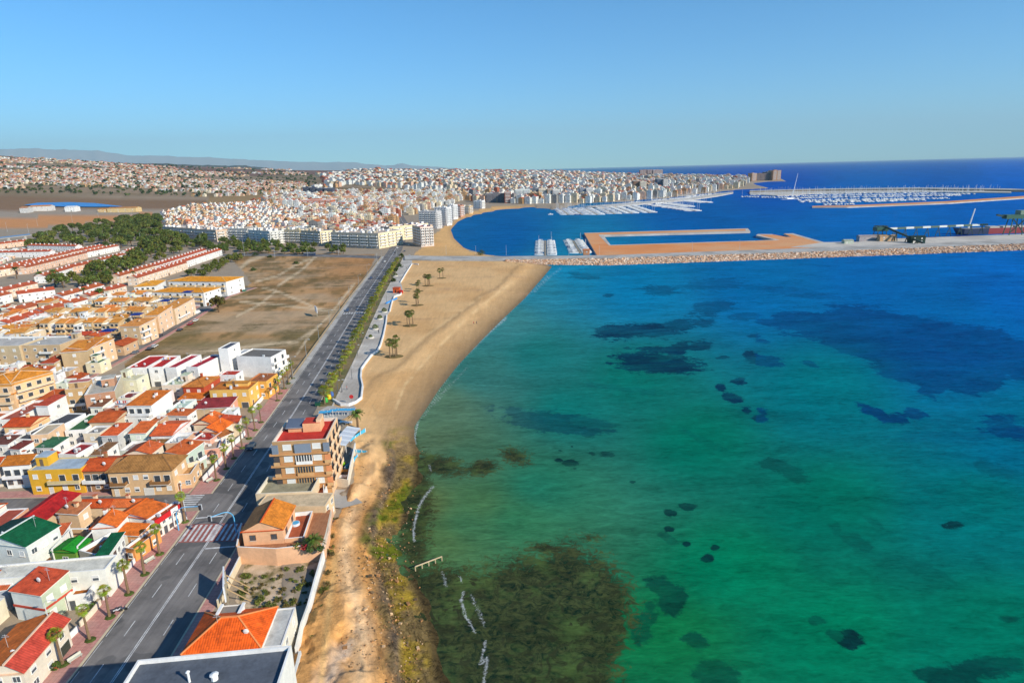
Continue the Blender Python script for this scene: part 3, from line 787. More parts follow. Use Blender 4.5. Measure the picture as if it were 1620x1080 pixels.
cx_ = (px[:-1, :-1] + px[1:, 1:]) / 2; cy_ = (py[:-1, :-1] + py[1:, 1:]) / 2
cd_ = np.maximum(sd[:-1, :-1], sd[1:, 1:])
ok = cd_ > -35
mb_ = inpoly(cx_, cy_, BEACH); mb2 = inpoly(cx_, cy_, B2); mf = inpoly(cx_, cy_, FIELD)
mrock = mb_ & (cy_ > 700)
at_ = dict(weed=weed, rock=rock)
grid_mesh('beach', Xl, Yl, Zl, ok & ((mb_ & ~mrock) | mb2), lcol, at_, M_LAND)
grid_mesh('rocky_shore', Xl, Yl, Zl, ok & mrock, lcol, at_, M_LAND)
grid_mesh('vacant_lot', Xl, Yl, Zl, ok & mf & ~mb_, lcol, at_, M_LAND)
grid_mesh('ground', Xl, Yl, Zl, ok & ~mb_ & ~mb2 & ~mf, lcol, at_, M_LAND)


# ------------------------------------------------------------------ roads and paths
def sheet(name, pts, z, mat, kind='structure'):
    mb = MB(); mb.face([(p[0], p[1], z) for p in pts], (1, 1, 1))
    return tag(mb.build(name, [mat]), kind=kind)


def slab(name, pts, z0, z1, mat, kind='structure', side=None):
    """a raised sheet with real edges; pts counter-clockwise"""
    a = sum(pts[i][0] * pts[(i + 1) % len(pts)][1] - pts[(i + 1) % len(pts)][0] * pts[i][1] for i in range(len(pts)))
    if a < 0: pts = pts[::-1]
    mb = MB(); mb.face([(p[0], p[1], z1) for p in pts], (1, 1, 1), 0)
    for i in range(len(pts)):
        p, q = pts[i], pts[(i + 1) % len(pts)]
        mb.face([(p[0], p[1], z0), (q[0], q[1], z0), (q[0], q[1], z1), (p[0], p[1], z1)], (1, 1, 1), 1)
    return tag(mb.build(name, [mat, side or mat]), kind=kind)


ROAD = [(-63, 20), (-66.2, 60), (-68.3, 90), (-70.5, 121), (-74, 160), (-77, 198), (-82.5, 254), (-87.2, 299), (-98, 400), (-110.5, 534), (-121, 640), (-132, 735), (-146, 850), (-172, 1010), (-215, 1220), (-270, 1450)]


def rail(pts, o):
    out = []
    for i, p in enumerate(pts):
        a = pts[max(i - 1, 0)]; b = pts[min(i + 1, len(pts) - 1)]
        dx, dy = b[0] - a[0], b[1] - a[1]; L = math.hypot(dx, dy)
        out.append((p[0] + dy / L * o, p[1] - dx / L * o))
    return out


def cut(pts, y0, y1):
    o = []
    xs = lambda y: float(np.interp(y, [p[1] for p in pts], [p[0] for p in pts]))
    return [(xs(y0), y0)] + [p for p in pts if y0 < p[1] < y1] + [(xs(y1), y1)]


def roadx(y, o=0): return float(np.interp(y, [p[1] for p in ROAD], [p[0] for p in ROAD])) + o


def strip(name, pts, o0, o1, z, mat, kind='structure', base=None, side=None):
    a = rail(pts, o0); b = rail(pts, o1)
    poly = b + a[::-1]
    if base is None: return sheet(name, poly if o1 > o0 else poly[::-1], z, mat, kind)
    return slab(name, poly, base, z, mat, kind, side)


strip('road', ROAD, -7.3, 7.3, .03, M_ASPH)
# side street between the two blocks of houses, and the street behind the vacant lot
SIDE = [(-77.0, 141.5), (-110, 141.2), (-160, 141.0), (-230, 140.4), (-330, 140)]
sheet('side_street', [(-75, 137.6), (-75, 144.6), (-330, 143.4), (-330, 136.6)], .022, M_ASPH)
LOTST = [tuple(G(a, b)[:2]) for a, b in [(120, 600), (225, 545), (300, 502), (350, 470), (395, 455)]]
strip('lot_street', LOTST, -4.2, 4.0, .02, M_ASPH)
strip('lot_street_pavement', LOTST, 4.0, 6.4, .13, M_PINK, base=-.05, side=M_KERB)
strip('lot_street_pavement', LOTST, -7.2, -4.2, .13, M_PINK, base=-.05, side=M_KERB)
CROSSB = [tuple(G(a, b)[:2]) for a, b in [(340, 404), (392, 403), (470, 403.5), (560, 405.5), (622, 408)]]
strip('far_cross_road', CROSSB, -9, 9, .026, M_ASPH)
# pavements
pave_l = cut(ROAD, 62, 136.4)
strip('pavement', pave_l, -13.2, -7.6, .13, M_PINK, base=-.05)
strip('kerb', pave_l, -7.6, -7.25, .15, M_KERB, base=-.05)
pave_l2 = cut(ROAD, 145, 176)
strip('pavement', pave_l2, -13.0, -7.6, .13, M_PINK, base=-.05)
strip('kerb', pave_l2, -7.6, -7.25, .15, M_KERB, base=-.05)
pave_l3 = cut(ROAD, 181, 225)
strip('pavement', pave_l3, -12.4, -7.6, .13, M_PINK, base=-.05)
strip('kerb', pave_l3, -7.6, -7.25, .15, M_KERB, base=-.05)
pave_l4 = cut(ROAD, 231, 610)
strip('lot_footway', pave_l4, -9.6, -7.25, .13, M_CONC, base=-.05)
slab('side_street_pavement', [(-86.5, 144.7), (-330, 143.5), (-330, 147.2), (-86.5, 148.4)], -.05, .13, M_PINK, side=M_KERB)
slab('side_street_pavement', [(-86.5, 137.5), (-330, 136.5), (-330, 134.8), (-86.5, 135.8)], -.05, .13, M_PINK, side=M_KERB)
pave_r = cut(ROAD, 40, 186)
strip('pavement', pave_r, 7.6, 10.2, .13, M_PINK, base=-.05)
strip('kerb', pave_r, 7.25, 7.6, .15, M_KERB, base=-.05)
med = cut(ROAD, 204, 600)
strip('palm_strip', med, 7.6, 12.4, .14, M_EARTH, base=-.05)
strip('kerb', med, 7.25, 7.6, .17, M_KERB, base=-.05)
strip('kerb', med, 12.4, 12.9, .30, M_PAVE, base=-.05)
# promenade and its white sea wall
WALL_PX = [(527, 634), (540, 642), (552, 642), (563, 638), (572, 631), (574, 612), (571, 598), (572, 585), (578, 576), (588, 563), (597, 557), (602, 548), (607, 531), (611, 511), (612, 500)]
WALL2_PX = [(617, 493), (620, 480), (624, 470), (634, 467), (637, 460)]
WALL3_PX = [(634, 447), (643, 432), (652, 418), (662, 419)]
wall1 = [tuple(G(a, b)[:2]) for a, b in WALL_PX]; wall2 = [tuple(G(a, b)[:2]) for a, b in WALL2_PX]; wall3 = [tuple(G(a, b)[:2]) for a, b in WALL3_PX]
inner = rail(cut(ROAD, 212, 590), 12.9)
slab('promenade', wall1 + wall2 + [tuple(G(636, 452)[:2])] + wall3[:3] + [tuple(G(652, 408)[:2])] + inner[::-1], -.6, .15, M_PAVE)


def wall(name, pts, h, t, col, label, cat='wall', mat=None, z0=-.4, cap=None, group=None, parent=None):
    mb = MB()
    L = rail(pts, -t / 2); Rr = rail(pts, t / 2)
    for i in range(len(pts) - 1):
        a, b, c, e = L[i], L[i + 1], Rr[i + 1], Rr[i]
        mb.face([(*e, z0), (*c, z0), (*c, h), (*e, h)], col); mb.face([(*b, z0), (*a, z0), (*a, h), (*b, h)], col)
        mb.face([(*e, h), (*c, h), (*b, h), (*a, h)], cap or col)
    for p, q in ((L[0], Rr[0]), (Rr[-1], L[-1])):
        mb.face([(*p, z0), (*q, z0), (*q, h), (*p, h)], col)
    o = mb.build(name, [mat or M_PAINT], parent)
    if parent is None: tag(o, label, cat, group)
    return o


wall('sea_wall', wall1, 1.0, .55, WHITE, 'long white sea wall curving round the near end of the promenade')
wall('sea_wall', wall2, 1.0, .55, WHITE, 'short white sea wall beside the red kiosk on the promenade')
wall('sea_wall', wall3, 1.0, .55, WHITE, 'white stepped sea wall at the far end of the promenade')
wall('lot_wall', rail(cut(ROAD, 233, 612), -9.9), .9, .3, S(170, 150, 120), 'low tan wall along the road edge of the vacant lot')
# kerb-side markings
ln = MB()


def mark(mb, a, b, w, z=.036, col=(1, 1, 1)):
    a = Vector(a).to_2d() if len(a) > 2 else Vector(a); b = Vector(b)
    d = (b - a).normalized(); n = Vector((d.y, -d.x)) * w / 2
    mb.face([(*(a + n), z), (*(b + n), z), (*(b - n), z), (*(a - n), z)], col)


for i in range(len(ROAD) - 1):
    for o_ in (-.16, .16):
        p = rail(ROAD, o_)
        mark(ln, p[i], p[i + 1], .17)
for o_ in (-3.6, 3.6):
    y = 30.0
    while y < 720:
        if not (124 < y + 3 < 136): mark(ln, (roadx(y, o_), y), (roadx(y + 4, o_), y + 4), .16)
        y += 10.5
y = 30.
while y < 600:
    if not 134 < y < 146 and not 176 < y < 182: mark(ln, (roadx(y, -6.9), y), (roadx(y + 6, -6.9), y + 6), .1)
    y += 7
# stop lines and the red and white crossing
mark(ln, (roadx(133, -6.8), 132.4), (roadx(133, -.4), 133.2), .5)
mark(ln, (roadx(119.5, .4), 119.6), (roadx(119.5, 6.8), 120.2), .5)
for k in range(12):
    o_ = -6.6 + k * 1.2
    mark(ln, (roadx(122.6, o_), 122.6), (roadx(129.4, o_), 129.4), .55, .040)
for k in range(6):
    yy = 138.1 + k * 1.08
    mark(ln, (-86.4, yy), (-81.6, yy), .5)
for k in range(5):
    yy = 175.9 + k * 1.2
    mark(ln, (-90.6, yy), (-86.8, yy), .5)
for k in range(9):
    o_ = -6.2 + k * 1.5
    mark(ln, (roadx(356, o_), 354), (roadx(358, o_), 358), .7)
mark(ln, (roadx(612, -6.8), 612), (roadx(612, 6.8), 613), .5); mark(ln, (roadx(690, -6.8), 690), (roadx(690, 6.8), 691), .5)
tag(ln.build('road_markings', [M_LINE]), kind='structure')
sheet('crossing_paint', [(roadx(122, -7), 122.2), (roadx(122, 7), 122.2), (roadx(130, 7), 129.8), (roadx(130, -7), 129.8)], .034, M_LINER)
slab('sand_track', [tuple(G(a, b)[:2]) for a, b in [(440, 1082), (452, 1020), (460, 1020), (448, 1082)]], -.2, .02, M_CONC)
sheet('ramp', [tuple(G(a, b)[:2]) for a, b in [(519, 774), (546, 774), (574, 795), (540, 804), (520, 801)]], .05, M_CONC)
sheet('beach_access', [tuple(G(a, b)[:2]) for a, b in [(492, 672), (505, 650), (522, 640), (540, 645), (560, 641), (566, 650), (545, 662), (520, 668)]], .05, M_CONC)
LOT_PX = [(372, 950), (388, 892), (420, 893), (506, 884), (484, 955), (470, 968), (380, 962)]
sheet('overgrown_lot', [tuple(G(a, b)[:2]) for a, b in LOT_PX], .05, M_WEED)
# ------------------------------------------------------------------ building kit
FOOT = []          # footprints of everything built by hand: (cx, cy, ux, uy, half w, half d, height)
WIN = {}


def win_mesh(kind, w, h):
    key = (kind, round(w, 1), round(h, 1))
    if key in WIN: return WIN[key]
    mb = MB(); f = .09
    fc = WHITE if kind != 'wood' else S(110, 70, 40)
    mb.box(-w / 2, -.07, -h / 2, w / 2, .02, -h / 2 + f, fc, 0); mb.box(-w / 2, -.07, h / 2 - f, w / 2, .02, h / 2, fc, 0)
    mb.box(-w / 2, -.07, -h / 2 + f, -w / 2 + f, .02, h / 2 - f, fc, 0); mb.box(w / 2 - f, -.07, -h / 2 + f, w / 2, .02, h / 2 - f, fc, 0)
    mb.box(-w / 2 - .08, -.16, -h / 2 - .08, w / 2 + .08, .02, -h / 2, S(220, 210, 195), 0)
    if kind == 'shut':
        mb.box(-w / 2 + f, -.04, -h / 2 + f, w / 2 - f, .01, h / 2 - f, S(228, 228, 224), 0)
    elif kind == 'half':
        mb.box(-w / 2 + f, -.03, -h / 2 + f, w / 2 - f, .01, 0, (.1, .1, .1), 1); mb.box(-w / 2 + f, -.05, 0, w / 2 - f, .01, h / 2 - f, S(228, 228, 224), 0)
    else:
        mb.box(-w / 2 + f, -.03, -h / 2 + f, w / 2 - f, .01, h / 2 - f, (.1, .1, .1), 1); mb.box(-.03, -.06, -h / 2 + f, .03, -.03, h / 2 - f, fc, 0)
    WIN[key] = mb.mesh('window', [M_METAL, M_GLASS]); return WIN[key]


def door_mesh(w, h, col):
    key = ('door', round(w, 1), round(h, 1), col)
    if key in WIN: return WIN[key]
    mb = MB()
    mb.box(-w / 2, -.06, 0, w / 2, .02, h, col, 0)
    mb.box(-w / 2 - .1, -.1, 0, -w / 2, .02, h + .1, S(225, 220, 210), 0); mb.box(w / 2, -.1, 0, w / 2 + .1, .02, h + .1, S(225, 220, 210), 0)
    mb.box(-w / 2, -.1, h, w / 2, .02, h + .1, S(225, 220, 210), 0)
    for k in range(1, 4): mb.box(-w / 2 + .05, -.08, h * k / 4 - .03, w / 2 - .05, -.06, h * k / 4 + .03, tuple(c * .7 for c in col), 0)
    WIN[key] = mb.mesh('door', [M_METAL]); return WIN[key]


def put(mesh, name, parent, face, w, d, s, z, off=0):
    """fix a window or door on a wall: face f(ront) r(ight) l(eft) b(ack)"""
    if face == 'f': loc, rz = (s, 0 - off, z), 0
    elif face == 'r': loc, rz = (w + off, s, z), math.pi / 2
    elif face == 'l': loc, rz = (-off, d - s, z), -math.pi / 2
    else: loc, rz = (w - s, d + off, z), math.pi
    return link(name, mesh, parent, loc, rz)


def rect3(A, B, C, h):
    a, b, c = G(*A, h), G(*B, h), G(*C, h)
    u = Vector((b.x - a.x, b.y - a.y)); w = u.length; u /= w
    n = Vector((-u.y, u.x)); d = (c - b).to_2d().dot(n)
    return a.x, a.y, math.atan2(u.y, u.x), w, max(abs(d), 2.5)


def roof_hip(mb, w, d, h, rise, ov, col, cap, kind, rf=.5, m=0):
    x0, x1, y0, y1 = -ov, w + ov, -ov, d + ov
    e = h; t = .18
    if kind == 'gable_x': r0, r1 = Vector((x0, (y0 + y1) / 2 * 1.0, e + rise)), Vector((x1, (y0 + y1) / 2, e + rise))
    elif kind == 'gable_y': xr = x0 + (x1 - x0) * rf; r0, r1 = Vector((xr, y0, e + rise)), Vector((xr, y1, e + rise))
    elif w >= d: r0, r1 = Vector((x0 + (y1 - y0) / 2, (y0 + y1) / 2, e + rise)), Vector((x1 - (y1 - y0) / 2, (y0 + y1) / 2, e + rise))
    else: r0, r1 = Vector(((x0 + x1) / 2, y0 + (x1 - x0) / 2, e + rise)), Vector(((x0 + x1) / 2, y1 - (x1 - x0) / 2, e + rise))
    a, b, c, dd = Vector((x0, y0, e)), Vector((x1, y0, e)), Vector((x1, y1, e)), Vector((x0, y1, e))
    c2 = col[1] if isinstance(col[0], tuple) else col  # left slope colour; darker where its shade is painted in
    col = col[0] if isinstance(col[0], tuple) else col
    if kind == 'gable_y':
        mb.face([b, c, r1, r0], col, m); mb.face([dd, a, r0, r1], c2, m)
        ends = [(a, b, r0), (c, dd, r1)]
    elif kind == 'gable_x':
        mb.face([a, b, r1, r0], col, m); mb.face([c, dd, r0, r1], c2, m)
        ends = [(dd, a, r0), (b, c, r1)]
    elif w >= d:
        mb.face([a, b, r1, r0], col, m); mb.face([c, dd, r0, r1], col, m); mb.face([b, c, r1], col, m); mb.face([dd, a, r0], col, m); ends = []
    else:
        mb.face([b, c, r1, r0], col, m); mb.face([dd, a, r0, r1], col, m); mb.face([a, b, r0], col, m); mb.face([c, dd, r1], col, m); ends = []
    for p, q in ((a, b), (b, c), (c, dd), (dd, a)):
        mb.face([p - Vector((0, 0, t)), q - Vector((0, 0, t)), q, p], cap, 1)
    mb.face([x - Vector((0, 0, t)) for x in (dd, c, b, a)], cap, 1)
    if (r1 - r0).length > .3: mb.beam(r0, r1, .28, cap, 1)
    if kind == 'hip':
        for p, r in ((a, r0), (dd, r0 if w >= d else r1), (b, r1 if w >= d else r0), (c, r1)): mb.beam(p, r, .24, cap, 1)
    return ends


def building(label, A, B=None, C=None, h=6.0, wall=WHITE, roof='flat', rcol=TERRA, fl=None, nf=None, nr=None, cat='house', name='house', rise=1.7, ov=.35, par=.7, rf=.5,
             group=None, wallr=None, kinds=('open', 'shut', 'half'), base=0.0, cap=None, clutter=.7, bal=(), door=True, trim=None, floor0=None, gable_wall=True, nl=None, rectw=None, dep=None, hut=None, chim=None, seedless=False):
    x, y, rz, w, d = rectw[:5] if rectw else rect3(A, B, C, h)
    if not label: label = None
    if dep: d = dep
    o = empty(name, (x, y, base if not rectw or len(rectw) == 5 else rectw[5]), rz)
    tag(o, label, cat, group)
    ux, uy = math.cos(rz), math.sin(rz)
    FOOT.append((x + ux * w / 2 - uy * d / 2, y + uy * w / 2 + ux * d / 2, ux, uy, w / 2, d / 2, h))
    wr_ = wallr or wall
    cap = cap or WHITE
    mb = MB()
    b0 = -1.2
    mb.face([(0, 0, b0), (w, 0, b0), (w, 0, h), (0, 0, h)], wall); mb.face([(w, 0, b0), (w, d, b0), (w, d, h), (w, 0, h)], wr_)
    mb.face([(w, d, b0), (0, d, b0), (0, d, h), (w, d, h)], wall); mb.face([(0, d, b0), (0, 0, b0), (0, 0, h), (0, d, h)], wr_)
    rm = MB()
    if roof == 'flat':
        t = min(.28, w * .08, d * .08); z = h - par
        for (a1, b1, c1, d1) in (((0, 0), (w, 0), (w - t, t), (t, t)), ((w, 0), (w, d), (w - t, d - t), (w - t, t)), ((w, d), (0, d), (t, d - t), (w - t, d - t)), ((0, d), (0, 0), (t, t), (t, d - t))):
            mb.face([(*a1, h), (*b1, h), (*c1, h), (*d1, h)], cap)
            mb.face([(*d1, h), (*c1, h), (*c1, z), (*d1, z)], cap)
        rm.face([(t, t, z), (w - t, t, z), (w - t, d - t, z), (t, d - t, z)], rcol, 0)
        rmats = [M_FLAT]
    elif roof == 'shed':
        hi = h + rise
        mb.face([(w, d, h), (0, d, h), (0, d, hi), (w, d, hi)], wall); mb.face([(w, 0, h), (w, d, h), (w, d, hi)], wr_); mb.face([(0, d, h), (0, 0, h), (0, d, hi)], wr_)
        k = rise / d
        p = [(-ov, -ov, h - ov * k + .02), (w + ov, -ov, h - ov * k + .02), (w + ov, d + ov, hi + ov * k + .02), (-ov, d + ov, hi + ov * k + .02)]
        q = [(a, b, c + .18) for a, b, c in p]
        rm.face(q, rcol, 0); rm.face(p[::-1], cap, 1)
        for i in range(4): rm.face([p[i], p[(i + 1) % 4], q[(i + 1) % 4], q[i]], cap, 1)
        rmats = [M_TILE, M_PAINT]
    else:
        cp = cap if cap != WHITE else tuple(c * .95 for c in (rcol[0] if isinstance(rcol[0], tuple) else rcol))
        ends = roof_hip(rm, w, d, h + .18, rise, ov, rcol, cp, roof, rf)
        if roof == 'gable_x':
            for xx, s_ in ((0, -1), (w, 1)):
                f = [(xx, 0, h), (xx, d, h), (xx, d / 2, h + rise + .1)]
                mb.face(f if s_ > 0 else f[::-1], wr_)
        elif roof == 'gable_y':
            for yy, s_ in ((0, 1), (d, -1)):
                f = [(0, yy, h), (w, yy, h), (-ov + (w + 2 * ov) * rf, yy, h + rise + .1)]
                mb.face(f if s_ > 0 else f[::-1], wall)
        rmats = [M_TILE, M_PAINT]
    if trim:
        for zz, tc in trim:
            mb.box(-.12, -.12, zz, w + .12, -.002, zz + .45, tc); mb.box(w + .002, -.12, zz, w + .12, d, zz + .45, tc)
    mb.build('wall', [M_PAINT], o)
    ro = rm.build('roof', rmats, o)
    # openings
    fl = fl or max(1, int(round((h - .4) / 2.9)))
    fh = (h - (par if roof == 'flat' else .1)) / fl
    for face, L, n in (('f', w, nf), ('r', d, nr), ('l', d, nl if nl is not None else (nr if nr is not None else None))):
        if n is None: n = int(L / 3.4)
        if L < 2.2: n = 0
        for k in range(fl):
            for i in range(n):
                s = L * (i + .5) / n + rnd.uniform(-.15, .15)
                if any(bf == face and bk == k and b0_ * L < s < b1_ * L for bf, bk, b0_, b1_ in bal):
                    put(door_mesh(1.5, 2.0, (.05, .06, .07)), 'balcony_door', o, face, w, d, s, fh * k + .12); continue
                if k == 0 and door and face != 'l' and (i + len(FOOT)) % 3 == 0:
                    put(door_mesh(rnd.choice([1.0, 1.0, 2.4]), 2.1, rnd.choice([S(120, 80, 50), S(225, 222, 215), S(90, 92, 96), S(60, 70, 60)])), 'door', o, face, w, d, s, 0); continue
                ww = min(1.3, L / n * .6)
                put(win_mesh(rnd.choice(kinds), ww, min(1.3, fh * .5)), 'window', o, face, w, d, s, fh * k + fh * .54)
    for bf, bk, s0, s1 in bal:
        L = w if bf == 'f' else d
        mbb = MB(); z = fh * bk
        x0, x1 = s0 * L, s1 * L
        mbb.box(x0, -1.25, z - .12, x1, -.003, z + .06, S(225, 215, 200))
        mbb.box(x0, -1.25, z + .06, x1, -1.15, z + .95, cap if cap else WHITE); mbb.box(x0, -1.15, z + .06, x0 + .1, -.003, z + .95, cap); mbb.box(x1 - .1, -1.15, z + .06, x1, -.003, z + .95, cap)
        bo = mbb.build('balcony', [M_PAINT], o)
        if bf == 'r': bo.rotation_euler = (0, 0, math.pi / 2); bo.location = (w, 0, 0)
    # things on the roof
    if roof == 'flat' and clutter > 0:
        z = h - par
        if (hut is None and rnd.random() < clutter * .8 and w > 6 and d > 6) or hut:
            hw, hd = (hut[2], hut[3]) if hut else (rnd.uniform(2.4, 3.4), rnd.uniform(2.6, 4))
            hx, hy = (hut[0], hut[1]) if hut else (rnd.choice([.5, w - hw - .5]), d - hd - .5)
            hh = hut[4] if hut and len(hut) > 4 else 2.5
            m2 = MB(); m2.box(hx, hy, z + .004, hx + hw, hy + hd, z + hh, wall, top=False, bottom=False)
            m2.box(hx - .15, hy - .15, z + hh, hx + hw + .15, hy + hd + .15, z + hh + .15, cap, top=(hut[5] if hut and len(hut) > 5 else rcol), mt=1)
            m2.box(hx + hw * .3, hy - .03, z + .01, hx + hw * .3 + .9, hy, z + 2.0, S(120, 100, 80))
            m2.build('rooftop_room', [M_PAINT, M_FLAT], o)
        if rnd.random() < clutter:
            m2 = MB(); ax, ay = rnd.uniform(.8, max(.9, w - 2)), rnd.uniform(.8, max(.9, d - 2))
            m2.box(ax, ay, z + .15, ax + .9, ay + .4, z + .85, S(225, 225, 222)); m2.box(ax + .05, ay + .05, z + .004, ax + .85, ay + .35, z + .15, GREY)
            m2.build('air_conditioner', [M_METAL], o)
        if rnd.random() < clutter * .5:
            m2 = MB(); ax, ay = rnd.uniform(1, max(1.1, w - 1.5)), rnd.uniform(1, max(1.1, d - 1.5))
            m2.tube([(ax, ay, z), (ax, ay, z + .5), (ax, ay, z + 1.2)], [.5, .5, .5], 8, S(200, 205, 210)); m2.build('water_tank', [M_METAL], o)
    if roof != 'flat' and (chim or (chim is None and rnd.random() < .6 and w > 4)):
        cx, cy = (chim if chim else (rnd.uniform(.25, .75) * w, rnd.uniform(.55, .8) * d))
        m2 = MB(); m2.box(cx - .35, cy - .35, h, cx + .35, cy + .35, h + rise + .9, wall); m2.box(cx - .45, cy - .45, h + rise + .9, cx + .45, cy + .45, h + rise + 1.05, S(200, 110, 70))
        m2.build('chimney', [M_PAINT], o)
    if rnd.random() < clutter * .7 and not seedless:
        ax, ay = rnd.uniform(.2, .8) * w, rnd.uniform(.4, .8) * d
        z = h - par if roof == 'flat' else h + rise * .3
        m2 = MB(); m2.tube([(ax, ay, z), (ax, ay, z + 3.2)], .035, 4, S(180, 180, 180)); m2.box(ax - .6, ay - .03, z + 2.7, ax + .6, ay + .03, z + 2.76, S(180, 180, 180)); m2.box(ax - .4, ay - .03, z + 3.0, ax + .4, ay + .03, z + 3.06, S(180, 180, 180))
        m2.build('antenna', [M_METAL], o)
    if rnd.random() < clutter * .45 and not seedless and cat == 'house':
        ax, ay = rnd.uniform(.15, .85) * w, rnd.uniform(.1, .5) * d; z = h - par if roof == 'flat' else h + rise * .2
        m2 = MB(); m2.tube([(ax, ay, z), (ax, ay, z + 1.1)], .04, 4, GREY); m2.ball((ax + .1, ay - .1, z + 1.25), .5, .16, .5, S(226, 226, 224), n=8, k=4); m2.build('satellite_dish', [M_METAL], o)
    if roof == 'flat' and rnd.random() < clutter * .35 and w > 5 and cat == 'house':
        z = h - par; y0_ = rnd.uniform(.3, .7) * d; m2 = MB()
        for xx in (.2, .8): m2.tube([(w * xx, y0_, z), (w * xx, y0_, z + 1.7)], .03, 4, GREY)
        m2.beam((w * .2, y0_, z + 1.65), (w * .8, y0_, z + 1.65), .02, GREY)
        for q in range(5):
            xa = w * (.24 + .11 * q); m2.box(xa, y0_ - .02, z + .7, xa + w * .08, y0_ + .02, z + 1.62, rnd.choice([WHITE, S(90, 130, 190), S(200, 80, 70), S(230, 200, 110), S(220, 220, 225)]))
        m2.build('clothes_line', [M_METAL], o)
    o['_w'] = w; o['_d'] = d
    return o, w, d


H = building
OR2 = S(222, 110, 42); RUST = S(190, 78, 34); GRN = S(16, 92, 56); DGRN = S(14, 62, 52); BRTERR = S(150, 82, 52); REDT = S(176, 52, 44); GRYR = S(128, 128, 130)
PINKW = S(236, 176, 150)

# ---- bottom-left block, beside the main road
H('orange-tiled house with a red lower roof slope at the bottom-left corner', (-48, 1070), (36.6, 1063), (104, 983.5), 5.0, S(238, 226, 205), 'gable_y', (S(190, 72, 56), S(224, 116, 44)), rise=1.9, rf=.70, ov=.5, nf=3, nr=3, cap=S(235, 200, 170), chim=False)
H('pale green-walled house with a low red pitched roof and white garage doors', (16.3, 934.5), (64.2, 942), (97.8, 909), 6.3, S(236, 238, 230), 'shed', S(206, 84, 50), rise=.9, wallr=S(196, 206, 178), nf=0, nr=2, kinds=('shut',), ov=.25, cap=S(235, 225, 210), chim=False, trim=[(3.0, S(200, 80, 60))])
H('white-walled patio house with an ochre terrace floor', (104, 943), (138.5, 938), (166, 908), 3.2, WHITE, 'flat', S(170, 98, 36), nf=2, nr=2, par=1.0, clutter=.25)
H('wide white flat-roofed house behind the pitched red roof', (-42, 919), (166, 900), (155, 879), 6.4, S(240, 238, 226), 'flat', S(226, 221, 205), par=.35, nf=6, nr=0, clutter=.0)
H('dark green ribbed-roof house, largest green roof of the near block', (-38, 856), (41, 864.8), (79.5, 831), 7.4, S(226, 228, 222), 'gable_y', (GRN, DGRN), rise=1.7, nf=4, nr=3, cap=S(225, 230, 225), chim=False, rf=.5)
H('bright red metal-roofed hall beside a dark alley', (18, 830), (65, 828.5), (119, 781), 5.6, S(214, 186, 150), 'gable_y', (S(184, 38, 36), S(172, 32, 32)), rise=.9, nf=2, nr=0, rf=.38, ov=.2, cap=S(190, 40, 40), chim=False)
H('flat brick-red roofed house left of the dark alley', (-34, 838), (1, 836), (37, 803), 5.0, S(226, 170, 140), 'flat', S(176, 84, 64), par=.3, clutter=.3)
H('beige house with a brown tiled roof behind the pergola', (91.6, 811), (123, 813), (136.5, 800), 6.4, S(226, 192, 152), 'shed', S(184, 112, 70), rise=.6, nf=0, nr=1)
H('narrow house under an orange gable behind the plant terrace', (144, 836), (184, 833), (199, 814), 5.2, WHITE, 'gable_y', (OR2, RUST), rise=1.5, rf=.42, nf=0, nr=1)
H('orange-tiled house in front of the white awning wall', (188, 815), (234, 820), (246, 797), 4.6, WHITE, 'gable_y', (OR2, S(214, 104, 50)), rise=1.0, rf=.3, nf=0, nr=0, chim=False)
cornerh, cw, cd = H('corner house with a red and white fascia on the side street', (231, 822), (244, 824), (266, 791), 4.8, WHITE, 'flat', S(176, 78, 44), par=.5, nf=1, nr=5, wallr=S(238, 230, 222), clutter=.2, kinds=('open', 'wood'))
m2 = MB(); m2.box(cw + .003, 0, 3.6, cw + .14, cd * .55, 4.95, S(206, 40, 44)); m2.box(cw + .003, cd * .55, 3.6, cw + .14, cd * .8, 4.95, WHITE); m2.box(cw + .003, cd * .8, 3.6, cw + .14, cd, 4.95, S(206, 40, 44))
m2.build('sign_band', [M_PAINT], cornerh)
H('low house with a bright orange awning roof beside the pavement', (184, 845), (219, 847), (219, 832), 3.6, S(240, 176, 120), 'shed', S(236, 122, 44), rise=.5, nf=2, nr=2, chim=False)
H('small bright green shed between the white pergolas', (84, 872), (119, 873), (124, 854), 3.8, S(110, 150, 60), 'gable_y', (S(34, 140, 40), S(26, 120, 36)), rise=.7, nf=1, nr=1, chim=False, clutter=0)
H('plant-filled roof terrace with a brown floor next to the green shed', (124, 870), (150, 877), (183, 842), 4.2, S(200, 190, 170), 'flat', S(140, 92, 60), par=.9, nf=1, nr=0, clutter=.8)
gs_, gw_, gd_ = H('white-fronted house with a narrow green sloping roof above the pavement', (152, 881), (170, 879), (198, 846), 6.0, WHITE, 'shed', GRN, rise=.5, nf=0, nr=4, wallr=S(230, 232, 226), cap=WHITE, chim=False, kinds=('wood', 'open'))
H('low orange-walled porch house beside the pavement palms', (196, 866), (212, 868), (236, 836), 3.2, S(240, 160, 90), 'flat', S(190, 120, 70), par=.6, nf=1, nr=2)
H('orange awning roof at the left edge below the white flat roof', (-40, 938), (10, 932), (40, 905), 4.6, S(180, 186, 196), 'shed', S(206, 104, 60), rise=1.0, nf=1, nr=0)
H('white house with a small tiled roof at the left edge of the bright red hall', (62, 850), (98, 846), (112, 832), 4.4, WHITE, 'shed', S(200, 100, 60), rise=.6, nf=1, nr=1)
H('terracotta-roofed house between the bright red hall and the side street', (126, 803), (172, 802), (180, 790), 4.4, S(232, 205, 170), 'gable_x', TERRA, rise=1.0, nf=0, nr=0)
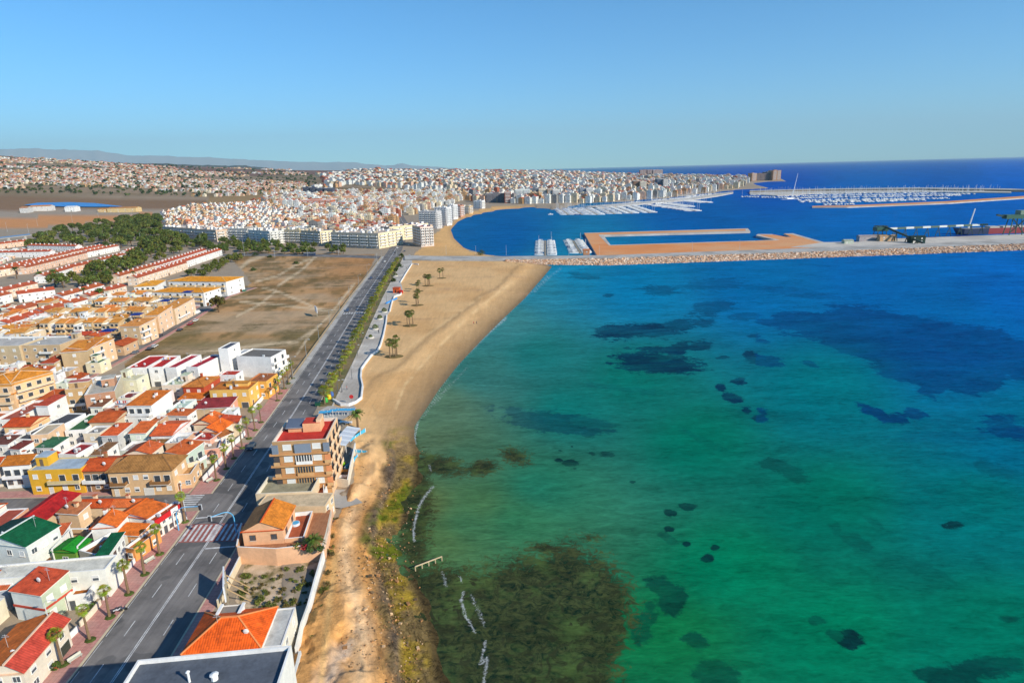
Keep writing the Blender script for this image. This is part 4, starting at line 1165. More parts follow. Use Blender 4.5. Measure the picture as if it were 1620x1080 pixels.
H('low orange-roofed house lining the side street behind the awning wall', (176, 802), (228, 801), (232, 790), 4.2, S(235, 200, 165), 'gable_x', S(214, 110, 56), rise=1.0, nf=0, nr=0)

# ---- block beyond the side street
hb, hw, hd = H('large beige house with a brown hipped roof on the side street', (170, 747), (271, 743), (291, 722), 7.0, S(226, 188, 142), 'hip', S(158, 112, 62), rise=2.6, nf=6, nr=2, bal=[('f', 1, .04, .28), ('f', 1, .66, .96)], kinds=('shut', 'half'), ov=.5, cap=S(150, 108, 66))
H('beige annex with a white-edged terrace beside the brown hipped roof', (273, 752), (302, 749), (315, 731), 4.2, S(230, 190, 145), 'flat', S(200, 150, 95), par=.9, nf=2, nr=2, clutter=0)
hy, yw, yd = H('yellow-fronted house with a pale blue-grey flat roof', (43, 744), (127, 741), (144, 722), 7.2, S(232, 176, 52), 'flat', S(176, 192, 204), par=.25, nf=4, nr=0, bal=[('f', 1, .38, .98)], cap=S(220, 196, 140), clutter=.15)
H('narrow brown-fronted house with an orange roof between the yellow and the beige houses', (129, 745), (169, 744), (184, 722), 6.2, S(168, 128, 92), 'gable_x', TERRA, rise=1.4, nf=3, nr=0, bal=[('f', 1, .05, .95)])
H('white house with an ochre-brown tiled roof and balcony at the left edge', (3, 737), (46, 734), (77, 717), 6.8, WHITE, 'gable_x', S(190, 112, 38), rise=1.3, nf=3, nr=1, bal=[('f', 1, .0, 1.0)], kinds=('wood',))
H('small orange-roofed house at the left edge beside the ochre roof', (-50, 742), (-4, 738), (20, 722), 6.0, S(235, 220, 200), 'gable_x', RUST, rise=1.2)
H('house with a dark red roof terrace behind the yellow house', (92, 718), (120, 719), (152, 700), 5.6, WHITE, 'flat', S(156, 44, 46), par=.6)
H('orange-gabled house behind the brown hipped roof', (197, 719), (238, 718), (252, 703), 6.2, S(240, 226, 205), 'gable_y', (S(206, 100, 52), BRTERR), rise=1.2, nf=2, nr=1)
H('pale-green-sided house with an orange slope right of the brown hipped roof', (263, 715), (293, 719.5), (309, 702), 6.8, S(232, 214, 190), 'shed', S(214, 106, 50), rise=.8, wallr=S(190, 205, 190), nf=0, nr=2, bal=[('r', 1, .1, .9)])
H('small brown-roofed house with white walls left of the brown hipped roof', (144, 720), (160, 720), (174, 703), 6.0, WHITE, 'shed', S(140, 100, 64), rise=.5)
H('white house with a green roof panel near the left edge', (57, 708), (84, 708), (106, 694), 5.2, WHITE, 'shed', S(56, 110, 76), rise=.4, nf=2)
H('white box house with a red-brown roof second from the left edge', (15, 710), (31, 711), (42, 700), 5.6, WHITE, 'shed', S(126, 58, 46), rise=.4)
H('white house with a dark brown roof and green shutter at the left edge', (-14, 704), (12, 703), (26, 691), 5.8, WHITE, 'shed', S(112, 66, 54), rise=.4)
H('long dark grey flat-roofed house of the left block', (22, 694), (54, 694.5), (112, 653), 6.0, WHITE, 'flat', (.075, .075, .082), par=.35, nf=2, nr=3, clutter=.5)
H('peach upper storey beside the long dark grey roof', (48, 688), (76, 686), (95, 669), 7.4, S(236, 196, 156), 'flat', S(200, 180, 150), par=.3, nf=2, nr=1, clutter=.2)
H('white house with a small terracotta roof in front of the banded apartment block', (56, 642), (75, 642), (87, 628), 7.4, WHITE, 'shed', S(190, 76, 50), rise=.6, nf=0, nr=1)
H('white house with a long terracotta roof terrace at the left edge', (-10, 664), (24, 663), (62, 633), 5.4, WHITE, 'flat', S(176, 92, 72), par=.8, nf=2, nr=0)
H('white house with a long green flat roof', (102, 681), (134, 679), (164, 653), 5.6, WHITE, 'flat', S(62, 110, 66), par=.45, nf=2, nr=0, clutter=.4)
H('beige house with a rust-coloured roof and skylight right of the green flat roof', (141, 668), (181, 667), (193, 647), 6.4, S(206, 186, 156), 'gable_x', S(196, 92, 42), rise=1.0, nf=0, nr=1)
H('tall white house with an orange front slope in the middle of the block', (200, 642), (239, 641.5), (264, 622), 9.2, WHITE, 'shed', S(220, 118, 40), rise=.9, nf=3, nr=0, bal=[('f', 2, .05, .95)])
H('white flat-roofed house in front of the tall orange-sloped one', (189, 658), (231, 657), (240, 641), 6.2, S(238, 238, 234), 'flat', S(214, 214, 206), par=.4, nf=2, nr=0)
H('pinkish-brown house with small red roof slopes and a big blank beige side wall', (133, 625), (181, 618), (218, 589), 9.0, S(190, 142, 112), 'flat', S(190, 184, 170), wallr=S(222, 208, 176), par=.7, nf=2, nr=0, bal=[('f', 1, .5, 1.0)], clutter=1, hut=(4, 9, 4, 5, 2.8))
H('tan three-storey house with a pink awning on its roof', (102, 616), (133, 613), (152, 597), 9.0, S(206, 168, 118), 'flat', S(176, 120, 104), nf=2, nr=0, bal=[('f', 1, .0, .95)], hut=(.6, 2, 6.5, 3, 2.3, S(190, 110, 104)))
for lab, a, b, c in (('left wing of the peach apartment block with orange banded balconies', (-46, 610), (17, 607), (25, 588)), ('right wing of the peach apartment block with orange banded balconies', (17.5, 606), (83, 588), (66, 575))):
    H(lab, a, b, c, 11.0, S(238, 196, 150), 'hip', S(222, 140, 46), rise=1.6, fl=3, cat='apartments', name='apartment_block', bal=[('f', 2, .05, .95), ('f', 1, .05, .95)], trim=[(6.9, S(222, 140, 46)), (10.2, S(225, 150, 60))], cap=S(235, 205, 165))
H('beige apartment house with a long orange roof facing the tan open yard', (96, 558), (137, 555), (150, 540), 9.6, S(206, 176, 134), 'shed', S(214, 132, 52), rise=.9, fl=3, nf=1, nr=0, cat='apartments', name='apartment_block')
H('peach apartment house with green-shuttered windows and an orange roof end', (137.5, 553), (180, 536), (169, 530), 9.6, S(240, 200, 158), 'shed', S(220, 140, 48), rise=.9, fl=3, nf=3, nr=1, cat='apartments', name='apartment_block', bal=[('f', 1, .0, .5), ('f', 2, .0, .5)])
H('grey-topped beige apartment house left of the long orange roof', (30, 546), (94, 545), (106, 531), 10.0, S(212, 182, 142), 'flat', S(190, 186, 178), fl=3, nf=4, nr=0, cat='apartments', name='apartment_block', bal=[('f', 1, .5, .8), ('f', 2, .5, .8)])
H('grey-topped apartment house at the left edge of the terraces', (-60, 548), (29.4, 546.5), (42, 532), 10.2, S(208, 186, 150), 'flat', S(196, 190, 182), fl=3, nf=5, nr=0, cat='apartments', name='apartment_block')

# ---- red-roofed white row and the houses by the vacant lot
H('first white row house with a bright red roof, leftmost of the red roofs', (199, 582), (231, 581), (246, 562), 8.0, WHITE, 'flat', S(196, 40, 34), par=.45, nf=2, nr=0, clutter=.3)
H('second white row house with a bright red roof', (234.5, 581), (257, 580), (281, 562), 8.2, WHITE, 'flat', S(200, 44, 38), par=.6, nf=1, nr=0, clutter=.2)
H('white row house with a crimson roof between two dark gaps', (261, 581), (278.5, 581), (304, 560.5), 8.1, WHITE, 'flat', S(180, 44, 58), par=.5, nf=0, nr=0, clutter=.5)
H('white end row house with a crimson roof, nearest the modern white building', (294, 580), (312.5, 580.5), (337, 560.5), 8.3, WHITE, 'flat', S(184, 46, 60), par=.6, nf=1, nr=0, clutter=.4)
mw, mww, mwd = H('modern white building with balconies beside the road and the vacant lot', (373.5, 563), (428, 565), (436, 552), 9.0, WHITE, 'flat', S(120, 116, 110), par=.5, nf=0, nr=2, fl=3, bal=[('r', 1, .0, 1.0), ('r', 2, .0, 1.0)], clutter=.4, cat='building', name='building')
H('slim white tower with solar panels on top of the modern white building', (345, 551), (360, 551), (371, 541), 12.4, WHITE, 'flat', S(90, 96, 110), par=.3, nf=0, nr=1, clutter=0, cat='building', name='building')
H('white link wing between the slim tower and the modern white building', (360.5, 566), (373, 566), (384, 552), 6.6, S(232, 236, 240), 'flat', S(180, 184, 188), par=.3, nf=1, nr=0, clutter=0, cat='building', name='building')
H('brick-red house with an orange-brown hipped roof', (289, 612), (322, 612), (331, 596), 6.4, S(190, 82, 52), 'hip', S(196, 122, 56), rise=1.3, nf=2, nr=1, kinds=('shut',))
H('brick-red porch with orange tiles in front of the orange-brown hipped roof', (282, 632), (318, 632), (317, 622), 3.6, S(196, 92, 60), 'shed', S(212, 112, 36), rise=.6, nf=2, nr=0, chim=False)
H('white house with a flat red roof right of the orange-brown hipped roof', (346, 593), (372.5, 593), (380, 585.5), 7.2, WHITE, 'flat', S(200, 66, 44), par=.3, nf=1, nr=1)
yl, ylw, yld = H('yellow house with a brown mansard edge and white-framed windows', (331, 617), (393, 615.5), (402, 602), 7.0, S(240, 190, 100), 'flat', S(206, 122, 48), par=.4, nf=4, nr=2, kinds=('shut',), cap=S(150, 100, 66), hut=(4, 4.5, 8, 2.5, 1.2, S(222, 150, 60)), clutter=1)
H('amber house with a brown flat roof behind the yellow one', (391, 603), (421, 603), (432, 590), 7.0, S(240, 178, 84), 'flat', S(172, 104, 62), par=.4, nf=2, nr=2, bal=[('r', 1, .1, .9)], cap=S(200, 130, 80))
H('long house with a dull dark red roof and pink end wall', (308, 647), (362, 644), (376, 630), 5.0, S(214, 186, 150), 'shed', S(152, 54, 54), wallr=S(238, 170, 140), rise=.5, nf=1, nr=1, chim=False)
H('white house with a rough orange flat roof left of the dull dark red roof', (263, 657), (296, 658), (303, 649), 5.4, WHITE, 'shed', S(204, 104, 50), rise=.3, nf=1, nr=2)
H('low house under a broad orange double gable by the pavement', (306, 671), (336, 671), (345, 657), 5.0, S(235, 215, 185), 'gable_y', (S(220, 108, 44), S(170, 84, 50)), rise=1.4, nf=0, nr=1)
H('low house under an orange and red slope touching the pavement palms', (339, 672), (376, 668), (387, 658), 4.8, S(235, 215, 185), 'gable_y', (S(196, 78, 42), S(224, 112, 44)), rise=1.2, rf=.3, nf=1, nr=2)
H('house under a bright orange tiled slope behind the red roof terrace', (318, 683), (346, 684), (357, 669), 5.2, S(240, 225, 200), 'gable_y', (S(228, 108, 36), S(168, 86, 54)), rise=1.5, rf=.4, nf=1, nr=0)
H('house with a weathered brown-orange roof and tall fence by the pavement', (350, 692), (368, 684), (384, 668), 4.6, S(240, 225, 205), 'shed', S(176, 104, 52), rise=.5, nf=1, nr=2)
H('pink house with a red roof terrace on the first floor', (303, 695), (332, 696), (340, 682), 5.2, PINKW, 'flat', S(190, 60, 48), par=.4, nf=2, nr=1, clutter=.4)
H('pink balcony house beside the pavement, below the red roof terrace', (318, 712), (346, 708), (358, 692), 4.4, PINKW, 'flat', S(196, 170, 150), par=.7, nf=2, nr=2, bal=[('r', 1, .1, .9)])
H('cream house with a grey terrace opposite the flat-topped beige building', (296, 733), (316, 728), (333, 712), 4.6, S(240, 215, 180), 'flat', S(170, 160, 140), par=.8, nf=2, nr=2, clutter=.5)

# ---- seaward side of the road
bl_, br_ = G(218, 1043, 16.5), G(461, 1020, 16.5); bu_ = (br_ - bl_).to_2d(); bw_ = bu_.length; bu_.normalize()
nb, nbw, nbd = H('large white building with a dark flat roof and broad white parapet at the bottom edge', None, None, None, 16.5, S(235, 232, 225), 'flat', (.10, .115, .14), par=.6, nf=0, nr=0, clutter=0, cat='building', name='building', rectw=(bl_.x + bu_.y * 24, bl_.y - bu_.x * 24, math.atan2(bu_.y, bu_.x), bw_, 24))
hr, hrw, hrd = H('house with a large vivid orange hipped roof in front of the overgrown lot', (290, 1034), (411, 1024), (436.5, 962), 6.0, S(236, 226, 208), 'hip', S(232, 96, 30), rise=2.5, nf=3, nr=2, cap=S(240, 150, 90), ov=.3, chim=False)
m2 = MB(); q = .42 * hrw
m2.box(q - 2.2, hrd - 5.0, 6.2, q + 1.6, hrd + .2, 7.3, WHITE, top=False); m2.box(q - 2.4, hrd - 5.2, 7.3, q - 1.9, hrd + .3, 7.6, WHITE); m2.box(q + 1.3, hrd - 5.2, 7.3, q + 1.8, hrd + .3, 7.6, WHITE); m2.box(q - 1.9, hrd - 5.2, 7.3, q + 1.3, hrd - 4.8, 7.6, WHITE)
m2.face([(q - 2.0, hrd - 4.9, 7.1), (q + 1.4, hrd - 4.9, 7.1), (q + 1.4, hrd + .1, 7.1), (q - 2.0, hrd + .1, 7.1)], S(150, 140, 130))
m2.build('roof_terrace', [M_PAINT], hr)
H('pale grey flat-roofed strip house right of the vivid orange hipped roof', (413.5, 1024), (446, 1021), (463, 960), 5.4, S(236, 228, 210), 'flat', S(206, 206, 200), par=.15, nf=0, nr=2, clutter=0)
vl, vw, vd = H('peach villa with an orange gabled roof beside the crossing', (383, 841), (447, 837), (465, 801), 6.6, S(240, 186, 142), 'gable_y', (S(216, 130, 46), S(150, 108, 66)), rise=2.1, nf=2, nr=2, cap=S(226, 96, 40), ov=.35, clutter=.3, kinds=('wood',))  # left roof slope browner: its shade is put into the tile colour
vt, vtw, vtd = H('peach terrace wing with a terracotta floor and white balustrade beside the villa', (450, 852), (481, 849), (489, 808), 4.2, S(240, 186, 142), 'flat', S(178, 92, 58), par=.9, nf=1, nr=1, clutter=0, cap=WHITE)
H('low beige flat-roofed building between the villa and the tall apartment house', (406, 800), (514, 800), (520, 779), 5.0, S(224, 196, 156), 'flat', S(216, 192, 156), par=.12, nf=0, nr=2, clutter=0, cat='building', name='building', cap=S(230, 205, 170))
H('grey-green roof terrace with cream parapets in front of the tall apartment house', (404, 781), (493, 777), (503, 749), 5.4, S(226, 204, 170), 'flat', S(160, 154, 128), par=1.1, nf=0, nr=0, clutter=.0, cat='building', name='building', cap=S(236, 226, 205), hut=(1, 1, 5.0, 4.0, 1.6, S(70, 76, 92)))
H('brick-floored yard building beside the white slatted wall', (495, 789), (513, 786), (521, 753), 3.4, S(236, 220, 196), 'flat', S(176, 96, 66), par=1.0, nf=0, nr=1, clutter=0, cat='building', name='building')

# the five-storey apartment house
ap, apw, apd = rect3((430, 699), (516.5, 694), (531, 659.5), 16)[0:1] + rect3((430, 699), (516.5, 694), (531, 659.5), 16)[3:5]
ax_, ay_, arz, apw, apd = rect3((430, 699), (516.5, 694), (531, 659.5), 16)
apt = empty('apartment_building', (ax_, ay_, 0), arz)
tag(apt, 'tan five-storey apartment building with a red flat roof beside the beach bar', 'apartments')
FOOT.append((ax_ + apw / 2, ay_ + apd / 2, 1, 0, apw / 2, apd / 2, 16))
AT = S(198, 146, 96); AT_SUNLIT = S(238, 196, 154)  # sea side wall is the tan lightened, sunlight put into the colour
mb = MB(); t = .35
z1 = 16.0
mb.face([(0, 0, -1), (apw, 0, -1), (apw, 0, 12.6), (0, 0, 12.6)], AT); mb.face([(apw, 0, -1), (apw, apd, -1), (apw, apd, z1), (apw, 0, z1)], AT_SUNLIT)
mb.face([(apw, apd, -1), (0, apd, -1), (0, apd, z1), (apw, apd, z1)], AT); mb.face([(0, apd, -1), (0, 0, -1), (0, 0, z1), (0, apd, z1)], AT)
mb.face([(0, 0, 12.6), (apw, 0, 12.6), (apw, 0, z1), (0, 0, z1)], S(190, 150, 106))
for (a1, b1, c1, d1) in (((0, 0), (apw, 0), (apw - t, t), (t, t)), ((apw, 0), (apw, apd), (apw - t, apd - t), (apw - t, t)), ((apw, apd), (0, apd), (t, apd - t), (apw - t, apd - t)), ((0, apd), (0, 0), (t, t), (t, apd - t))):
    mb.face([(*a1, z1), (*b1, z1), (*c1, z1), (*d1, z1)], S(236, 222, 200)); mb.face([(*d1, z1), (*c1, z1), (*c1, z1 - .9), (*d1, z1 - .9)], S(236, 226, 210))
mb.build('wall', [M_PAINT], apt)
mb = MB(); mb.face([(t, t, z1 - .9), (apw - t, t, z1 - .9), (apw - t, apd - t, z1 - .9), (t, apd - t, z1 - .9)], S(204, 58, 46)); mb.build('roof', [M_FLAT], apt)
mb = MB(); hx, hy = apw * .44, apd * .50
mb.box(hx, hy, z1 - .896, hx + apw * .34, hy + apd * .30, z1 + 1.5, S(238, 180, 134), top=S(206, 66, 50)); mb.box(hx + apw * .26, hy + .4, z1 + 1.5, hx + apw * .34, hy + apd * .30, z1 + 2.3, S(240, 200, 160))
mb.build('rooftop_room', [M_PAINT], apt)
mb = MB(); mb.box(hx - 3.9, hy + .4, z1 - .896, hx - .2, hy + 3.2, z1 + .6, S(226, 170, 126), top=False)
p0 = [(hx - 4.4, hy - .1, z1 + .5), (hx - .1, hy - .1, z1 + .5), (hx - .1, hy + 3.6, z1 + 1.7), (hx - 4.4, hy + 3.6, z1 + 1.7)]
mb.face(p0, S(92, 104, 124), 0); mb.face([(a, b, c - .12) for a, b, c in p0][::-1], S(92, 104, 124))
for i in range(4): mb.face([tuple(Vector(p0[i]) - Vector((0, 0, .12))), tuple(Vector(p0[(i + 1) % 4]) - Vector((0, 0, .12))), p0[(i + 1) % 4], p0[i]], S(190, 190, 186))
mb.build('stair_tower', [M_PAINT], apt)
for k, zz in enumerate((2.7, 5.9, 9.1, 12.3)):     # floor bands: projecting slabs, the sea side painted in a sunlit tone
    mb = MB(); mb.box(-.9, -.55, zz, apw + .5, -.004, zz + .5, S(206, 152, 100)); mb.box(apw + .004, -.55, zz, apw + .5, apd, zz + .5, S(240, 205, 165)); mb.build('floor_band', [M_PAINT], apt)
for k in range(4):
    zz = 3.0 + 3.2 * k
    for fx in (.26, .80):
        w_ = link('window', win_mesh('shut', 2.1, 1.5), apt, (apw * fx, -.01, zz + 1.75))
    mb = MB()
    x0, x1 = apw * .40, apw * .70
    if k == 3:
        mb.box(x0, -.5, zz + .2, x1, -.004, zz + 2.5, S(130, 142, 158), 1); mb.build('enclosed_balcony', [M_PAINT, M_METAL], apt)
    else:
        mb.box(x0, -.5, zz + .2, x1, -.3, zz + 1.0, S(214, 166, 112) if k != 2 else WHITE, 0)
        mb.box(x0, -.06, zz + 1.0, x1, -.004, zz + 2.6, (.05, .05, .055), 1)
        for q in range(7): mb.box(x0 + (x1 - x0) * q / 6 - .06, -.3, zz + 1.0, x0 + (x1 - x0) * q / 6 + .06, -.1, zz + 2.6, WHITE if k == 2 else S(200, 160, 110), 0)
        mb.build('balcony', [M_PAINT, M_GLASS], apt)
    for fx, nm in ((-.01, 'left'), (.93, 'right')):
        mb = MB(); x0, x1 = (apw * fx, apw * (fx + .11))
        if k == 3: mb.box(x0, -.52, zz + .2, x1, -.004, zz + 2.5, S(124, 136, 152), 1); mb.build('enclosed_balcony', [M_PAINT, M_METAL], apt)
        else:
            mb.box(x0, -.52, zz + .2, x1, -.42, zz + 1.1, S(214, 170, 120), 0); mb.box(x0, -.05, zz + .3, x1, -.004, zz + 2.5, S(228, 150, 100) if fx > .5 else (.07, .06, .06), 0); mb.build('balcony', [M_PAINT, M_METAL], apt)
for k in range(4):
    for s_ in (.22, .55, .85):
        zz = 3.0 + 3.2 * k
        mb = MB(); y0, y1 = apd * (s_ - .11), apd * (s_ + .11)
        mb.box(apw + .004, y0, zz + .2, apw + .7, y1, zz + .32, S(244, 214, 178)); mb.box(apw + .6, y0, zz + .32, apw + .7, y1, zz + 1.25, S(244, 214, 178)); mb.box(apw + .004, y0 + .6, zz + .35, apw + .05, y1 - .6, zz + 2.4, (.05, .05, .055)); mb.build('balcony', [M_PAINT], apt)  # sea side balconies share the painted-in sunlit tone
    for s_ in (.3, .7): put(win_mesh('half', 1.5, 1.4), 'window', apt, 'l', apw, apd, apd * s_, 3.0 + 3.2 * k + 1.7)

# ---- garden walls of the seaward plots
CR = S(232, 216, 184)


def px_wall(label, pts, h, t=.25, col=WHITE, cap=None, name='garden_wall', base=0):
    return wall(name, [tuple(G(a, b, base)[:2]) for a, b in pts], h, t, col, label, 'wall', cap=cap)


px_wall('cream wall along the road side of the overgrown lot', [(346, 962), (366, 922), (383, 888)], 1.9, .3, CR, WHITE)
px_wall('white seaward wall of the overgrown lot', [(489, 972), (500, 930), (513, 884)], 2.2, .35, WHITE)
px_wall('white seaward wall beside the brown yard near the bottom edge', [(470, 1040), (479, 1000), (489, 972)], 2.2, .35, S(240, 236, 226))
px_wall('white wall with grey face at the bottom edge beside the sand', [(462, 1100), (476, 1040)], 1.5, .4, S(225, 226, 222))
px_wall('peach seaward wall of the villa garden', [(514, 882), (522, 850), (528, 800)], 2.0, .4, S(240, 190, 150), S(245, 215, 190))
px_wall('peach retaining wall between the villa garden and the overgrown lot', [(380, 891), (440, 894), (512, 886)], 4.2, .3, S(240, 188, 146), WHITE)
px_wall('peach side wall of the villa patio beside the pavement', [(379, 889), (386, 852)], 4.2, .3, S(240, 195, 155), WHITE)
px_wall('white slatted wall above the concrete ramp', [(511, 808), (517, 790), (523, 768)], 3.2, .3, WHITE)
px_wall('cream wall of the patio below the apartment building', [(522, 766), (551, 771), (556, 745), (563, 712)], 2.4, .3, S(240, 225, 200), WHITE)
px_wall('low white wall between the pavement and the near patio houses', [(46, 1078), (70, 1052), (103, 1020), (125, 998)], 1.3, .25, WHITE)
px_wall('low cream wall in front of the green-walled house', [(128, 992), (146, 974), (160, 957)], 1.3, .25, S(240, 225, 200))
px_wall('white fence wall in front of the ochre patio', [(164, 950), (180, 932), (196, 915)], 1.3, .25, WHITE)
px_wall('low white wall in front of the narrow green roof', [(186, 923), (204, 902), (214, 890)], 1.2, .25, WHITE)
for lab, pts in (('white fence wall beside the pavement palms below the pink house', [(322, 762), (340, 742), (352, 728)]), ('white fence wall beside the pavement under the brown-orange roof', [(356, 722), (372, 704), (388, 688)]),
                 ('white fence wall in front of the yellow house garden', [(398, 652), (414, 634), (430, 614)]), ('white fence wall under the balconies of the modern white building', [(432, 612), (444, 598), (450, 588)])):
    px_wall(lab, pts, 1.5, .25, WHITE)
# white pergola frames between the green roofs
for lab, pa, pb, pc in (('white pergola frame over the yard beside the big green roof', (82, 868), (112, 836), (150, 836)), ('white pergola frame over the plant-filled terrace', (122, 864), (150, 836), (172, 834))):
    o = empty('pergola', G(*pa, 0)); tag(o, lab, 'pergola')
    a, b, c = [G(*p, 4.6) - o.location for p in (pa, pb, pc)]
    mb = MB(); mb.beam(a, b, .22, WHITE); mb.beam(b, c, .22, WHITE); mb.build('beam', [M_METAL], o)
    for p in (a, b, c):
        mb = MB(); mb.box(p.x - .1, p.y - .1, -1, p.x + .1, p.y + .1, p.z - .11, WHITE); mb.build('post', [M_METAL], o)
# ------------------------------------------------------------------ fill-in houses of the left blocks
LM = [((230, 745), 'the brown hipped roof'), ((88, 742), 'the yellow-fronted house'), ((25, 735), 'the ochre-brown roof'), ((70, 690), 'the long dark grey roof'), ((130, 678), 'the long green roof'), ((160, 665), 'the rust roof with the skylight'),
      ((222, 640), 'the tall orange-sloped house'), ((210, 656), 'the white box under the orange slope'), ((160, 622), 'the pinkish-brown house'), ((118, 614), 'the tan three-storey house'), ((50, 600), 'the orange-banded apartments'), ((305, 612), 'the brick-red house'),
      ((360, 615), 'the yellow house'), ((335, 643), 'the dull dark red roof'), ((280, 656), 'the rough orange flat roof'), ((215, 580), 'the first red-roofed row house'), ((320, 580), 'the crimson-roofed end house'), ((400, 563), 'the modern white building'),
      ((335, 676), 'the orange slopes by the palms'), ((320, 695), 'the red roof terrace'), ((220, 715), 'the orange gable behind the hipped roof'), ((120, 715), 'the dark red terrace'), ((60, 848), 'the big green ribbed roof'), ((70, 815), 'the bright red metal hall'),
      ((105, 805), 'the brown tiled house by the pergola'), ((60, 910), 'the wide white flat roof'), ((210, 810), 'the white awning wall'), ((140, 870), 'the plant terrace'), ((55, 940), 'the low red pitched roof'), ((30, 640), 'the long terracotta terrace'),
      ((70, 630), 'the small terracotta roof'), ((120, 555), 'the long orange roof'), ((15, 543), 'the grey-topped apartments'), ((250, 490), 'the peach corner house'), ((310, 450), 'the long white orange-roofed block'), ((190, 510), 'the beige end house of the terraces')]
LMW = [(P(*[np.array(v) for v in G(a, b, 4)]), t) for (a, b), t in LM]
USED = set()


def autolabel(px_, py_, wname, rname, tname, h):
    order = sorted(LM, key=lambda t: (t[0][0] - px_) ** 2 + ((t[0][1] - py_) * 1.6) ** 2)
    for (lx, ly), ph in order[:8]:
        dx, dy = px_ - lx, (py_ - ly) * 1.6
        dr = ('right of' if dx > 0 else 'left of') if abs(dx) > abs(dy) else ('in front of' if dy > 0 else 'behind')
        for ad in ('', 'low ' if h < 4.6 else ('tall ' if h > 6.6 else 'mid-height ')):
            s = f'{ad}{wname} house with a {rname} {tname} {dr} {ph}'
            if s not in USED and len(s.split()) <= 16: USED.add(s); return s
    return None


def overlaps(x, y, ux, uy, w, d, gap=.25):
    pts = []
    for i in (-1, -.33, .33, 1):
        for j in (-1, -.33, .33, 1):
            a, b = i * (w / 2 + gap), j * (d / 2 + gap)
            pts.append((x + ux * a - uy * b, y + uy * a + ux * b))
    for fx, fy, fux, fuy, hw, hd_, fh in FOOT:
        if (fx - x) ** 2 + (fy - y) ** 2 > (hw + hd_ + w + d) ** 2: continue
        for p, q in pts:
            dx, dy = p - fx, q - fy
            if abs(dx * fux + dy * fuy) < hw and abs(-dx * fuy + dy * fux) < hd_: return True
        dx, dy = fx - x, fy - y
        if abs(dx * ux + dy * uy) < w / 2 and abs(-dx * uy + dy * ux) < d / 2: return True
    return False


WALLS = [('white', WHITE, 6), ('cream', S(240, 226, 200), 3), ('peach', PEACH, 1.5), ('tan', S(210, 180, 140), 1), ('pale grey', S(210, 210, 208), 1), ('pink', PINKW, .6)]
ROOFS = [('orange-tiled', S(212, 104, 48), 3), ('terracotta', TERRA, 3), ('brick-red', S(178, 66, 48), 1.1), ('dark red', S(140, 58, 50), .5), ('pale', S(210, 204, 190), 3), ('grey', S(150, 150, 150), 1.6), ('brown', S(140, 94, 60), 1.4), ('green', S(60, 104, 70), .3)]


def pick(lst):
    r = rnd.uniform(0, sum(l[2] for l in lst))
    for l in lst:
        r -= l[2]
        if r <= 0: return l
    return lst[-1]


def fill(poly, group, sx, sy, hr, rz=0.0, limit=200, sizes=((6, 9), (7, 12)), skip=.05, roofs=None, shared=None):
    ws = [G(a, b, 2) for a, b in poly]
    x0, x1 = min(p.x for p in ws), max(p.x for p in ws); y0, y1 = min(p.y for p in ws), max(p.y for p in ws)
    n = 0
    cxm, cym = (x0 + x1) / 2, (y0 + y1) / 2
    R_ = max(x1 - x0, y1 - y0) * .75
    c_, s_ = math.cos(rz), math.sin(rz)
    gx = -R_
    while gx < R_:
        gy = -R_
        while gy < R_:
            x = cxm + gx * c_ - gy * s_; y = cym + gx * s_ + gy * c_
            for att in range(4 if not shared else 2):
                f = (1, .8, .62, .48)[att]
                w = rnd.uniform(*sizes[0]) * f; d = rnd.uniform(*sizes[1]) * f
                xx, yy = x + rnd.uniform(-1.5, 1.5), y + rnd.uniform(-1.5, 1.5)
                if w < 3 or d < 3: continue
                h = rnd.uniform(*hr)
                qx, qy = P(np.array(xx), np.array(yy), np.array(h))
                if not inpoly(qx, qy, poly): break
                if rnd.random() < skip: break
                if overlaps(xx, yy, c_, s_, w, d): continue
                wn__, wc, _ = pick(WALLS); rn__, rc_, _ = pick(roofs or ROOFS)
                ty = rnd.choice(['flat', 'flat', 'shed', 'gable_x', 'gable_y']) if rn__ not in ('pale', 'grey', 'green') else 'flat'
                lab = autolabel(float(qx), float(qy), wn__, rn__, {'flat': 'flat roof', 'shed': 'sloping roof', 'gable_x': 'gabled roof', 'gable_y': 'gabled roof'}[ty], h)
                gg = group
                if shared: lab = f'low {wn__} {shared[0]} with a {rn__} roof {shared[1]}'; gg = f'{wn__} {shared[0]}s with {rn__} roofs'
                if lab is None: break
                wcol = tuple(min(.82, c * rnd.uniform(.9, 1.05)) for c in wc); rc2 = tuple(c * rnd.uniform(.8, 1.15) for c in rc_)
                building(lab, None, h=h, wall=wcol, roof=ty, rcol=rc2, rise=rnd.uniform(.5, 1.3), rectw=(xx - c_ * w / 2 + s_ * d / 2, yy - s_ * w / 2 - c_ * d / 2, rz, w, d), group=gg, par=rnd.uniform(.3, .9), nf=int(w / 3.6), nr=int(d / 4.5), nl=0, clutter=.85, rf=rnd.choice([.35, .5, .5]))
                n += 1
                break
            if n >= limit: return
            gy += sy
        gx += sx


# ---- rows of terraced houses with orange roofs, left of the vacant lot
ORD = ['first', 'second', 'third', 'fourth', 'fifth', 'sixth', 'seventh', 'eighth', 'ninth', 'tenth', 'eleventh', 'twelfth']


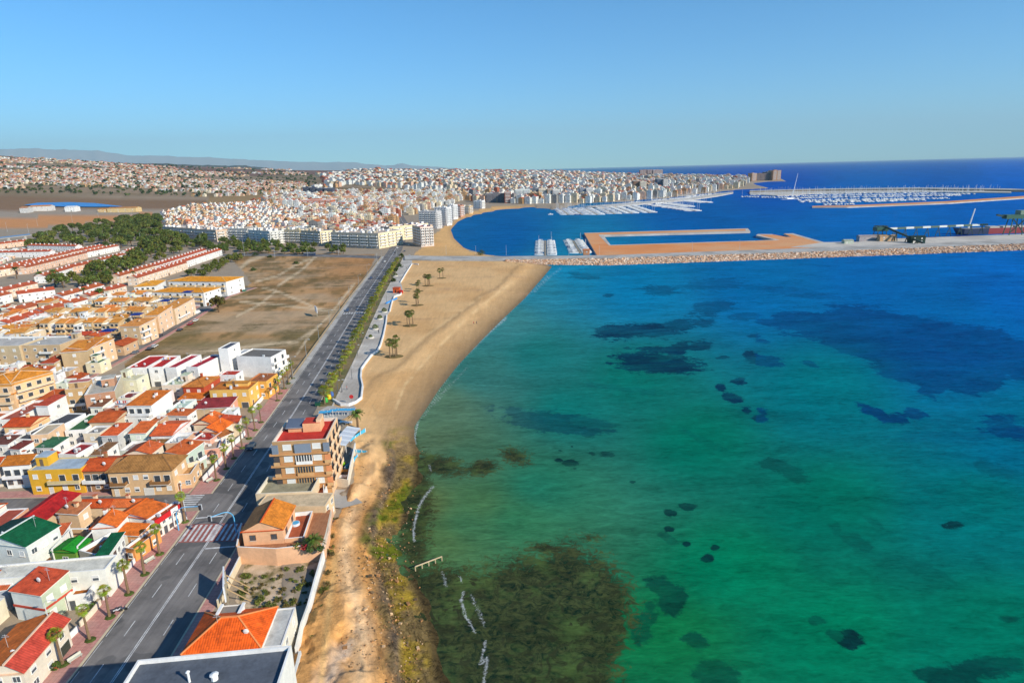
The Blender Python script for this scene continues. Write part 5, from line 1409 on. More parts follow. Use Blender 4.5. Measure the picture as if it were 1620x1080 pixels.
def town_row(rowname, pa, pb, h, n, depth, group='terraced houses with orange roofs', roofc=S(222, 142, 60), wall_=S(214, 184, 140)):
    a, b = G(*pa, h), G(*pb, h)
    u = (b - a).to_2d(); L = u.length; u.normalize(); rz = math.atan2(u.y, u.x)
    for i in range(n):
        k = n - 1 - i
        wv = L / n - .06
        off = rnd.choice([0, 0, 1.2, -1.0])
        x, y = a.x + u.x * L * i / n + -u.y * off, a.y + u.y * L * i / n + u.x * off
        orange = (i % 3 != 1)
        if overlaps(x + u.x * wv / 2 - u.y * depth / 2, y + u.y * wv / 2 + u.x * depth / 2, u.x, u.y, wv - .8, depth - .8): continue
        w_c = rnd.choice([wall_, WHITE, S(236, 214, 180), wall_])
        kind = ('orange-roofed' if orange else 'white-terraced')
        lab = f'{kind} terraced house, {ORD[k]} from the right in {rowname}'
        building(lab, None, h=h + rnd.uniform(-.5, .3) - (0 if orange else .8), wall=w_c, roof='gable_x' if orange else 'flat', rcol=tuple(c * rnd.uniform(.85, 1.1) for c in roofc) if orange else S(214, 208, 196), rise=1.2, rectw=(x, y, rz, wv, depth), group=group, fl=3 if h > 7.4 else 2,
                 nf=2, nr=1, nl=0, bal=[('f', 1, .05, .95)] + ([('f', 2, .1, .9)] if h > 7.4 and rnd.random() < .5 else []), clutter=.6, cap=WHITE if not orange else S(232, 190, 130), chim=None)
        # walled front yard belonging to the house
    return rz


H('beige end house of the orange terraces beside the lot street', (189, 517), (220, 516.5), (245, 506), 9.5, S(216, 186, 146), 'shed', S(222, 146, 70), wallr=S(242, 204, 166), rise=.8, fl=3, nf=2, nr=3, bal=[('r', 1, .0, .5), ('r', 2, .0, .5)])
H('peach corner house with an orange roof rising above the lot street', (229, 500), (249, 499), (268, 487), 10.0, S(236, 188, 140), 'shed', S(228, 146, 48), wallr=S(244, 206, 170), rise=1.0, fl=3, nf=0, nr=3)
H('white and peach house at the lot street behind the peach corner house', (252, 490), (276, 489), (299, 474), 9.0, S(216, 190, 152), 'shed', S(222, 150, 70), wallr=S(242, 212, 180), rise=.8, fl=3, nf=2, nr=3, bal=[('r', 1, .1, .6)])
H('long white apartment block with an ochre-orange roof at the corner of the vacant lot', (266, 445), (357, 446), (369, 438), 10.0, WHITE, 'hip', S(226, 148, 32), rise=1.8, fl=3, nf=9, nr=2, bal=[('f', k, s / 6 + .02, s / 6 + .14) for k in (1, 2) for s in range(6)], cat='apartments', name='apartment_block', cap=S(235, 200, 140))
H('white apartment block with an ochre-orange roof and white street end, nearer the camera', (240, 462), (322, 463), (338, 455), 9.0, WHITE, 'hip', S(224, 144, 32), rise=1.6, fl=3, nf=7, nr=4, bal=[('f', k, s / 5 + .02, s / 5 + .16) for k in (1, 2) for s in range(5)], cat='apartments', name='apartment_block', cap=S(235, 200, 140))
H('short white apartment block with an ochre-orange roof left of the two long ones', (212, 454), (246, 452), (266, 443.5), 9.0, WHITE, 'hip', S(226, 152, 40), rise=1.6, fl=3, nf=4, nr=2, bal=[('f', 1, .05, .9), ('f', 2, .05, .9)], cat='apartments', name='apartment_block', cap=S(235, 200, 140))
town_row('the nearest row of orange-roofed terraces', (62, 512), (187, 510), 8.4, 9, 10)
town_row('the second row of orange-roofed terraces', (78, 494), (226, 492), 8.4, 10, 10)
town_row('the third row of orange-roofed terraces', (150, 477), (250, 475), 8.0, 8, 10)
town_row('the orange row at the left edge', (-24, 529), (54, 525), 8.0, 5, 10)
town_row('the row below the white apartments', (185, 466), (238, 464), 7.6, 5, 9)
# blue shade canopies on the terrace ends
for px_, py_, z_, lab in ((217, 502, 9.8, 'dark blue shade canopy on the beige end house of the terraces'), (172, 528, 9.8, 'dark blue shade canopy on the orange-roofed apartment house'), (262, 480, 9.6, 'blue shade canopy above the second row of terraces'), (297, 466, 9.6, 'blue shade canopy beside the white apartment block')):
    p = G(px_, py_, z_); o = empty('shade_canopy', (p.x, p.y, z_ + .6)); tag(o, lab, 'canopy')
    mb = MB(); a = [(-3, -2.5, 1.0), (3, -2.5, 1.0), (3, 2.5, 1.3), (-3, 2.5, 1.3)]
    for i in range(4): mb.face([a[i], a[(i + 1) % 4], (0, 0, 2.0)], S(26, 44, 120))
    mb.face(a[::-1], S(26, 44, 120)); mb.build('cover', [M_METAL], o)
    for sx in (-1, 1):
        for sy in (-1, 1):
            mb = MB(); mb.box(sx * 2.7 - .06, sy * 2.2 - .06, -1.2, sx * 2.7 + .06, sy * 2.2 + .06, 1.0, GREY); mb.build('post', [M_METAL], o)

# ---- terracotta-roofed terraces running away to the left
TR = [((0, 508), (56, 491), 'at the left edge'), ((57, 489), (128, 470), 'with dark red tiles, nearest the orange terraces'), ((11, 489), (88, 469), 'second from the orange terraces'), ((90, 465), (155, 448), 'below the palm grove, left of a pair'),
      ((133, 465), (190, 449), 'below the palm grove, right of a pair'), ((-8, 458), (50, 445), 'left of the tall palms'), ((26, 461), (84, 454), 'in front of the tall palms'), ((-40, 430), (78, 410), 'left of the double ridge'), ((5, 420), (104, 398), 'with a double ridge, left side'),
      ((34, 421), (130, 398), 'with a double ridge, right side'), ((105, 397), (159, 387), 'just below the pine wood, left side'), ((131, 397), (182, 387), 'just below the pine wood, right side'), ((0, 397), (82, 395), 'long and level under the overpass'), ((48, 386), (124, 387), 'tucked against the pine wood'), ((-20, 386), (40, 379), 'under the overpass at the left edge'),
      ((102, 421), (151, 411), 'among the garden trees'), ((154, 409), (192, 400), 'behind the garden trees'), ((196, 396), (216, 391), 'small, between the trees'), ((181, 434), (259, 412), 'on the far side of the grove, left strip'), ((209, 437), (288, 413), 'on the far side of the grove, middle strip'),
      ((240, 418), (320, 393), 'ending at the street trees, left strip'), ((252, 422), (344, 393), 'ending at the street trees, right strip'), ((62, 434), (106, 421), 'behind the single tall palm'), ((-50, 475), (8, 461), 'far left between two palms')]
for i, (pa, pb, where) in enumerate(TR):
    h = 6.0
    a, b = G(*pa, h + 1.4), G(*pb, h + 1.4)
    dv = (b - a).to_2d(); L = dv.length; dv.normalize(); u = Vector((dv.y, -dv.x)); w = 8.5
    o_ = Vector((a.x, a.y)) - u * w / 2
    o, w_, d_ = building(f'white terrace block with terracotta roof {where}', None, h=h, wall=rnd.choice([WHITE, S(240, 216, 190), WHITE, S(238, 200, 172)]), roof='gable_y', rcol=tuple(c * rnd.uniform(.85, 1.05) for c in S(186, 92, 56)), rise=1.5,
                      rectw=(o_.x, o_.y, math.atan2(u.y, u.x), w, L), group='terrace blocks with long terracotta roofs', nf=2, nr=min(26, int(L / 4)), nl=0, fl=2, chim=False, clutter=0, cap=S(190, 90, 60), cat='terraced houses', name='terrace_block')
    n = max(2, int(L / 7))
    for k in range(n):
        mb = MB(); yy = L * (k + .5) / n
        mb.box(w * .5 + .6, yy - .4, h + .8, w * .5 + 1.5, yy + .5, h + 2.7, WHITE); mb.box(w * .5 + .5, yy - .5, h + 2.7, w * .5 + 1.6, yy + .6, h + 2.85, S(200, 110, 70)); mb.build('chimney', [M_PAINT], o)

# ---- fillers
fill([(-60, 802), (150, 800), (240, 800), (236, 838), (190, 880), (60, 1000), (-60, 1000)], 'small houses of the near left block', 6.5, 7, (3.0, 4.6), limit=34)
fill([(-60, 562), (190, 592), (330, 582), (425, 596), (424, 608), (380, 650), (330, 720), (290, 722), (160, 724), (-60, 726)], 'close-packed houses of the left block', 7, 7.5, (3.4, 6.6), limit=120)
fill([(-60, 530), (100, 528), (190, 528), (215, 522), (160, 575), (-60, 575)], 'close-packed houses of the left block', 9, 10, (4, 7), limit=20)
fill([(-60, 478), (30, 480), (120, 470), (200, 455), (230, 468), (240, 490), (215, 510), (60, 520), (-60, 520)], 'terraced houses with orange roofs', 9, 11, (5, 7.6), limit=50, roofs=[('orange-tiled', S(222, 142, 60), 5), ('pale', S(214, 208, 196), 4), ('terracotta', TERRA, 1)])

fill([(-60, 398), (40, 392), (180, 392), (330, 395), (262, 440), (200, 458), (130, 482), (60, 500), (-60, 506)], None, 7.5, 8, (2.6, 3.4), rz=.45, limit=150, sizes=((3.5, 6), (4, 7)), roofs=[('pale', S(222, 214, 200), 4), ('terracotta', TERRA, 1.5), ('grey', S(170, 168, 164), 1)], shared=('yard house', 'between the terracotta rows'))
# ---- apartment blocks beyond the vacant lot
def flats(label, A, B, C, h, fl, wall_, dep=None, nf=None, roof='flat', rcol=S(196, 176, 150), wallr=None, nb=3, rb=2, par=.9, **kw):
    bal = [('f', k, (s + .12) / nb, (s + .88) / nb) for k in range(1, fl) for s in range(nb)] + [('r', k, (s + .1) / rb, (s + .9) / rb) for k in range(1, fl) for s in range(rb)]
    o, w, d = building(label, A, B, C, h, wall_, roof, rcol, fl=fl, nf=nf or nb * 2, nr=rb * 2, nl=0, bal=bal[:34], cat='apartments', name='apartment_block', wallr=wallr, par=par, clutter=1.0, dep=dep, door=False, kinds=('open', 'half', 'shut'), **kw)
    for k in range(max(2, int(w * d / 90))):        # stair heads and plant rooms on the roof
        x0, y0 = rnd.uniform(1, max(1.2, w - 5)), rnd.uniform(1, max(1.2, d - 5)); a, b, c = rnd.uniform(2, 4.5), rnd.uniform(2, 4), rnd.uniform(1.6, 3.2)
        m2 = MB(); m2.box(x0, y0, h - par + .005, min(w - .5, x0 + a), min(d - .5, y0 + b), h - par + c, rnd.choice([WHITE, WHITE, wall_]), top=rnd.choice([WHITE, S(180, 90, 70), S(150, 150, 150)]), bottom=False); m2.build('rooftop_room', [M_PAINT], o)
    return o, w, d


flats('peach apartment block with orange cornices and grey ground walls left of the street trees', (256.5, 358), (341, 364), (357, 356), 15.5, 4, S(214, 196, 176), nb=5, rcol=S(228, 208, 188), trim=[(11.2, S(232, 140, 70)), (14.6, S(236, 160, 96))], dep=24)
flats('pale grey apartment block with small square windows next to the orange cornices', (358, 361), (391, 361.5), (400, 354), 16.5, 5, S(196, 194, 186), nb=4, rb=1, dep=18)
flats('white apartment block with rounded balconies on its right corner', (392, 363), (426, 366), (440, 357), 16.0, 5, S(216, 214, 206), nb=3, dep=20)
flats('cream apartment block with deep dark balconies in the middle of the row', (439.5, 363), (474, 363.5), (482, 357), 16.5, 5, S(206, 190, 156), nb=4, rb=1, dep=18)
flats('beige apartment block with a sunlit slanting side next to the dark gap', (475, 364), (506, 366), (533, 352), 16.0, 5, S(196, 180, 154), nb=3, wallr=S(244, 226, 186), dep=20)  # wallr: sunlight on the side painted as a lighter wall colour
flats('large corner apartment block facing the avenue with a blue shopfront', (523, 367), (598, 369), (613, 356), 17.0, 5, S(190, 182, 164), nb=5, rb=3, wallr=S(240, 222, 184), rcol=S(206, 186, 168), dep=44)  # greyer front and cream avenue side paint in shade and sun
flats('cream apartment block along the avenue behind the corner block', (602, 358), (615.5, 359), (628, 344), 17.5, 5, S(190, 176, 150), nb=1, rb=3, wallr=S(240, 220, 180), rcol=S(150, 60, 50), dep=60)  # avenue side lightened to paint in the sun, front kept dull
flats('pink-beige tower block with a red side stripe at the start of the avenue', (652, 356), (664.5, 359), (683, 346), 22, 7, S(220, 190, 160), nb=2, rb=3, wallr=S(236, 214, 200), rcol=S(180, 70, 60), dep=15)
flats('white slab tower behind the red-striped block', (662, 334), (690, 334), (700, 325), 25, 8, S(206, 202, 200), nb=3, rb=2, dep=16)
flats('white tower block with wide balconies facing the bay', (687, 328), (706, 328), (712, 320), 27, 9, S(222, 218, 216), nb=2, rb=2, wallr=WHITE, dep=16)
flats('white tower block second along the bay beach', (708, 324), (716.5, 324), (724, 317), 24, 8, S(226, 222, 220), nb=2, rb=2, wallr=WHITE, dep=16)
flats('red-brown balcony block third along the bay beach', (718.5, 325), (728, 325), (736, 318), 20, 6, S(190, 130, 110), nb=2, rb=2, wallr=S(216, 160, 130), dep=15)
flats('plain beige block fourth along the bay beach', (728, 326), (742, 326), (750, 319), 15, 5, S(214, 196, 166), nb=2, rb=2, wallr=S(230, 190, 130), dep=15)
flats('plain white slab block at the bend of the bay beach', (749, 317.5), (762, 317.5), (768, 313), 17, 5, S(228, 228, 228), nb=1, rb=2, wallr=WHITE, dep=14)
fill([(262, 346), (440, 335), (560, 335), (625, 330), (618, 350), (600, 358), (530, 352), (440, 358), (350, 353), (262, 356)], None, 1e9, 1e9, (8, 10), limit=0)
# ------------------------------------------------------------------ the far town
def cloud_mesh(name, recs, mats=(None,)):
    """boxes and gabled houses of a whole quarter in one mesh: recs = (x, y, z, rz, w, d, h, wall, roof, pitched)"""
    V = []; F = []; C_ = []; MI = []; UV = []
    for (x, y, z, rz, w, d, h, wc, rc, pit) in recs:
        c, s = math.cos(rz), math.sin(rz); b = len(V)
        P_ = lambda i, j, k: (x + c * i - s * j, y + s * i + c * j, z + k)
        zz = -12 if z > 5 else -1.5
        V += [P_(0, 0, zz), P_(w, 0, zz), P_(w, d, zz), P_(0, d, zz), P_(0, 0, h), P_(w, 0, h), P_(w, d, h), P_(0, d, h)]
        for q, L in (((0, 1, 5, 4), w), ((1, 2, 6, 5), d), ((2, 3, 7, 6), w), ((3, 0, 4, 7), d)):
            F.append([b + i for i in q]); C_.append(wc); MI.append(0); UV += [(0, zz), (L, zz), (L, h), (0, h)]
        if pit:
            V += [P_(w / 2, 0, h + w * .22), P_(w / 2, d, h + w * .22)]
            for q in ((4, 8, 9, 7), (5, 6, 9, 8)): F.append([b + i for i in q]); C_.append(rc); MI.append(1); UV += [(0, 0), (1, 0), (1, 1), (0, 1)]
            for q in ((4, 5, 8), (6, 7, 9)): F.append([b + i for i in q]); C_.append(wc); MI.append(1); UV += [(0, 0)] * 3
        else:
            F.append([b + 4, b + 5, b + 6, b + 7]); C_.append(rc); MI.append(1); UV += [(0, 0)] * 4
            if w > 7:   # a stair room on the flat roof
                b2 = len(V); x0, y0 = w * .3, d * .45; x1, y1 = w * .7, d * .85
                V += [P_(x0, y0, h), P_(x1, y0, h), P_(x1, y1, h), P_(x0, y1, h), P_(x0, y0, h + 2.6), P_(x1, y0, h + 2.6), P_(x1, y1, h + 2.6), P_(x0, y1, h + 2.6)]
                for q in ((0, 1, 5, 4), (1, 2, 6, 5), (2, 3, 7, 6), (3, 0, 4, 7), (4, 5, 6, 7)): F.append([b2 + i for i in q]); C_.append(wc if q != (4, 5, 6, 7) else rc); MI.append(1); UV += [(0, 0)] * 4
    me = bpy.data.meshes.new(name); me.from_pydata(V, [], F)
    for m in (M_FAC, M_FLAT): me.materials.append(m)
    me.polygons.foreach_set('material_index', MI)
    lt = np.array([len(f) for f in F]); cl = np.repeat(np.array([(*c, 1.0) for c in C_], np.float32), lt, axis=0)
    at = me.attributes.new('Col', 'FLOAT_COLOR', 'CORNER'); at.data.foreach_set('color', cl.ravel())
    uvl = me.uv_layers.new(name='UVMap'); uvl.data.foreach_set('uv', np.array(UV, np.float32).ravel())
    me.update()
    return me


FW = [('white', S(250, 246, 238), 10), ('cream', S(240, 220, 184), 4), ('pink', S(236, 190, 160), 2), ('tan', S(200, 156, 108), 2.4), ('grey', S(150, 146, 142), 1.2), ('brick-red', S(176, 96, 66), 1)]
FR = [('pale', S(222, 214, 204), 4), ('terracotta', S(190, 100, 64), 2.2), ('red', S(176, 80, 64), .9), ('grey', S(160, 156, 152), 1.5)]


def zone(poly, dmin, dmax, hr, sp_min, kl, kr, pitched=.2, walls=FW, roofs=FR, rot=-.18, skip=.12, patch=False):
    out = []
    D = dmin
    pxs = [p[0] for p in poly]; x0, x1 = min(pxs), max(pxs)
    t0 = math.tan(math.atan((x0 - 810) / FOC)) * 1.08; t1 = math.tan(math.atan((x1 - 810) / FOC)) * 1.08
    t0, t1 = min(t0, t1) - .03, max(t0, t1) + .03
    while D < dmax:
        sp = max(sp_min, D * kl); X0 = t0 * D; n = int((t1 - t0) * D / sp)
        if n > 0:
            xs = X0 + sp * (np.arange(n) + rng.uniform(0, 1)); ys = D + (xs - X0) * 0 + rng.uniform(-.22, .22, n) * sp
            zz = zt(xs, ys); qx, qy = P(xs, ys, zz)
            ok = inpoly(qx, qy, poly) & inpoly(xs, ys, LAND) & (rng.uniform(0, 1, n) > skip)
            if patch: ok &= fbm(xs / 700, ys / 380, 17, 3) < .545
            for x, y, z in zip(xs[ok], ys[ok], zz[ok]):
                w = sp * rnd.uniform(.62, .98); d = sp * rnd.uniform(.62, .95)
                h = rnd.uniform(*hr) * (1.35 if rnd.random() < .12 else 1)
                pit = rnd.random() < pitched
                wc = pick(walls); rc = pick(roofs) if not pit else rnd.choice([roofs[1], roofs[1], roofs[2]] if len(roofs) > 2 else roofs)
                k = rnd.uniform(.82, 1.04)
                if overlaps(x, y, 1, 0, w * .7, d * .7, 0): continue
                out.append((x - w / 2, y - d / 2, z, rot + rnd.uniform(-.04, .04), w, d, h, tuple(c * k for c in wc[1]), tuple(c * rnd.uniform(.8, 1.1) for c in rc[1]), pit, wc[0], rc[0]))
        D += max(sp_min * 1.25, D * kr)
    return out


Z_ROWS = [(262, 371), (258, 340), (300, 328), (420, 322), (470, 335), (480, 350), (440, 378), (350, 377)]
Z_TOWN = [(440, 379), (480, 352), (470, 330), (430, 322), (400, 322), (470, 306), (500, 296), (560, 290), (700, 300), (780, 312), (770, 318), (740, 316), (690, 328), (650, 340), (636, 330), (630, 342), (622, 372), (600, 386), (530, 384), (440, 379)]
Z_OLD = [(470, 306), (520, 296), (500, 278), (560, 270), (700, 266), (880, 272), (1000, 277), (1150, 280.5), (1190, 283), (1180, 291), (1168, 297), (1130, 302), (1060, 311), (1000, 316), (960, 318), (905, 322), (880, 327), (845, 325), (800, 321), (760, 322), (700, 305), (560, 292)]
Z_SUB = [(-90, 240), (0, 250), (250, 262), (470, 272), (500, 278), (500, 294), (430, 308), (330, 312), (180, 311), (60, 307), (-90, 308)]
Z_THIN = [(-90, 236), (0, 246), (250, 257), (480, 267), (480, 271), (250, 262), (0, 252), (-90, 246)]
SUBW = [('cream', S(246, 230, 200), 4), ('white', S(248, 244, 236), 5), ('peach', S(234, 196, 160), 3), ('tan', S(212, 176, 128), 2), ('pink', S(226, 180, 160), 2)]
far_recs = zone(Z_ROWS, 800, 1700, (6.5, 9), 11, .0, .018, .22, rot=-.5, walls=FW[:4], roofs=[FR[0], ('orange', S(214, 140, 80), 2), ('terracotta', S(196, 100, 60), 2)], skip=.06)
far_recs += zone(Z_TOWN, 740, 2200, (9, 15), 14, .0, .024, .15, skip=.08)
far_recs += zone(Z_OLD, 1500, 9500, (9, 20), 16, .0080, .026, .12, skip=.14, rot=-.5)
sub_recs = zone(Z_SUB, 1900, 9000, (5, 8), 12, .0054, .024, .5, walls=SUBW, skip=.22, patch=True)
sub_recs += zone(Z_THIN, 5000, 12000, (6, 9), 30, .006, .05, .3, walls=SUBW, skip=.4)
# the 190 nearest are houses of their own; the mass behind them is one object
far_recs.sort(key=lambda r: r[0] ** 2 + r[1] ** 2)
NEAR_N = 190
for r in far_recs[:NEAR_N]:
    me = cloud_mesh('town_house', [(0, 0, 0, 0, r[4], r[5], r[6], r[7], r[8], r[9])])
    o = link('town_house', me, None, (r[0], r[1], r[2]), r[3])
    kind = 'gabled' if r[9] else 'flat-roofed'
    tag(o, f'{r[10]} {kind} house with a {r[11]} roof in the rows behind the street apartments', 'house', f'{r[10]} {kind} town houses with {r[11]} roofs')
tag(link('distant_town', cloud_mesh('distant_town', [r[:10] for r in far_recs[NEAR_N:]])), 'dense white and cream mass of the old town beyond the bay', 'town', kind='stuff')
tag(link('distant_suburb', cloud_mesh('distant_suburb', [r[:10] for r in sub_recs])), 'cream and peach villas of the suburb spread over the plain', 'suburb', kind='stuff')

# ---- larger blocks on the bay front and beyond, each its own building
def block(label, x0, x1, ytop, ybase, wall_, depth=18, roofc=S(190, 170, 150), wallr=None, name='apartment_block', rz=0):
    a = G(x0, ybase); b = G(x1, ybase)
    D = math.hypot(a.x, a.y); w = max(6, (b - a).to_2d().length)
    fw = a.y * ct - (a.z - CAMH) * st
    h = max(8, (ybase - ytop) * fw / FOC)
    o = empty(name, (a.x, a.y, a.z)); tag(o, label, 'apartments')
    wr_ = wallr or tuple(min(.82, c * 1.1) for c in wall_)
    mb = MB(); t = .4
    fl = max(3, int(h / 3.1))
    mb.box(0, 0, -3, w, depth, h, wall_, 0, top=False)
    for p in ((0, 0, w, t), (0, depth - t, w, depth), (0, t, t, depth - t), (w - t, t, w, depth - t)): mb.box(p[0], p[1], h, p[2], p[3], h + .9, WHITE if rnd.random() < .5 else wall_, 0)
    mb.build('wall', [M_FAC], o)
    mb = MB(); mb.face([(0, 0, h + .01), (w, 0, h + .01), (w, depth, h + .01), (0, depth, h + .01)], roofc); mb.box(w * .35, depth * .3, h + .02, w * .65, depth * .7, h + 3, wall_); mb.build('roof', [M_FLAT], o)
    for k in range(1, fl):
        z = h * k / fl
        mb = MB(); nb = max(1, int(w / 14))
        for q in range(nb):
            xa, xb = w * (q + .12) / nb, w * (q + .88) / nb
            mb.box(xa, -1.3, z, xb, -.004, z + .15, WHITE); mb.box(xa, -1.3, z + .15, xb, -1.2, z + 1.05, WHITE if wall_[0] > .3 else wall_)
        mb.build('balcony_row', [M_PAINT], o)
    return o


block('dark slab apartment block with a red-brown end on the bay beach', 769, 798, 307, 321, S(120, 116, 122), 22, wallr=S(190, 120, 90))
block('red-brown apartment block at the palm garden of the bay', 798.5, 808, 304, 321.5, S(170, 100, 78), 24)
block('white and pale green apartment block on the bay front', 815, 838, 301, 318, S(214, 222, 216), 24)
block('dark blue-grey office block on the bay front', 839, 852, 299, 316, S(110, 116, 130), 26)
block('cream tower block beside the dark blue-grey one', 852.5, 865, 300, 316, S(226, 208, 176), 26)
block('tan tower block with a white neighbour on the bay front', 866, 874, 300, 316, S(176, 138, 104), 26)
block('white tower block right of the tan one', 874.5, 886, 301, 316, S(232, 226, 218), 26)
block('grey-blue tower block above the marina quay', 917, 927, 299, 313, S(150, 158, 172), 26)
block('white tower block above the marina quay', 927.5, 938, 299, 313, S(228, 226, 222), 26)
block('dark green-grey tower block above the marina quay', 948, 958, 298, 311, S(120, 128, 124), 26)
block('brown twin block above the marina', 1002, 1012, 287, 304, S(150, 112, 86), 30)
block('cream block right of the brown twin block', 1012.5, 1022, 288, 304, S(226, 206, 176), 30)
block('dark blue tower above the sailing masts', 1039, 1048, 284, 302, S(96, 106, 128), 30)
block('pale block right of the dark blue tower', 1049, 1056, 285, 302, S(222, 214, 206), 30)
block('left of three reddish towers on the skyline', 1012.5, 1022, 269.5, 279, S(170, 116, 104), 40)
block('middle of three reddish towers on the skyline', 1024, 1032, 269.5, 279, S(160, 104, 96), 40)
block('right of three reddish towers on the skyline', 1033, 1042, 269.5, 279, S(178, 122, 108), 40)
block('tan tower at the tip of the cape', 1222, 1233.5, 270.5, 285.5, S(206, 150, 104), 60)
block('dark tower beside the tan tower of the cape', 1213, 1221, 273, 285.5, S(110, 104, 110), 60)
block('brown block on the neck of the cape', 1196, 1212, 275.5, 286, S(130, 112, 110), 60)
block('orange-beige block on the neck of the cape', 1189, 1196, 275, 287, S(220, 160, 116), 50)
block('left of the dark row of tower blocks behind the orange roofs', 480, 489, 297, 310, S(70, 76, 96), 30)
block('second of the dark row of tower blocks behind the orange roofs', 491, 499, 297, 310, S(74, 80, 100), 30)
block('third of the dark row of tower blocks behind the orange roofs', 502, 511, 298, 310, S(70, 76, 98), 30)
block('last of the dark row of tower blocks behind the orange roofs', 514, 526, 298, 310, S(76, 82, 102), 30)
block('large orange-red apartment complex in the middle of the town', 470, 520, 318, 329, S(206, 116, 76), 40, S(214, 120, 70))
block('long brick-red apartment complex with dark balconies', 504, 560, 324, 334, S(196, 116, 90), 30, S(196, 110, 76))
block('peach apartment complex at the right end of the brick-red one', 520, 574, 313, 323, S(228, 176, 140), 30, S(220, 150, 100))
block('yellow building among the dark trees of the town', 649, 655, 304, 313, S(232, 170, 60), 24)
# ---- sheds by the lagoon
sh = [('white hall with an orange roof by the blue trucks', 47, 80, 326, 334, S(226, 220, 212), S(210, 140, 80)), ('white warehouse beside the lagoon', 103, 119, 327, 335, WHITE, S(225, 225, 225)), ('long cream hall with an ochre roof by the lagoon', 170, 216, 329, 336, S(226, 196, 140), S(200, 140, 80)), ('small cream hall left of the long one', 155, 168, 330.5, 336, S(226, 190, 130), S(206, 140, 70)), ('pale grey shed left of the orange-roofed hall', 32, 44, 328, 337, S(206, 204, 200), S(190, 130, 90))]
for lab, x0, x1, yt, yb, wc, rc in sh:
    a = G(x0, yb); b = G(x1, yb); w = (b - a).to_2d().length; h = max(5, (yb - yt) * a.y / FOC * .8)
    building(lab, None, h=h, wall=wc, roof='gable_x', rcol=rc, rise=h * .25, rectw=(a.x, a.y, math.atan2(b.y - a.y, b.x - a.x), w, 24, a.z), nf=4, nr=1, nl=0, chim=False, clutter=0, cat='hall', name='warehouse')
# lagoon
LAG = [(38, 325.5), (60, 322), (110, 321), (150, 322.5), (196, 328), (150, 328.5), (100, 328), (60, 327)]
mb = MB(); lp = [G(a, b) for a, b in LAG]; zl = max(p.z for p in lp) + 2.5
mb.face([(p.x, p.y, p.z + 2.0) for p in lp], S(64, 138, 206)); tag(mb.build('lagoon', [M_METAL]), kind='structure')

# ---- mountains
def ridge(name, prof, D, depth, col, zbase):
    mb = MB(); pts = []
    xs = np.linspace(prof[0][0], prof[-1][0], 150)
    ys = np.interp(xs, [p[0] for p in prof], [p[1] for p in prof])
    V = []
    rowsN = 7
    for k in range(rowsN):
        f = k / (rowsN - 1)
        for i, (x, y) in enumerate(zip(xs, ys)):
            d = ray(x, y - (float(fbm(np.array(x / 11.), np.array(1.5), 5, 4)) - .5) * 3.4)
            dh = math.hypot(d[0], d[1]); Dk = D - depth * (1 - f)
            top = CAMH + d[2] / dh * D
            z = zbase + (top - zbase) * (f ** 1.1) * (1 if k in (0, rowsN - 1) else (.75 + .5 * float(fbm(np.array(x / 7. + k * 3.1), np.array(k * 1.7), 8, 3))))
            V.append((d[0] / dh * Dk, d[1] / dh * Dk, z))
    n = len(xs)
    F_ = [(k * n + i, k * n + i + 1, (k + 1) * n + i + 1, (k + 1) * n + i) for k in range(rowsN - 1) for i in range(n - 1)]
    b = len(V)
    V += [(v[0] * 1.25, v[1] * 1.25, zbase) for v in V[(rowsN - 1) * n:rowsN * n]]
    F_ += [((rowsN - 1) * n + i, (rowsN - 1) * n + i + 1, b + i + 1, b + i) for i in range(n - 1)]
    mb.v = V; mb.f = F_; mb.c = [col] * len(F_); mb.m = [0] * len(F_); mb.uv = [(0, 0)] * (4 * len(F_))
    return tag(mb.build(name, [M_FLAT], smooth=True), kind='structure')


ridge('mountains', [(-260, 244), (-120, 238), (0, 236.5), (40, 235.5), (61, 234.5), (80, 237), (104, 236), (130, 237.5), (154, 237.5), (165, 240), (178, 242), (204, 246), (231, 246), (278, 248), (330, 249), (380, 252), (407, 253), (440, 254), (462, 256), (494, 256), (520, 257.5), (537, 256), (565, 257), (600, 261), (620, 261.5), (637, 258), (650, 262), (685, 264), (740, 268), (800, 272)], 60000, 14000, S(170, 160, 156), 60)
ridge('hills', [(-200, 256), (0, 256), (120, 256), (250, 259), (323, 261.5), (388, 262), (420, 265), (450, 269), (480, 273)], 11500, 2500, S(84, 84, 74), 80)
# ------------------------------------------------------------------ breakwater, harbour land, marina
def gl(pts, z=0.0): return [flatG(a, b, z) for a, b in pts]


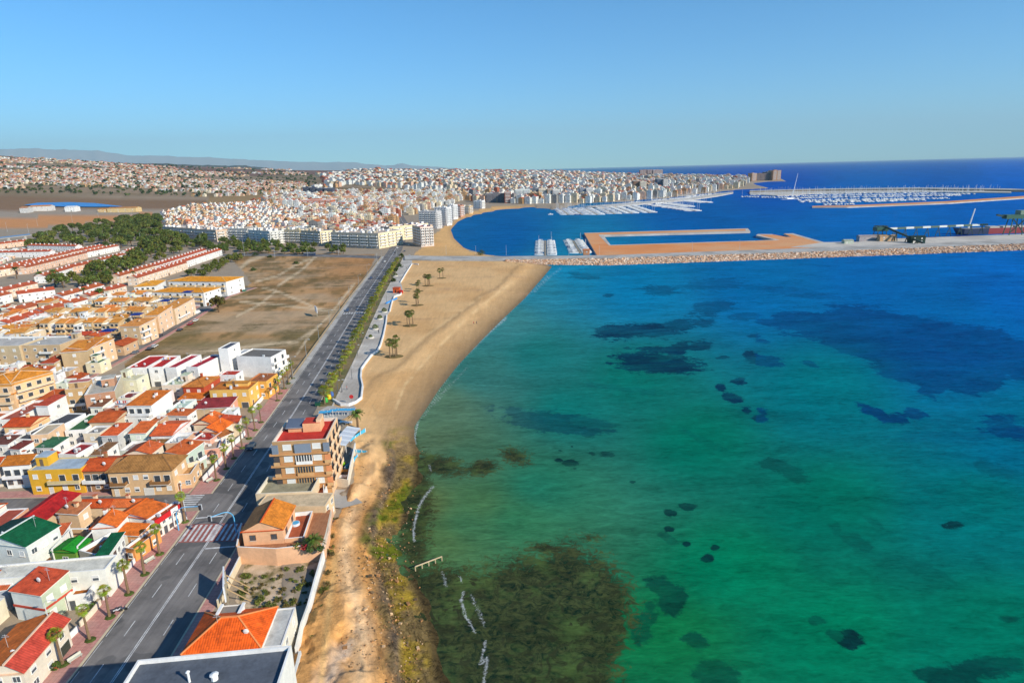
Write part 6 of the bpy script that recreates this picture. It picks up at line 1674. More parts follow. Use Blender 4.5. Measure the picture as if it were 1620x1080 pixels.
M_QUAY = mat_ground('quay_concrete', (.46, .42, .36), (.58, .53, .46), .08, (.40, .36, .31), .03, .6)
M_RUBBLE = mat_ground('rubble_base', (.22, .16, .11), (.34, .25, .17), .5, None, 0, 1.2)
slab('harbour_land', gl([(924, 368.5), (1183, 361.2), (1187, 365.6), (947, 371.8), (963, 387.6), (1195, 380.6), (1226, 379.2), (1196, 372.2), (1199, 370.2), (1222, 370.4), (1244, 374.6), (1252, 374.4), (1240, 369.4), (1254, 369), (1304, 383.2), (1360, 383), (1382, 379), (1400, 378), (1560, 372.5), (1760, 365), (1760, 380), (1620, 384), (1300, 396), (945, 404.5)]), -8, -.2, M_ORANGE, side=M_QUAY)
for pts in ([(924, 368.5), (1183, 361.2), (1187, 365.6), (947, 371.8), (947, 371.2), (1180, 364.9), (1179, 362.2), (930, 369)], [(947, 371.8), (963, 387.6), (966, 387.5), (954, 371.6)], [(963, 387.6), (1195, 380.6), (1195, 381.3), (964, 388.4)], [(1195, 380.6), (1226, 379.2), (1196, 372.2), (1199, 370.2), (1222, 370.4), (1222, 371.4), (1203, 371.3), (1203, 372.2), (1234, 379.6), (1224, 380.3)], [(1240, 369.4), (1254, 369), (1304, 383.2), (1296, 383.3), (1252, 370.6), (1246, 370.6)]):
    sheet('quay_edge', gl(pts, -.15), -.15, M_QUAY)
slab('harbour_yard', gl([(1304, 383.2), (1360, 382.6), (1382, 379), (1400, 378), (1560, 372.5), (1760, 365), (1760, 376), (1620, 380), (1300, 391.5), (1250, 391)]), -.4, .1, M_QUAY)
BWT = [(640, 404), (700, 405), (800, 405.3), (960, 403.6), (1300, 391.4), (1620, 379), (1760, 374)]
BWB = [(1760, 380.5), (1620, 385.5), (1300, 398.2), (960, 409.2), (800, 411.2), (700, 411), (640, 410)]
slab('breakwater_road', gl(BWT + BWB, 1.2), -6, 1.2, M_CONC)
# rubble slope facing the open sea
top = gl([(800, 411.4), (960, 409.4), (1300, 398.5), (1620, 385.8), (1760, 380.8)], 1.2)
bot = gl([(812, 418), (880, 421.5), (960, 419.8), (1300, 407.8), (1620, 395.8), (1760, 391)], SEA)
mb = MB(); bt = [np.interp(t_[0], [p[0] for p in bot], [p[1] for p in bot]) for t_ in top]
foot_ = [(t_[0], float(b_)) for t_, b_ in zip(top, bt)]
for i in range(len(top) - 1):
    mb.face([(*foot_[i], SEA - .6), (*foot_[i + 1], SEA - .6), (*top[i + 1], 1.15), (*top[i], 1.15)], (1, 1, 1))
tag(mb.build('breakwater_slope', [M_RUBBLE]), kind='structure')
mb = MB()
for k in range(9000):
    x = top[0][0] + (top[-1][0] - top[0][0]) * rnd.random() ** 1.15
    yt = np.interp(x, [p[0] for p in top], [p[1] for p in top]); yb = np.interp(x, [p[0] for p in foot_], [p[1] for p in foot_])
    f = rnd.random(); y = yt + (yb - yt) * f; z = 1.25 + (SEA - .4 - 1.25) * f
    s = rnd.uniform(.45, 1.05)
    ax = Vector((rnd.uniform(-1, 1), rnd.uniform(-1, 1), rnd.uniform(-.4, .4))).normalized(); ay = ax.cross(Vector((rnd.uniform(-.3, .3), rnd.uniform(-.3, .3), 1))).normalized(); az = ax.cross(ay)
    c = rnd.choice([S(222, 184, 150), S(230, 200, 172), S(206, 158, 120), S(236, 214, 192), S(190, 156, 132)])
    mb.obox((x, y, z), ax * s, ay * s * rnd.uniform(.5, .9), az * s * rnd.uniform(.45, .8), c)
tag(mb.build('rock_armour', [M_FLAT]), 'orange and cream boulders heaped along the sea side of the breakwater', 'boulders', kind='stuff')
# outer moles
slab('mole', gl([(1285, 325.5), (1340, 324.8), (1500, 318), (1625, 309.5), (1760, 303), (1760, 305), (1625, 312.4), (1500, 320.8), (1340, 327), (1285, 327.2)]), -8, -.3, M_ORANGE, side=M_QUAY)
slab('outer_mole', gl([(1186, 302.5), (1300, 299.8), (1450, 298), (1600, 300), (1640, 302), (1600, 302.2), (1450, 300), (1300, 301.6), (1186, 304)]), -8, 2.5, M_CONC, side=M_RUBBLE)
slab('marina_quay', gl([(1186, 304), (1300, 302), (1450, 300.6), (1600, 302.6), (1600, 304.5), (1450, 303), (1300, 305), (1230, 309), (1186, 306.5)]), -8, -.4, M_QUAY)
slab('marina_quay', gl([(925, 326), (1000, 320), (1090, 313), (1130, 306.5), (1160, 303), (1160, 305), (1136, 309.5), (1095, 315.5), (1000, 323.5), (950, 328.5)]), -8, -.4, M_QUAY)


def hull(mb, L, W, col, z=0.0):
    st_ = [(-.5, .42, .0), (-.2, .5, 0), (.15, .48, .05), (.38, .26, .15), (.5, .02, .25)]
    ring = []
    for f, wf, up in st_:
        ring.append([(L * f, -W * wf, 1.0 + up * 1.2), (L * f, -W * wf * .75, -.4), (L * f, W * wf * .75, -.4), (L * f, W * wf, 1.0 + up * 1.2)])
    for i in range(len(ring) - 1):
        a, b = ring[i], ring[i + 1]
        for q in range(3): mb.face([a[q], a[q + 1], b[q + 1], b[q]][::-1], col)
        mb.face([a[0], b[0], b[3], a[3]], S(232, 224, 208))
    mb.face([ring[0][0], ring[0][3], ring[0][2], ring[0][1]], col)


def make_boat(L, kind, col, label, group):
    o = empty('boat', (0, 0, 0)); tag(o, label, 'boat', group)
    mb = MB(); hull(mb, L, L * .26, col); mb.build('hull', [M_METAL], o)
    mb = MB(); cw = L * .17
    mb.box(-L * .22, -cw / 2 - .3, 1.02, L * .16, cw / 2 + .3, 1.75 if kind == 'sail' else 2.1, WHITE); mb.box(-L * .2, -cw / 2 - .31, 1.35, L * .165, cw / 2 + .31, 1.6, (.05, .07, .1)); mb.build('cabin', [M_METAL], o)
    if kind == 'sail':
        mb = MB(); mb.tube([(L * .06, 0, 1.0), (L * .06, 0, L * 1.25)], .10, 5, S(225, 225, 225)); mb.beam((L * .06, 0, 2.6), (-L * .34, 0, 2.5), .22, S(60, 90, 150)); mb.build('mast', [M_METAL], o)
    else:
        mb = MB(); mb.box(-L * .12, -cw / 2 - .1, 2.104, L * .05, cw / 2 + .1, 2.5, WHITE); mb.box(-L * .4, -cw / 2, 2.5, L * .05, cw / 2 + .0, 2.58, rnd.choice([S(40, 80, 150), WHITE, S(200, 200, 195)])); mb.build('canopy', [M_METAL], o)
    return o


G1 = 'boats moored at the two pontoons beside the breakwater'
GB = 'boats moored along the marina pontoons'
protoA = [make_boat(9.5, 'motor', WHITE, '', G1), make_boat(9, 'sail', WHITE, '', G1), make_boat(8, 'motor', S(60, 90, 140), '', G1), make_boat(10, 'motor', S(220, 216, 208), '', G1)]
protoB = [make_boat(12, 'sail', WHITE, '', GB), make_boat(13, 'motor', WHITE, '', GB), make_boat(12, 'sail', S(50, 80, 140), '', GB)]
LB = {0: 'white motorboat', 1: 'white sailing boat', 2: 'blue-hulled motorboat', 3: 'cream motorboat'}
LC = {0: 'white sailing yacht', 1: 'white motor yacht', 2: 'blue-hulled sailing yacht'}
used_proto = set()


def moor(protos, names, idx, x, y, rz, where):
    p = protos[idx]
    if p.name in used_proto: o = copy_thing(p, (x, y, SEA), rz)
    else: used_proto.add(p.name); o = p; o.location = (x, y, SEA); o.rotation_euler = (0, 0, rz)
    o['label'] = f'{names[idx]} {where}'
    return o


for (a, b, nm) in ((((863, 404.5), (862.5, 381), 'left'), ((919, 401.5), (906, 380.5), 'right'))[0], (((863, 404.5), (862.5, 381), 'left'), ((919, 401.5), (906, 380.5), 'right'))[1]):
    A_p = Vector(flatG(*a, SEA)); B_p = Vector(flatG(*b, SEA)); d_ = (B_p - A_p); L = d_.length; d_.normalize(); n_ = Vector((d_.y, -d_.x))
    mb = MB(); mb.beam((*A_p, SEA + .35), (*B_p, SEA + .35), 2.0, S(170, 160, 140)); mb.v = [(v[0], v[1], min(v[2], SEA + .6)) for v in mb.v]
    tag(mb.build('pontoon', [M_FLAT]), f'{nm} one of the two boat pontoons beside the breakwater', 'pontoon')
    k = 0; s = 4.0
    while s < L - 2:
        for side in (1, -1):
            c = A_p + d_ * s + n_ * side * 6.6
            moor(protoA, LB, rnd.choice([0, 0, 0, 1, 2, 3]), c.x, c.y, math.atan2(n_.y * side, n_.x * side) + rnd.uniform(-.06, .06), f'moored on the {"right" if side > 0 else "left"} side of the {nm} breakwater pontoon')
        s += 5.0
hutp = Vector(flatG(923, 401.5, 0)); building('small brick pontoon hut at the foot of the right boat pontoon', None, h=3.2, wall=S(200, 140, 100), roof='gable_x', rcol=S(190, 120, 80), rise=1.0, rectw=(hutp.x, hutp.y, 0, 6, 5), nf=1, nr=1, chim=False, clutter=0, cat='hut', name='hut')
FING = [((886, 330.5), (899, 340)), ((905, 330), (921, 340)), ((925, 329.5), (945, 340)), ((948, 328), (972, 338.6)), ((970, 327), (1000, 338)), ((995, 325.5), (1028, 337)), ((1031, 324.5), (1101, 334.5)), ((1052, 322), (1090, 327.5)), ((1000, 320.5), (1050, 322.5)), ((1075, 317), (1120, 321))]
mbp = MB(); nb_ = 0
stuff_b = []
for fi, (a, b) in enumerate(FING):
    A_p = Vector(flatG(*a, SEA)); B_p = Vector(flatG(*b, SEA)); d_ = B_p - A_p; L = d_.length; d_.normalize(); n_ = Vector((d_.y, -d_.x))
    mb = MB(); mb.beam((*A_p, SEA + .3), (*B_p, SEA + .3), 3.0, S(186, 170, 146)); mb.v = [(v[0], v[1], min(v[2], SEA + .6)) for v in mb.v]
    tag(mb.build('pontoon', [M_FLAT]), f'{ORD[fi]} finger pontoon of the marina counted from the bay beach' if fi < 7 else f'{["short", "inner", "far"][fi - 7]} pontoon of the marina near the town quay', 'pontoon')
    s = 6.0
    while s < L:
        for side in (1, -1):
            c = A_p + d_ * s + n_ * side * 8.5; rz = math.atan2(n_.y * side, n_.x * side)
            if nb_ < 185 and fi < 9: moor(protoB, LC, rnd.choice([0, 0, 0, 1, 1, 2]), c.x, c.y, rz, 'among the marina pontoons before the old town'); nb_ += 1
            else: stuff_b.append((c.x, c.y, rz))
        s += 8.5 if fi < 7 else 7
for (a, b) in (((1186, 309), (1560, 303.5)), ((1176, 311.5), (1260, 314)), ((1200, 306), (1580, 302.8)), ((1262, 317.5), (1500, 314)), ((1290, 321), (1460, 317)), ((1300, 324), (1350, 323.6)), ((1262, 320), (1420, 316)), ((1030, 318), (1110, 312)), ((1060, 316.5), (1130, 309)), ((1240, 311), (1540, 307)), ((1250, 313.8), (1520, 309.5)), ((1080, 311.5), (1150, 306))):
    A_p = Vector(flatG(*a, SEA)); B_p = Vector(flatG(*b, SEA)); L = (B_p - A_p).length
    n = int(L / 4.5); nn_ = (B_p - A_p).normalized()
    for k in range(n):
        c = A_p.lerp(B_p, (k + rnd.uniform(.1, .9)) / n) + Vector((-nn_.y, nn_.x)) * rnd.choice([-7, 7]); stuff_b.append((c.x, c.y, rnd.uniform(1.2, 1.9)))
mb = MB()
for x, y, rz in stuff_b:
    L = rnd.uniform(10, 16); c, s = math.cos(rz), math.sin(rz); m2 = MB(); hull(m2, L, L * .3, rnd.choice([WHITE, WHITE, WHITE, S(60, 90, 140), S(190, 190, 190)]))
    m2.box(-L * .2, -L * .1, 1.02, L * .15, L * .1, 2.2, WHITE)
    if rnd.random() < .6: m2.box(L * .05 - .12, -.12, 1.0, L * .05 + .12, .12, L * 1.2, S(225, 225, 225), bottom=False)
    b = len(mb.v)
    mb.v += [(x + c * p[0] - s * p[1], y + s * p[0] + c * p[1], SEA + p[2]) for p in m2.v]; mb.f += [tuple(i + b for i in f) for f in m2.f]; mb.c += m2.c; mb.m += m2.m; mb.uv += m2.uv
tag(mb.build('moored_boats', [M_METAL]), 'hundreds of small white boats packed in the far marina basin', 'boats', kind='stuff')
yp = Vector(flatG(1250, 315.5, SEA))
yo = empty('sailing_yacht', (yp.x, yp.y, SEA), .2); tag(yo, 'huge sailing yacht with the tallest mast at the end of the marina', 'yacht')
mb = MB(); hull(mb, 46, 9, WHITE); mb.build('hull', [M_METAL], yo); mb = MB(); mb.box(-9, -2.4, 1.02, 8, 2.4, 3.2, WHITE); mb.build('cabin', [M_METAL], yo)
mb = MB(); mb.tube([(3, 0, 1), (9, 0, 30), (14, 0, 58)], [.7, .6, .3], 6, WHITE); mb.beam((3.5, 0, 4), (-14, 0, 3.6), .6, WHITE); mb.build('mast', [M_METAL], yo)
bp_ = Vector(flatG(871, 339.6, SEA)); o = make_boat(9, 'motor', WHITE, 'lone white boat out on the open bay', None) if False else copy_thing(protoA[0], (bp_.x, bp_.y, SEA), .1); o['label'] = 'lone white motorboat out on the open bay'; del o['group']

# ---- loading plant and ship on the breakwater
GRS = S(52, 92, 74); DG = S(40, 62, 54)
ga = Vector((*flatG(1404, 377.5, 0), 0)); gb_ = Vector((*flatG(1560, 370.5, 0), 0))
o = empty('conveyor', ga); tag(o, 'long green conveyor gallery on trestle legs beside the breakwater road', 'conveyor')
d_ = gb_ - ga; L = d_.length; u = d_.normalized()
mb = MB()
for k in range(12):
    mb.beam(d_ * (k / 12) + Vector((0, 0, 10.4)), d_ * ((k + .94) / 12) + Vector((0, 0, 10.4)), 1.9, S(86, 104, 84) if k % 2 else S(220, 222, 214))
mb.build('gallery', [M_METAL], o)
for k in range(9):
    p = d_ * ((k + .5) / 9); mb = MB(); mb.beam(p + u * 3, p + Vector((0, 0, 9.45)), .42, DG); mb.beam(p - u * 3, p + Vector((0, 0, 9.45)), .42, DG); mb.beam(p + u * 1.6 + Vector((0, 0, 4.5)), p - u * 1.6 + Vector((0, 0, 4.5)), .5, DG); mb.build('trestle', [M_METAL], o)
ta = Vector((*flatG(1391, 379, 0), 0)); o = empty('loading_tower', ta); tag(o, 'dark green loading tower with an inclined belt down to the road', 'tower')
mb = MB()
for sx in (-1, 1):
    for sy in (-1, 1): mb.beam((sx * 5, sy * 4, 0), (sx * 4, sy * 3, 14), .5, DG)
for z in (5, 10, 14):
    mb.beam((-5, -4, z), (5, -4, z), .6, DG); mb.beam((-5, 4, z), (5, 4, z), .6, DG); mb.beam((-5, -4, z), (-5, 4, z), .6, DG); mb.beam((5, -4, z), (5, 4, z), .6, DG)
mb.box(-6, -4, 9, 6, 4, 13, GRS); mb.build('frame', [M_METAL], o)
e = Vector((*flatG(1462, 387, 0), 1)) - ta; mb = MB(); mb.beam((2, 0, 14), e, 1.6, DG); mb.build('inclined_belt', [M_METAL], o)
for f in (.35, .6, .82):
    p = Vector((2, 0, 14)).lerp(e, f); mb = MB(); mb.beam((p.x - 1.5, p.y, 0), (p.x, p.y, p.z - 1), .6, DG); mb.beam((p.x + 1.5, p.y, 0), (p.x, p.y, p.z - 1), .6, DG); mb.build('trestle', [M_METAL], o)
for i, (px_, py_, c, lab) in enumerate(((1452, 384.5, DG, 'dark green machine hopper at the foot of the inclined belt'), (1376, 380.5, S(180, 170, 170), 'pinkish grey site office left of the loading tower'), (1404, 381.5, S(206, 170, 130), 'tan store building right of the loading tower'), (1343, 385.5, S(190, 200, 180), 'small pale green cabin on the harbour yard'))):
    p = flatG(px_, py_, .1); w = (14, 22, 16, 9)[i]
    building(lab, None, h=(6, 4.5, 5, 3)[i], wall=c, roof='gable_x', rcol=tuple(q * .8 for q in c), rise=.8, rectw=(p[0] - w / 2, p[1], -.02, w, 6, .1), nf=2, nr=1, nl=0, chim=False, clutter=0, cat='shed', name='shed')
sp_ = flatG(1592, 371.0, SEA)
o = empty('cargo_ship', (sp_[0], sp_[1] + 14, SEA), math.radians(2)); tag(o, 'cargo ship with a dark blue bow and red side berthed behind the conveyor', 'ship')
mb = MB(); W = 11
for x0, x1, c in ((-42, -14, S(30, 44, 80)), (-14, 60, S(150, 50, 50))):
    mb.box(x0, -W / 2, -1, x1, W / 2, 6.5, c, top=S(140, 130, 120))
mb.face([(-42, -W / 2, -1), (-42, -W / 2, 6.5), (-52, 0, 8)], S(30, 44, 80)); mb.face([(-42, W / 2, 6.5), (-42, W / 2, -1), (-52, 0, 8)], S(30, 44, 80)); mb.face([(-42, -W / 2, 6.5), (-42, W / 2, 6.5), (-52, 0, 8)], S(140, 130, 120)); mb.face([(-42, W / 2, -1), (-42, -W / 2, -1), (-52, 0, 8)], S(30, 44, 80))
mb.build('hull', [M_METAL], o)
mb = MB()
for k in range(4): mb.box(-12 + k * 15, -4, 6.51, -1 + k * 15, 4, 8.2, S(190, 180, 170))
mb.build('hatch_cover', [M_METAL], o)
mb = MB(); mb.tube([(-34, 0, 6.5), (-30, 0, 28)], [.9, .6], 6, WHITE); mb.build('crane_mast', [M_METAL], o)
sl = flatG(1606, 372, 0); o = empty('ship_loader', (sl[0], sl[1] + 4, 0)); tag(o, 'tall green ship loader at the right edge above the ship', 'crane')
mb = MB()
for sx in (-8, 8):
    for sy in (-5, 5): mb.beam((sx, sy, 0), (sx * .7, sy * .7, 20), .8, GRS)
mb.build('leg', [M_METAL], o)
mb = MB(); mb.box(-14, -4, 20, 24, 4, 25, GRS); mb.box(2, -4.5, 25, 20, 4.5, 30, S(120, 140, 120)); mb.beam((-14, 0, 23), (-24, 0, 25), 2.2, DG); mb.build('boom', [M_METAL], o)
mb = MB(); mb.beam((-6, -5, 20), (10, -5, 2), .9, DG); mb.beam((10, -5, 20), (-8, -5, 3), .9, DG); mb.build('brace', [M_METAL], o); o.scale = (.85, .85, .85)

# ------------------------------------------------------------------ vegetation
def fan_palm(h, seed, crown=1.0, skirt=True, label='', group='', col=S(112, 118, 44), cat='palm tree', k=44):
    r = random.Random(seed)
    o = empty('palm_tree', (0, 0, 0)); tag(o, label, cat, group)
    mb = MB(); lean = r.uniform(-.25, .25)
    mb.tube([(0, 0, -.5), (lean * .3, 0, h * .35), (lean, .1, h * .7), (lean, .15, h)], [.30, .24, .20, .22], 7, S(134, 110, 84)); mb.build('trunk', [M_FLAT], o)
    mb = MB(); top = Vector((lean, .15, h))
    for i in range(k):
        az = i * 2.399 + r.uniform(-.2, .2); el = math.radians(r.uniform(-48, 82))
        d = Vector((math.cos(az) * math.cos(el), math.sin(az) * math.cos(el), math.sin(el)))
        L = crown * r.uniform(.75, 1.05); tip = top + d * L
        side = d.cross(Vector((0, 0, 1))).normalized() if abs(d.z) < .95 else Vector((1, 0, 0)); upv = side.cross(d)
        cc = tuple(c * r.uniform(.7, 1.25) for c in col)
        mb.face([top + side * .04, tip + side * .03, tip - side * .03], tuple(c * .8 for c in col))
        R_ = crown * r.uniform(.72, .95)
        for j in range(7):
            a = -1.25 + j * 2.5 / 6; a0, a1 = a - .13, a + .13
            dirn = d * math.cos(a) + side * math.sin(a)
            droop = -Vector((0, 0, 1)) * R_ * .38
            p1 = tip + (d * math.cos(a0) + side * math.sin(a0)) * R_ * .6; p2 = tip + (d * math.cos(a1) + side * math.sin(a1)) * R_ * .6
            mb.face([tip, p1, tip + dirn * R_ + droop, p2], cc)
    mb.build('crown', [M_LEAF], o)
    if skirt:
        mb = MB()
        for i in range(16):
            az = i * 2.399; d = Vector((math.cos(az) * .45, math.sin(az) * .45, -1)); s_ = Vector((-math.sin(az), math.cos(az), 0))
            p = top + Vector((0, 0, -.1)); q = p + d * crown * r.uniform(.8, 1.3)
            mb.face([p + s_ * .1, p - s_ * .1, q - s_ * .3, q + s_ * .3], tuple(c * r.uniform(.7, 1.1) for c in S(140, 112, 70)))
        mb.build('dry_skirt', [M_LEAF], o)
    return o


def feather_palm(h, seed, R_, label, group=None, col=S(86, 104, 42), n=34):
    r = random.Random(seed)
    o = empty('date_palm', (0, 0, 0)); tag(o, label, 'palm tree', group)
    mb = MB(); mb.tube([(0, 0, -.5), (.1, 0, h * .5), (0, 0, h)], [.42, .34, .36], 8, S(120, 96, 70)); mb.build('trunk', [M_FLAT], o)
    mb = MB()
    for i in range(n):
        az = i * 2.399 + r.uniform(-.2, .2); el = math.radians(r.uniform(-5, 70)); L = R_ * r.uniform(.85, 1.1)
        hd = Vector((math.cos(az), math.sin(az), 0)); sd_ = Vector((-hd.y, hd.x, 0)); cc = tuple(c * r.uniform(.7, 1.25) for c in col)
        P0 = None
        for j in range(8):
            t = j / 7
            p = Vector((0, 0, h)) + hd * L * t * math.cos(el) * (1 - .12 * t) + Vector((0, 0, 1)) * (L * t * math.sin(el) - L * .62 * t * t)
            if P0 is not None:
                wdt = R_ * .20 * math.sin(math.pi * min(1, .12 + t * .88))
                for s in (-1, 1):
                    mb.face([P0, p, p + sd_ * s * wdt + hd * .15 * R_ - Vector((0, 0, wdt * .55))], cc); mb.face([P0, (P0 + p) / 2, (P0 + p) / 2 + sd_ * s * wdt + hd * .12 * R_ - Vector((0, 0, wdt * .7))], cc)
            P0 = p
    mb.build('crown', [M_LEAF], o)
    return o


def leafy_tree(h, cr_, seed, label, group=None, col=S(78, 96, 44), n=900, name='tree', flat=.75, leaf=.45, cat='tree', trunk=True):
    r = random.Random(seed); o = empty(name, (0, 0, 0)); tag(o, label, cat, group)
    ch = cr_ * flat; cz = h - ch
    if trunk:
        mb = MB(); mb.tube([(0, 0, -.5), (.1, .05, max(.4, cz * .6)), (0, 0, cz + ch * .3)], [.28 * cr_ / 3, .2 * cr_ / 3, .1 * cr_ / 3], 6, S(110, 86, 62))
        for k in range(5):
            a = k * 1.3 + r.random(); mb.tube([(.05, 0, max(.3, cz * .6)), (math.cos(a) * cr_ * .6, math.sin(a) * cr_ * .6, cz + ch * r.uniform(0, .5))], [.12 * cr_ / 3, .04], 4, S(110, 86, 62))
        mb.build('trunk', [M_FLAT], o)
    mb = MB(); cl = []
    for k in range(18):
        a = r.uniform(0, 6.283); e = math.asin(r.uniform(-.5, 1)); rr = cr_ * r.uniform(.35, .8)
        cl.append((Vector((rr * math.cos(a) * math.cos(e), rr * math.sin(a) * math.cos(e), cz + ch * .9 * r.uniform(.55, 1) * math.sin(e))), cr_ * r.uniform(.25, .42), r.uniform(.65, 1.3)))
    for i in range(n):
        c, R_, b = r.choice(cl)
        v = Vector((r.gauss(0, 1), r.gauss(0, 1), r.gauss(0, 1))).normalized(); p = c + v * R_ * r.uniform(.7, 1.05)
        u = Vector((r.gauss(0, 1), r.gauss(0, 1), r.gauss(0, .6))).normalized(); w = v.cross(u).normalized(); s = leaf * r.uniform(.6, 1.3)
        cc = tuple(min(.5, q * b * r.uniform(.75, 1.2)) for q in col)
        mb.face([p - u * s, p + w * s * .7, p + u * s, p - w * s * .7], cc)
    mb.build('crown' if trunk else 'foliage', [M_LEAF], o)
    return o


STARTED = set()


def plant(protos, x, y, z=0, s=1.0, label=None, i=None):
    p = protos[i if i is not None else rnd.randrange(len(protos))]
    if p.name in STARTED: o = copy_thing(p, (x, y, z), rnd.uniform(0, 6.28), s)
    else: STARTED.add(p.name); o = p; o.location = (x, y, z); o.scale = (s, s, s)
    if label: o['label'] = label
    return o


gp = 'fan palms along the left pavement'
street = [fan_palm(7.0, 3, .80, True, 'slim fan palm in a row of its kind on the pink pavement', gp, S(136, 148, 40), k=40), fan_palm(6.4, 8, .78, True, 'slim fan palm in a row of its kind on the pink pavement', gp, S(146, 152, 44), k=40)]
for (a, b) in [(100, 1052), (142.6, 1013), (174, 977), (204, 940), (229, 909), (252.6, 877), (293, 826), (342.8, 760), (358, 742), (370, 725.5), (383.5, 709), (394, 694), (404, 681), (413, 668.5), (439, 634), (443.5, 623), (450, 615), (456.5, 607), (463, 599)]:
    p = G(a, b); plant(street, p.x, p.y, .1, rnd.uniform(.9, 1.06))
    mb = MB(); mb.ball((p.x, p.y + .1, .13), 1.0, .9, .35, S(78, 92, 34), n=8, k=4)
    tag(mb.build('tree_pit', [M_LEAF]), 'grassy tree pit at the foot of a pavement palm', 'plant', 'tree pits of the pavement palms')
gm = 'bushy palms in the strip beside the promenade'
med_p = [fan_palm(4.2, 21, 1.25, False, 'bushy yellow-green fan palm in the strip between road and promenade', gm, S(140, 140, 44), k=50), fan_palm(4.8, 27, 1.35, False, 'bushy yellow-green fan palm in the strip between road and promenade', gm, S(126, 130, 44), k=50)]
y = 207.0
while y < 560:
    plant(med_p, roadx(y, 9.9) + rnd.uniform(-.5, .5), y, .1, rnd.uniform(.85, 1.15)); y += rnd.uniform(7.2, 9.0)
gb2 = 'tall fan palms on the beach'
bpal = [fan_palm(7.4, 31, 1.25, True, 'tall fan palm in a small clump on the beach sand', gb2, S(96, 106, 40)), fan_palm(6.6, 37, 1.3, True, 'tall fan palm in a small clump on the beach sand', gb2, S(100, 104, 44))]
CL = [[(617, 566), (622, 563), (628, 561), (626, 565)], [(644.5, 515), (648.5, 517), (653.5, 513)], [(658.5, 483), (662, 480), (660, 485)], [(660, 462), (663, 459)], [(673, 452), (677, 453), (680, 450), (679, 453)], [(696, 441), (701, 439)]]
for cl in CL:
    cx_m = sum(p[0] for p in cl) / len(cl); cy_m = sum(p[1] for p in cl) / len(cl)
    c = G(cx_m, cy_m)
    mb = MB(); mb.ball((c.x, c.y, -.15), 3.4 + len(cl) * .3, 3.2, .55, S(122, 104, 60), n=14, k=5)
    tag(mb.build('palm_mound', [M_FLAT]), 'low weedy sand mound round the feet of a beach palm clump', 'mound', 'sand mounds under the beach palms')
    for a, b in cl:
        p = G(a, b); plant(bpal, p.x, p.y, 0, rnd.uniform(.85, 1.1))
gd = 'pines of the dark wood beyond the terraces'
pines = [leafy_tree(11, 5.2, 41, 'dark green pine crown in the wood beyond the terraces', gd, S(92, 104, 44), 1100, 'pine_tree', .6, .62), leafy_tree(9.5, 5.6, 43, 'dark green pine crown in the wood beyond the terraces', gd, S(104, 110, 48), 1100, 'pine_tree', .62, .62), leafy_tree(10, 4.4, 47, 'dark green pine crown in the wood beyond the terraces', gd, S(84, 98, 46), 900, 'pine_tree', .7, .6)]
gt = 'garden trees between the terracotta rows'
gard = [leafy_tree(8, 3.8, 51, 'leafy garden tree between the terracotta rows', gt, S(96, 108, 46), 800, 'garden_tree', .8, .5), leafy_tree(7, 3.4, 53, 'leafy garden tree between the terracotta rows', gt, S(112, 116, 50), 800, 'garden_tree', .8, .5)]
ga_ = 'street trees in front of the apartment blocks'
stt = [leafy_tree(9, 4.6, 61, 'round dark street tree before the apartment blocks', ga_, S(88, 104, 44), 1000, 'street_tree', .8, .55), leafy_tree(8, 4.2, 63, 'round dark street tree before the apartment blocks', ga_, S(104, 112, 48), 900, 'street_tree', .8, .55)]


def scatter(poly, protos, sp, lim, s=(.8, 1.2)):
    ws = [G(a, b, 3) for a, b in poly]; x0, x1 = min(p.x for p in ws), max(p.x for p in ws); y0, y1 = min(p.y for p in ws), max(p.y for p in ws); n = 0
    pts = []
    y = y0
    while y < y1:
        x = x0
        while x < x1:
            xx, yy = x + rnd.uniform(-.4, .4) * sp, y + rnd.uniform(-.4, .4) * sp
            z = float(zt(xx, yy)); qx, qy = P(np.array(xx), np.array(yy), np.array(z + 4))
            if inpoly(qx, qy, poly) and not overlaps(xx, yy, 1, 0, 4, 4, 0): pts.append((xx, yy, z))
            x += sp
        y += sp
    pts.sort(key=lambda p: p[1])
    if len(pts) > lim: pts = rnd.sample(pts, lim)
    for x, y, z in pts: plant(protos, x, y, z, rnd.uniform(*s))
    return len(pts)


nA = scatter([(44, 392), (50, 376), (120, 362), (180, 350), (236, 340), (258, 348), (258, 368), (300, 380), (332, 384), (322, 392), (262, 388), (230, 392), (190, 390), (120, 390)], pines, 10.5, 240, (.9, 1.4))
nB = scatter([(80, 448), (120, 434), (170, 412), (200, 402), (228, 384), (290, 388), (282, 398), (240, 412), (196, 428), (188, 446), (140, 450)], gard, 9.5, 80, (.9, 1.4))
nC = scatter([(286, 384), (330, 376), (400, 376), (440, 381), (545, 388), (545, 397), (470, 398), (392, 397), (340, 394)], stt, 9, 90, (.65, 1.0))
nD = scatter([(288, 432), (330, 415), (378, 398), (390, 402), (360, 414), (330, 432)], gard, 7.5, 40, (.55, .85))
print('trees', nA, nB, nC, nD)
p = G(346, 494); bt_ = leafy_tree(10.5, 5.2, 71, 'large olive-brown tree standing alone at the corner of the lot street', None, S(98, 88, 40), 1700, 'tree', .85, .5); bt_.location = p
for a, b, lab in ((161, 477, 'tall date palm left of the grove'), (27, 441, 'bushy date palm at the left edge of the terraces'), (66, 446, 'date palm in the grove, right of the bushiest one'), (88, 447, 'dark date palm at the left end of the grove'), (150, 447, 'pale date palm in the middle of the grove'), (136, 478, 'slender palm above the dark red tiled terrace'), (213, 446, 'slender palm at the right end of the grove'), (170, 446, 'pale date palm at the right of the grove')):
    p = G(a, b); o = feather_palm(rnd.uniform(7.5, 9.5), a, 4.2 if 'slender' not in lab else 2.6, lab); o.location = p
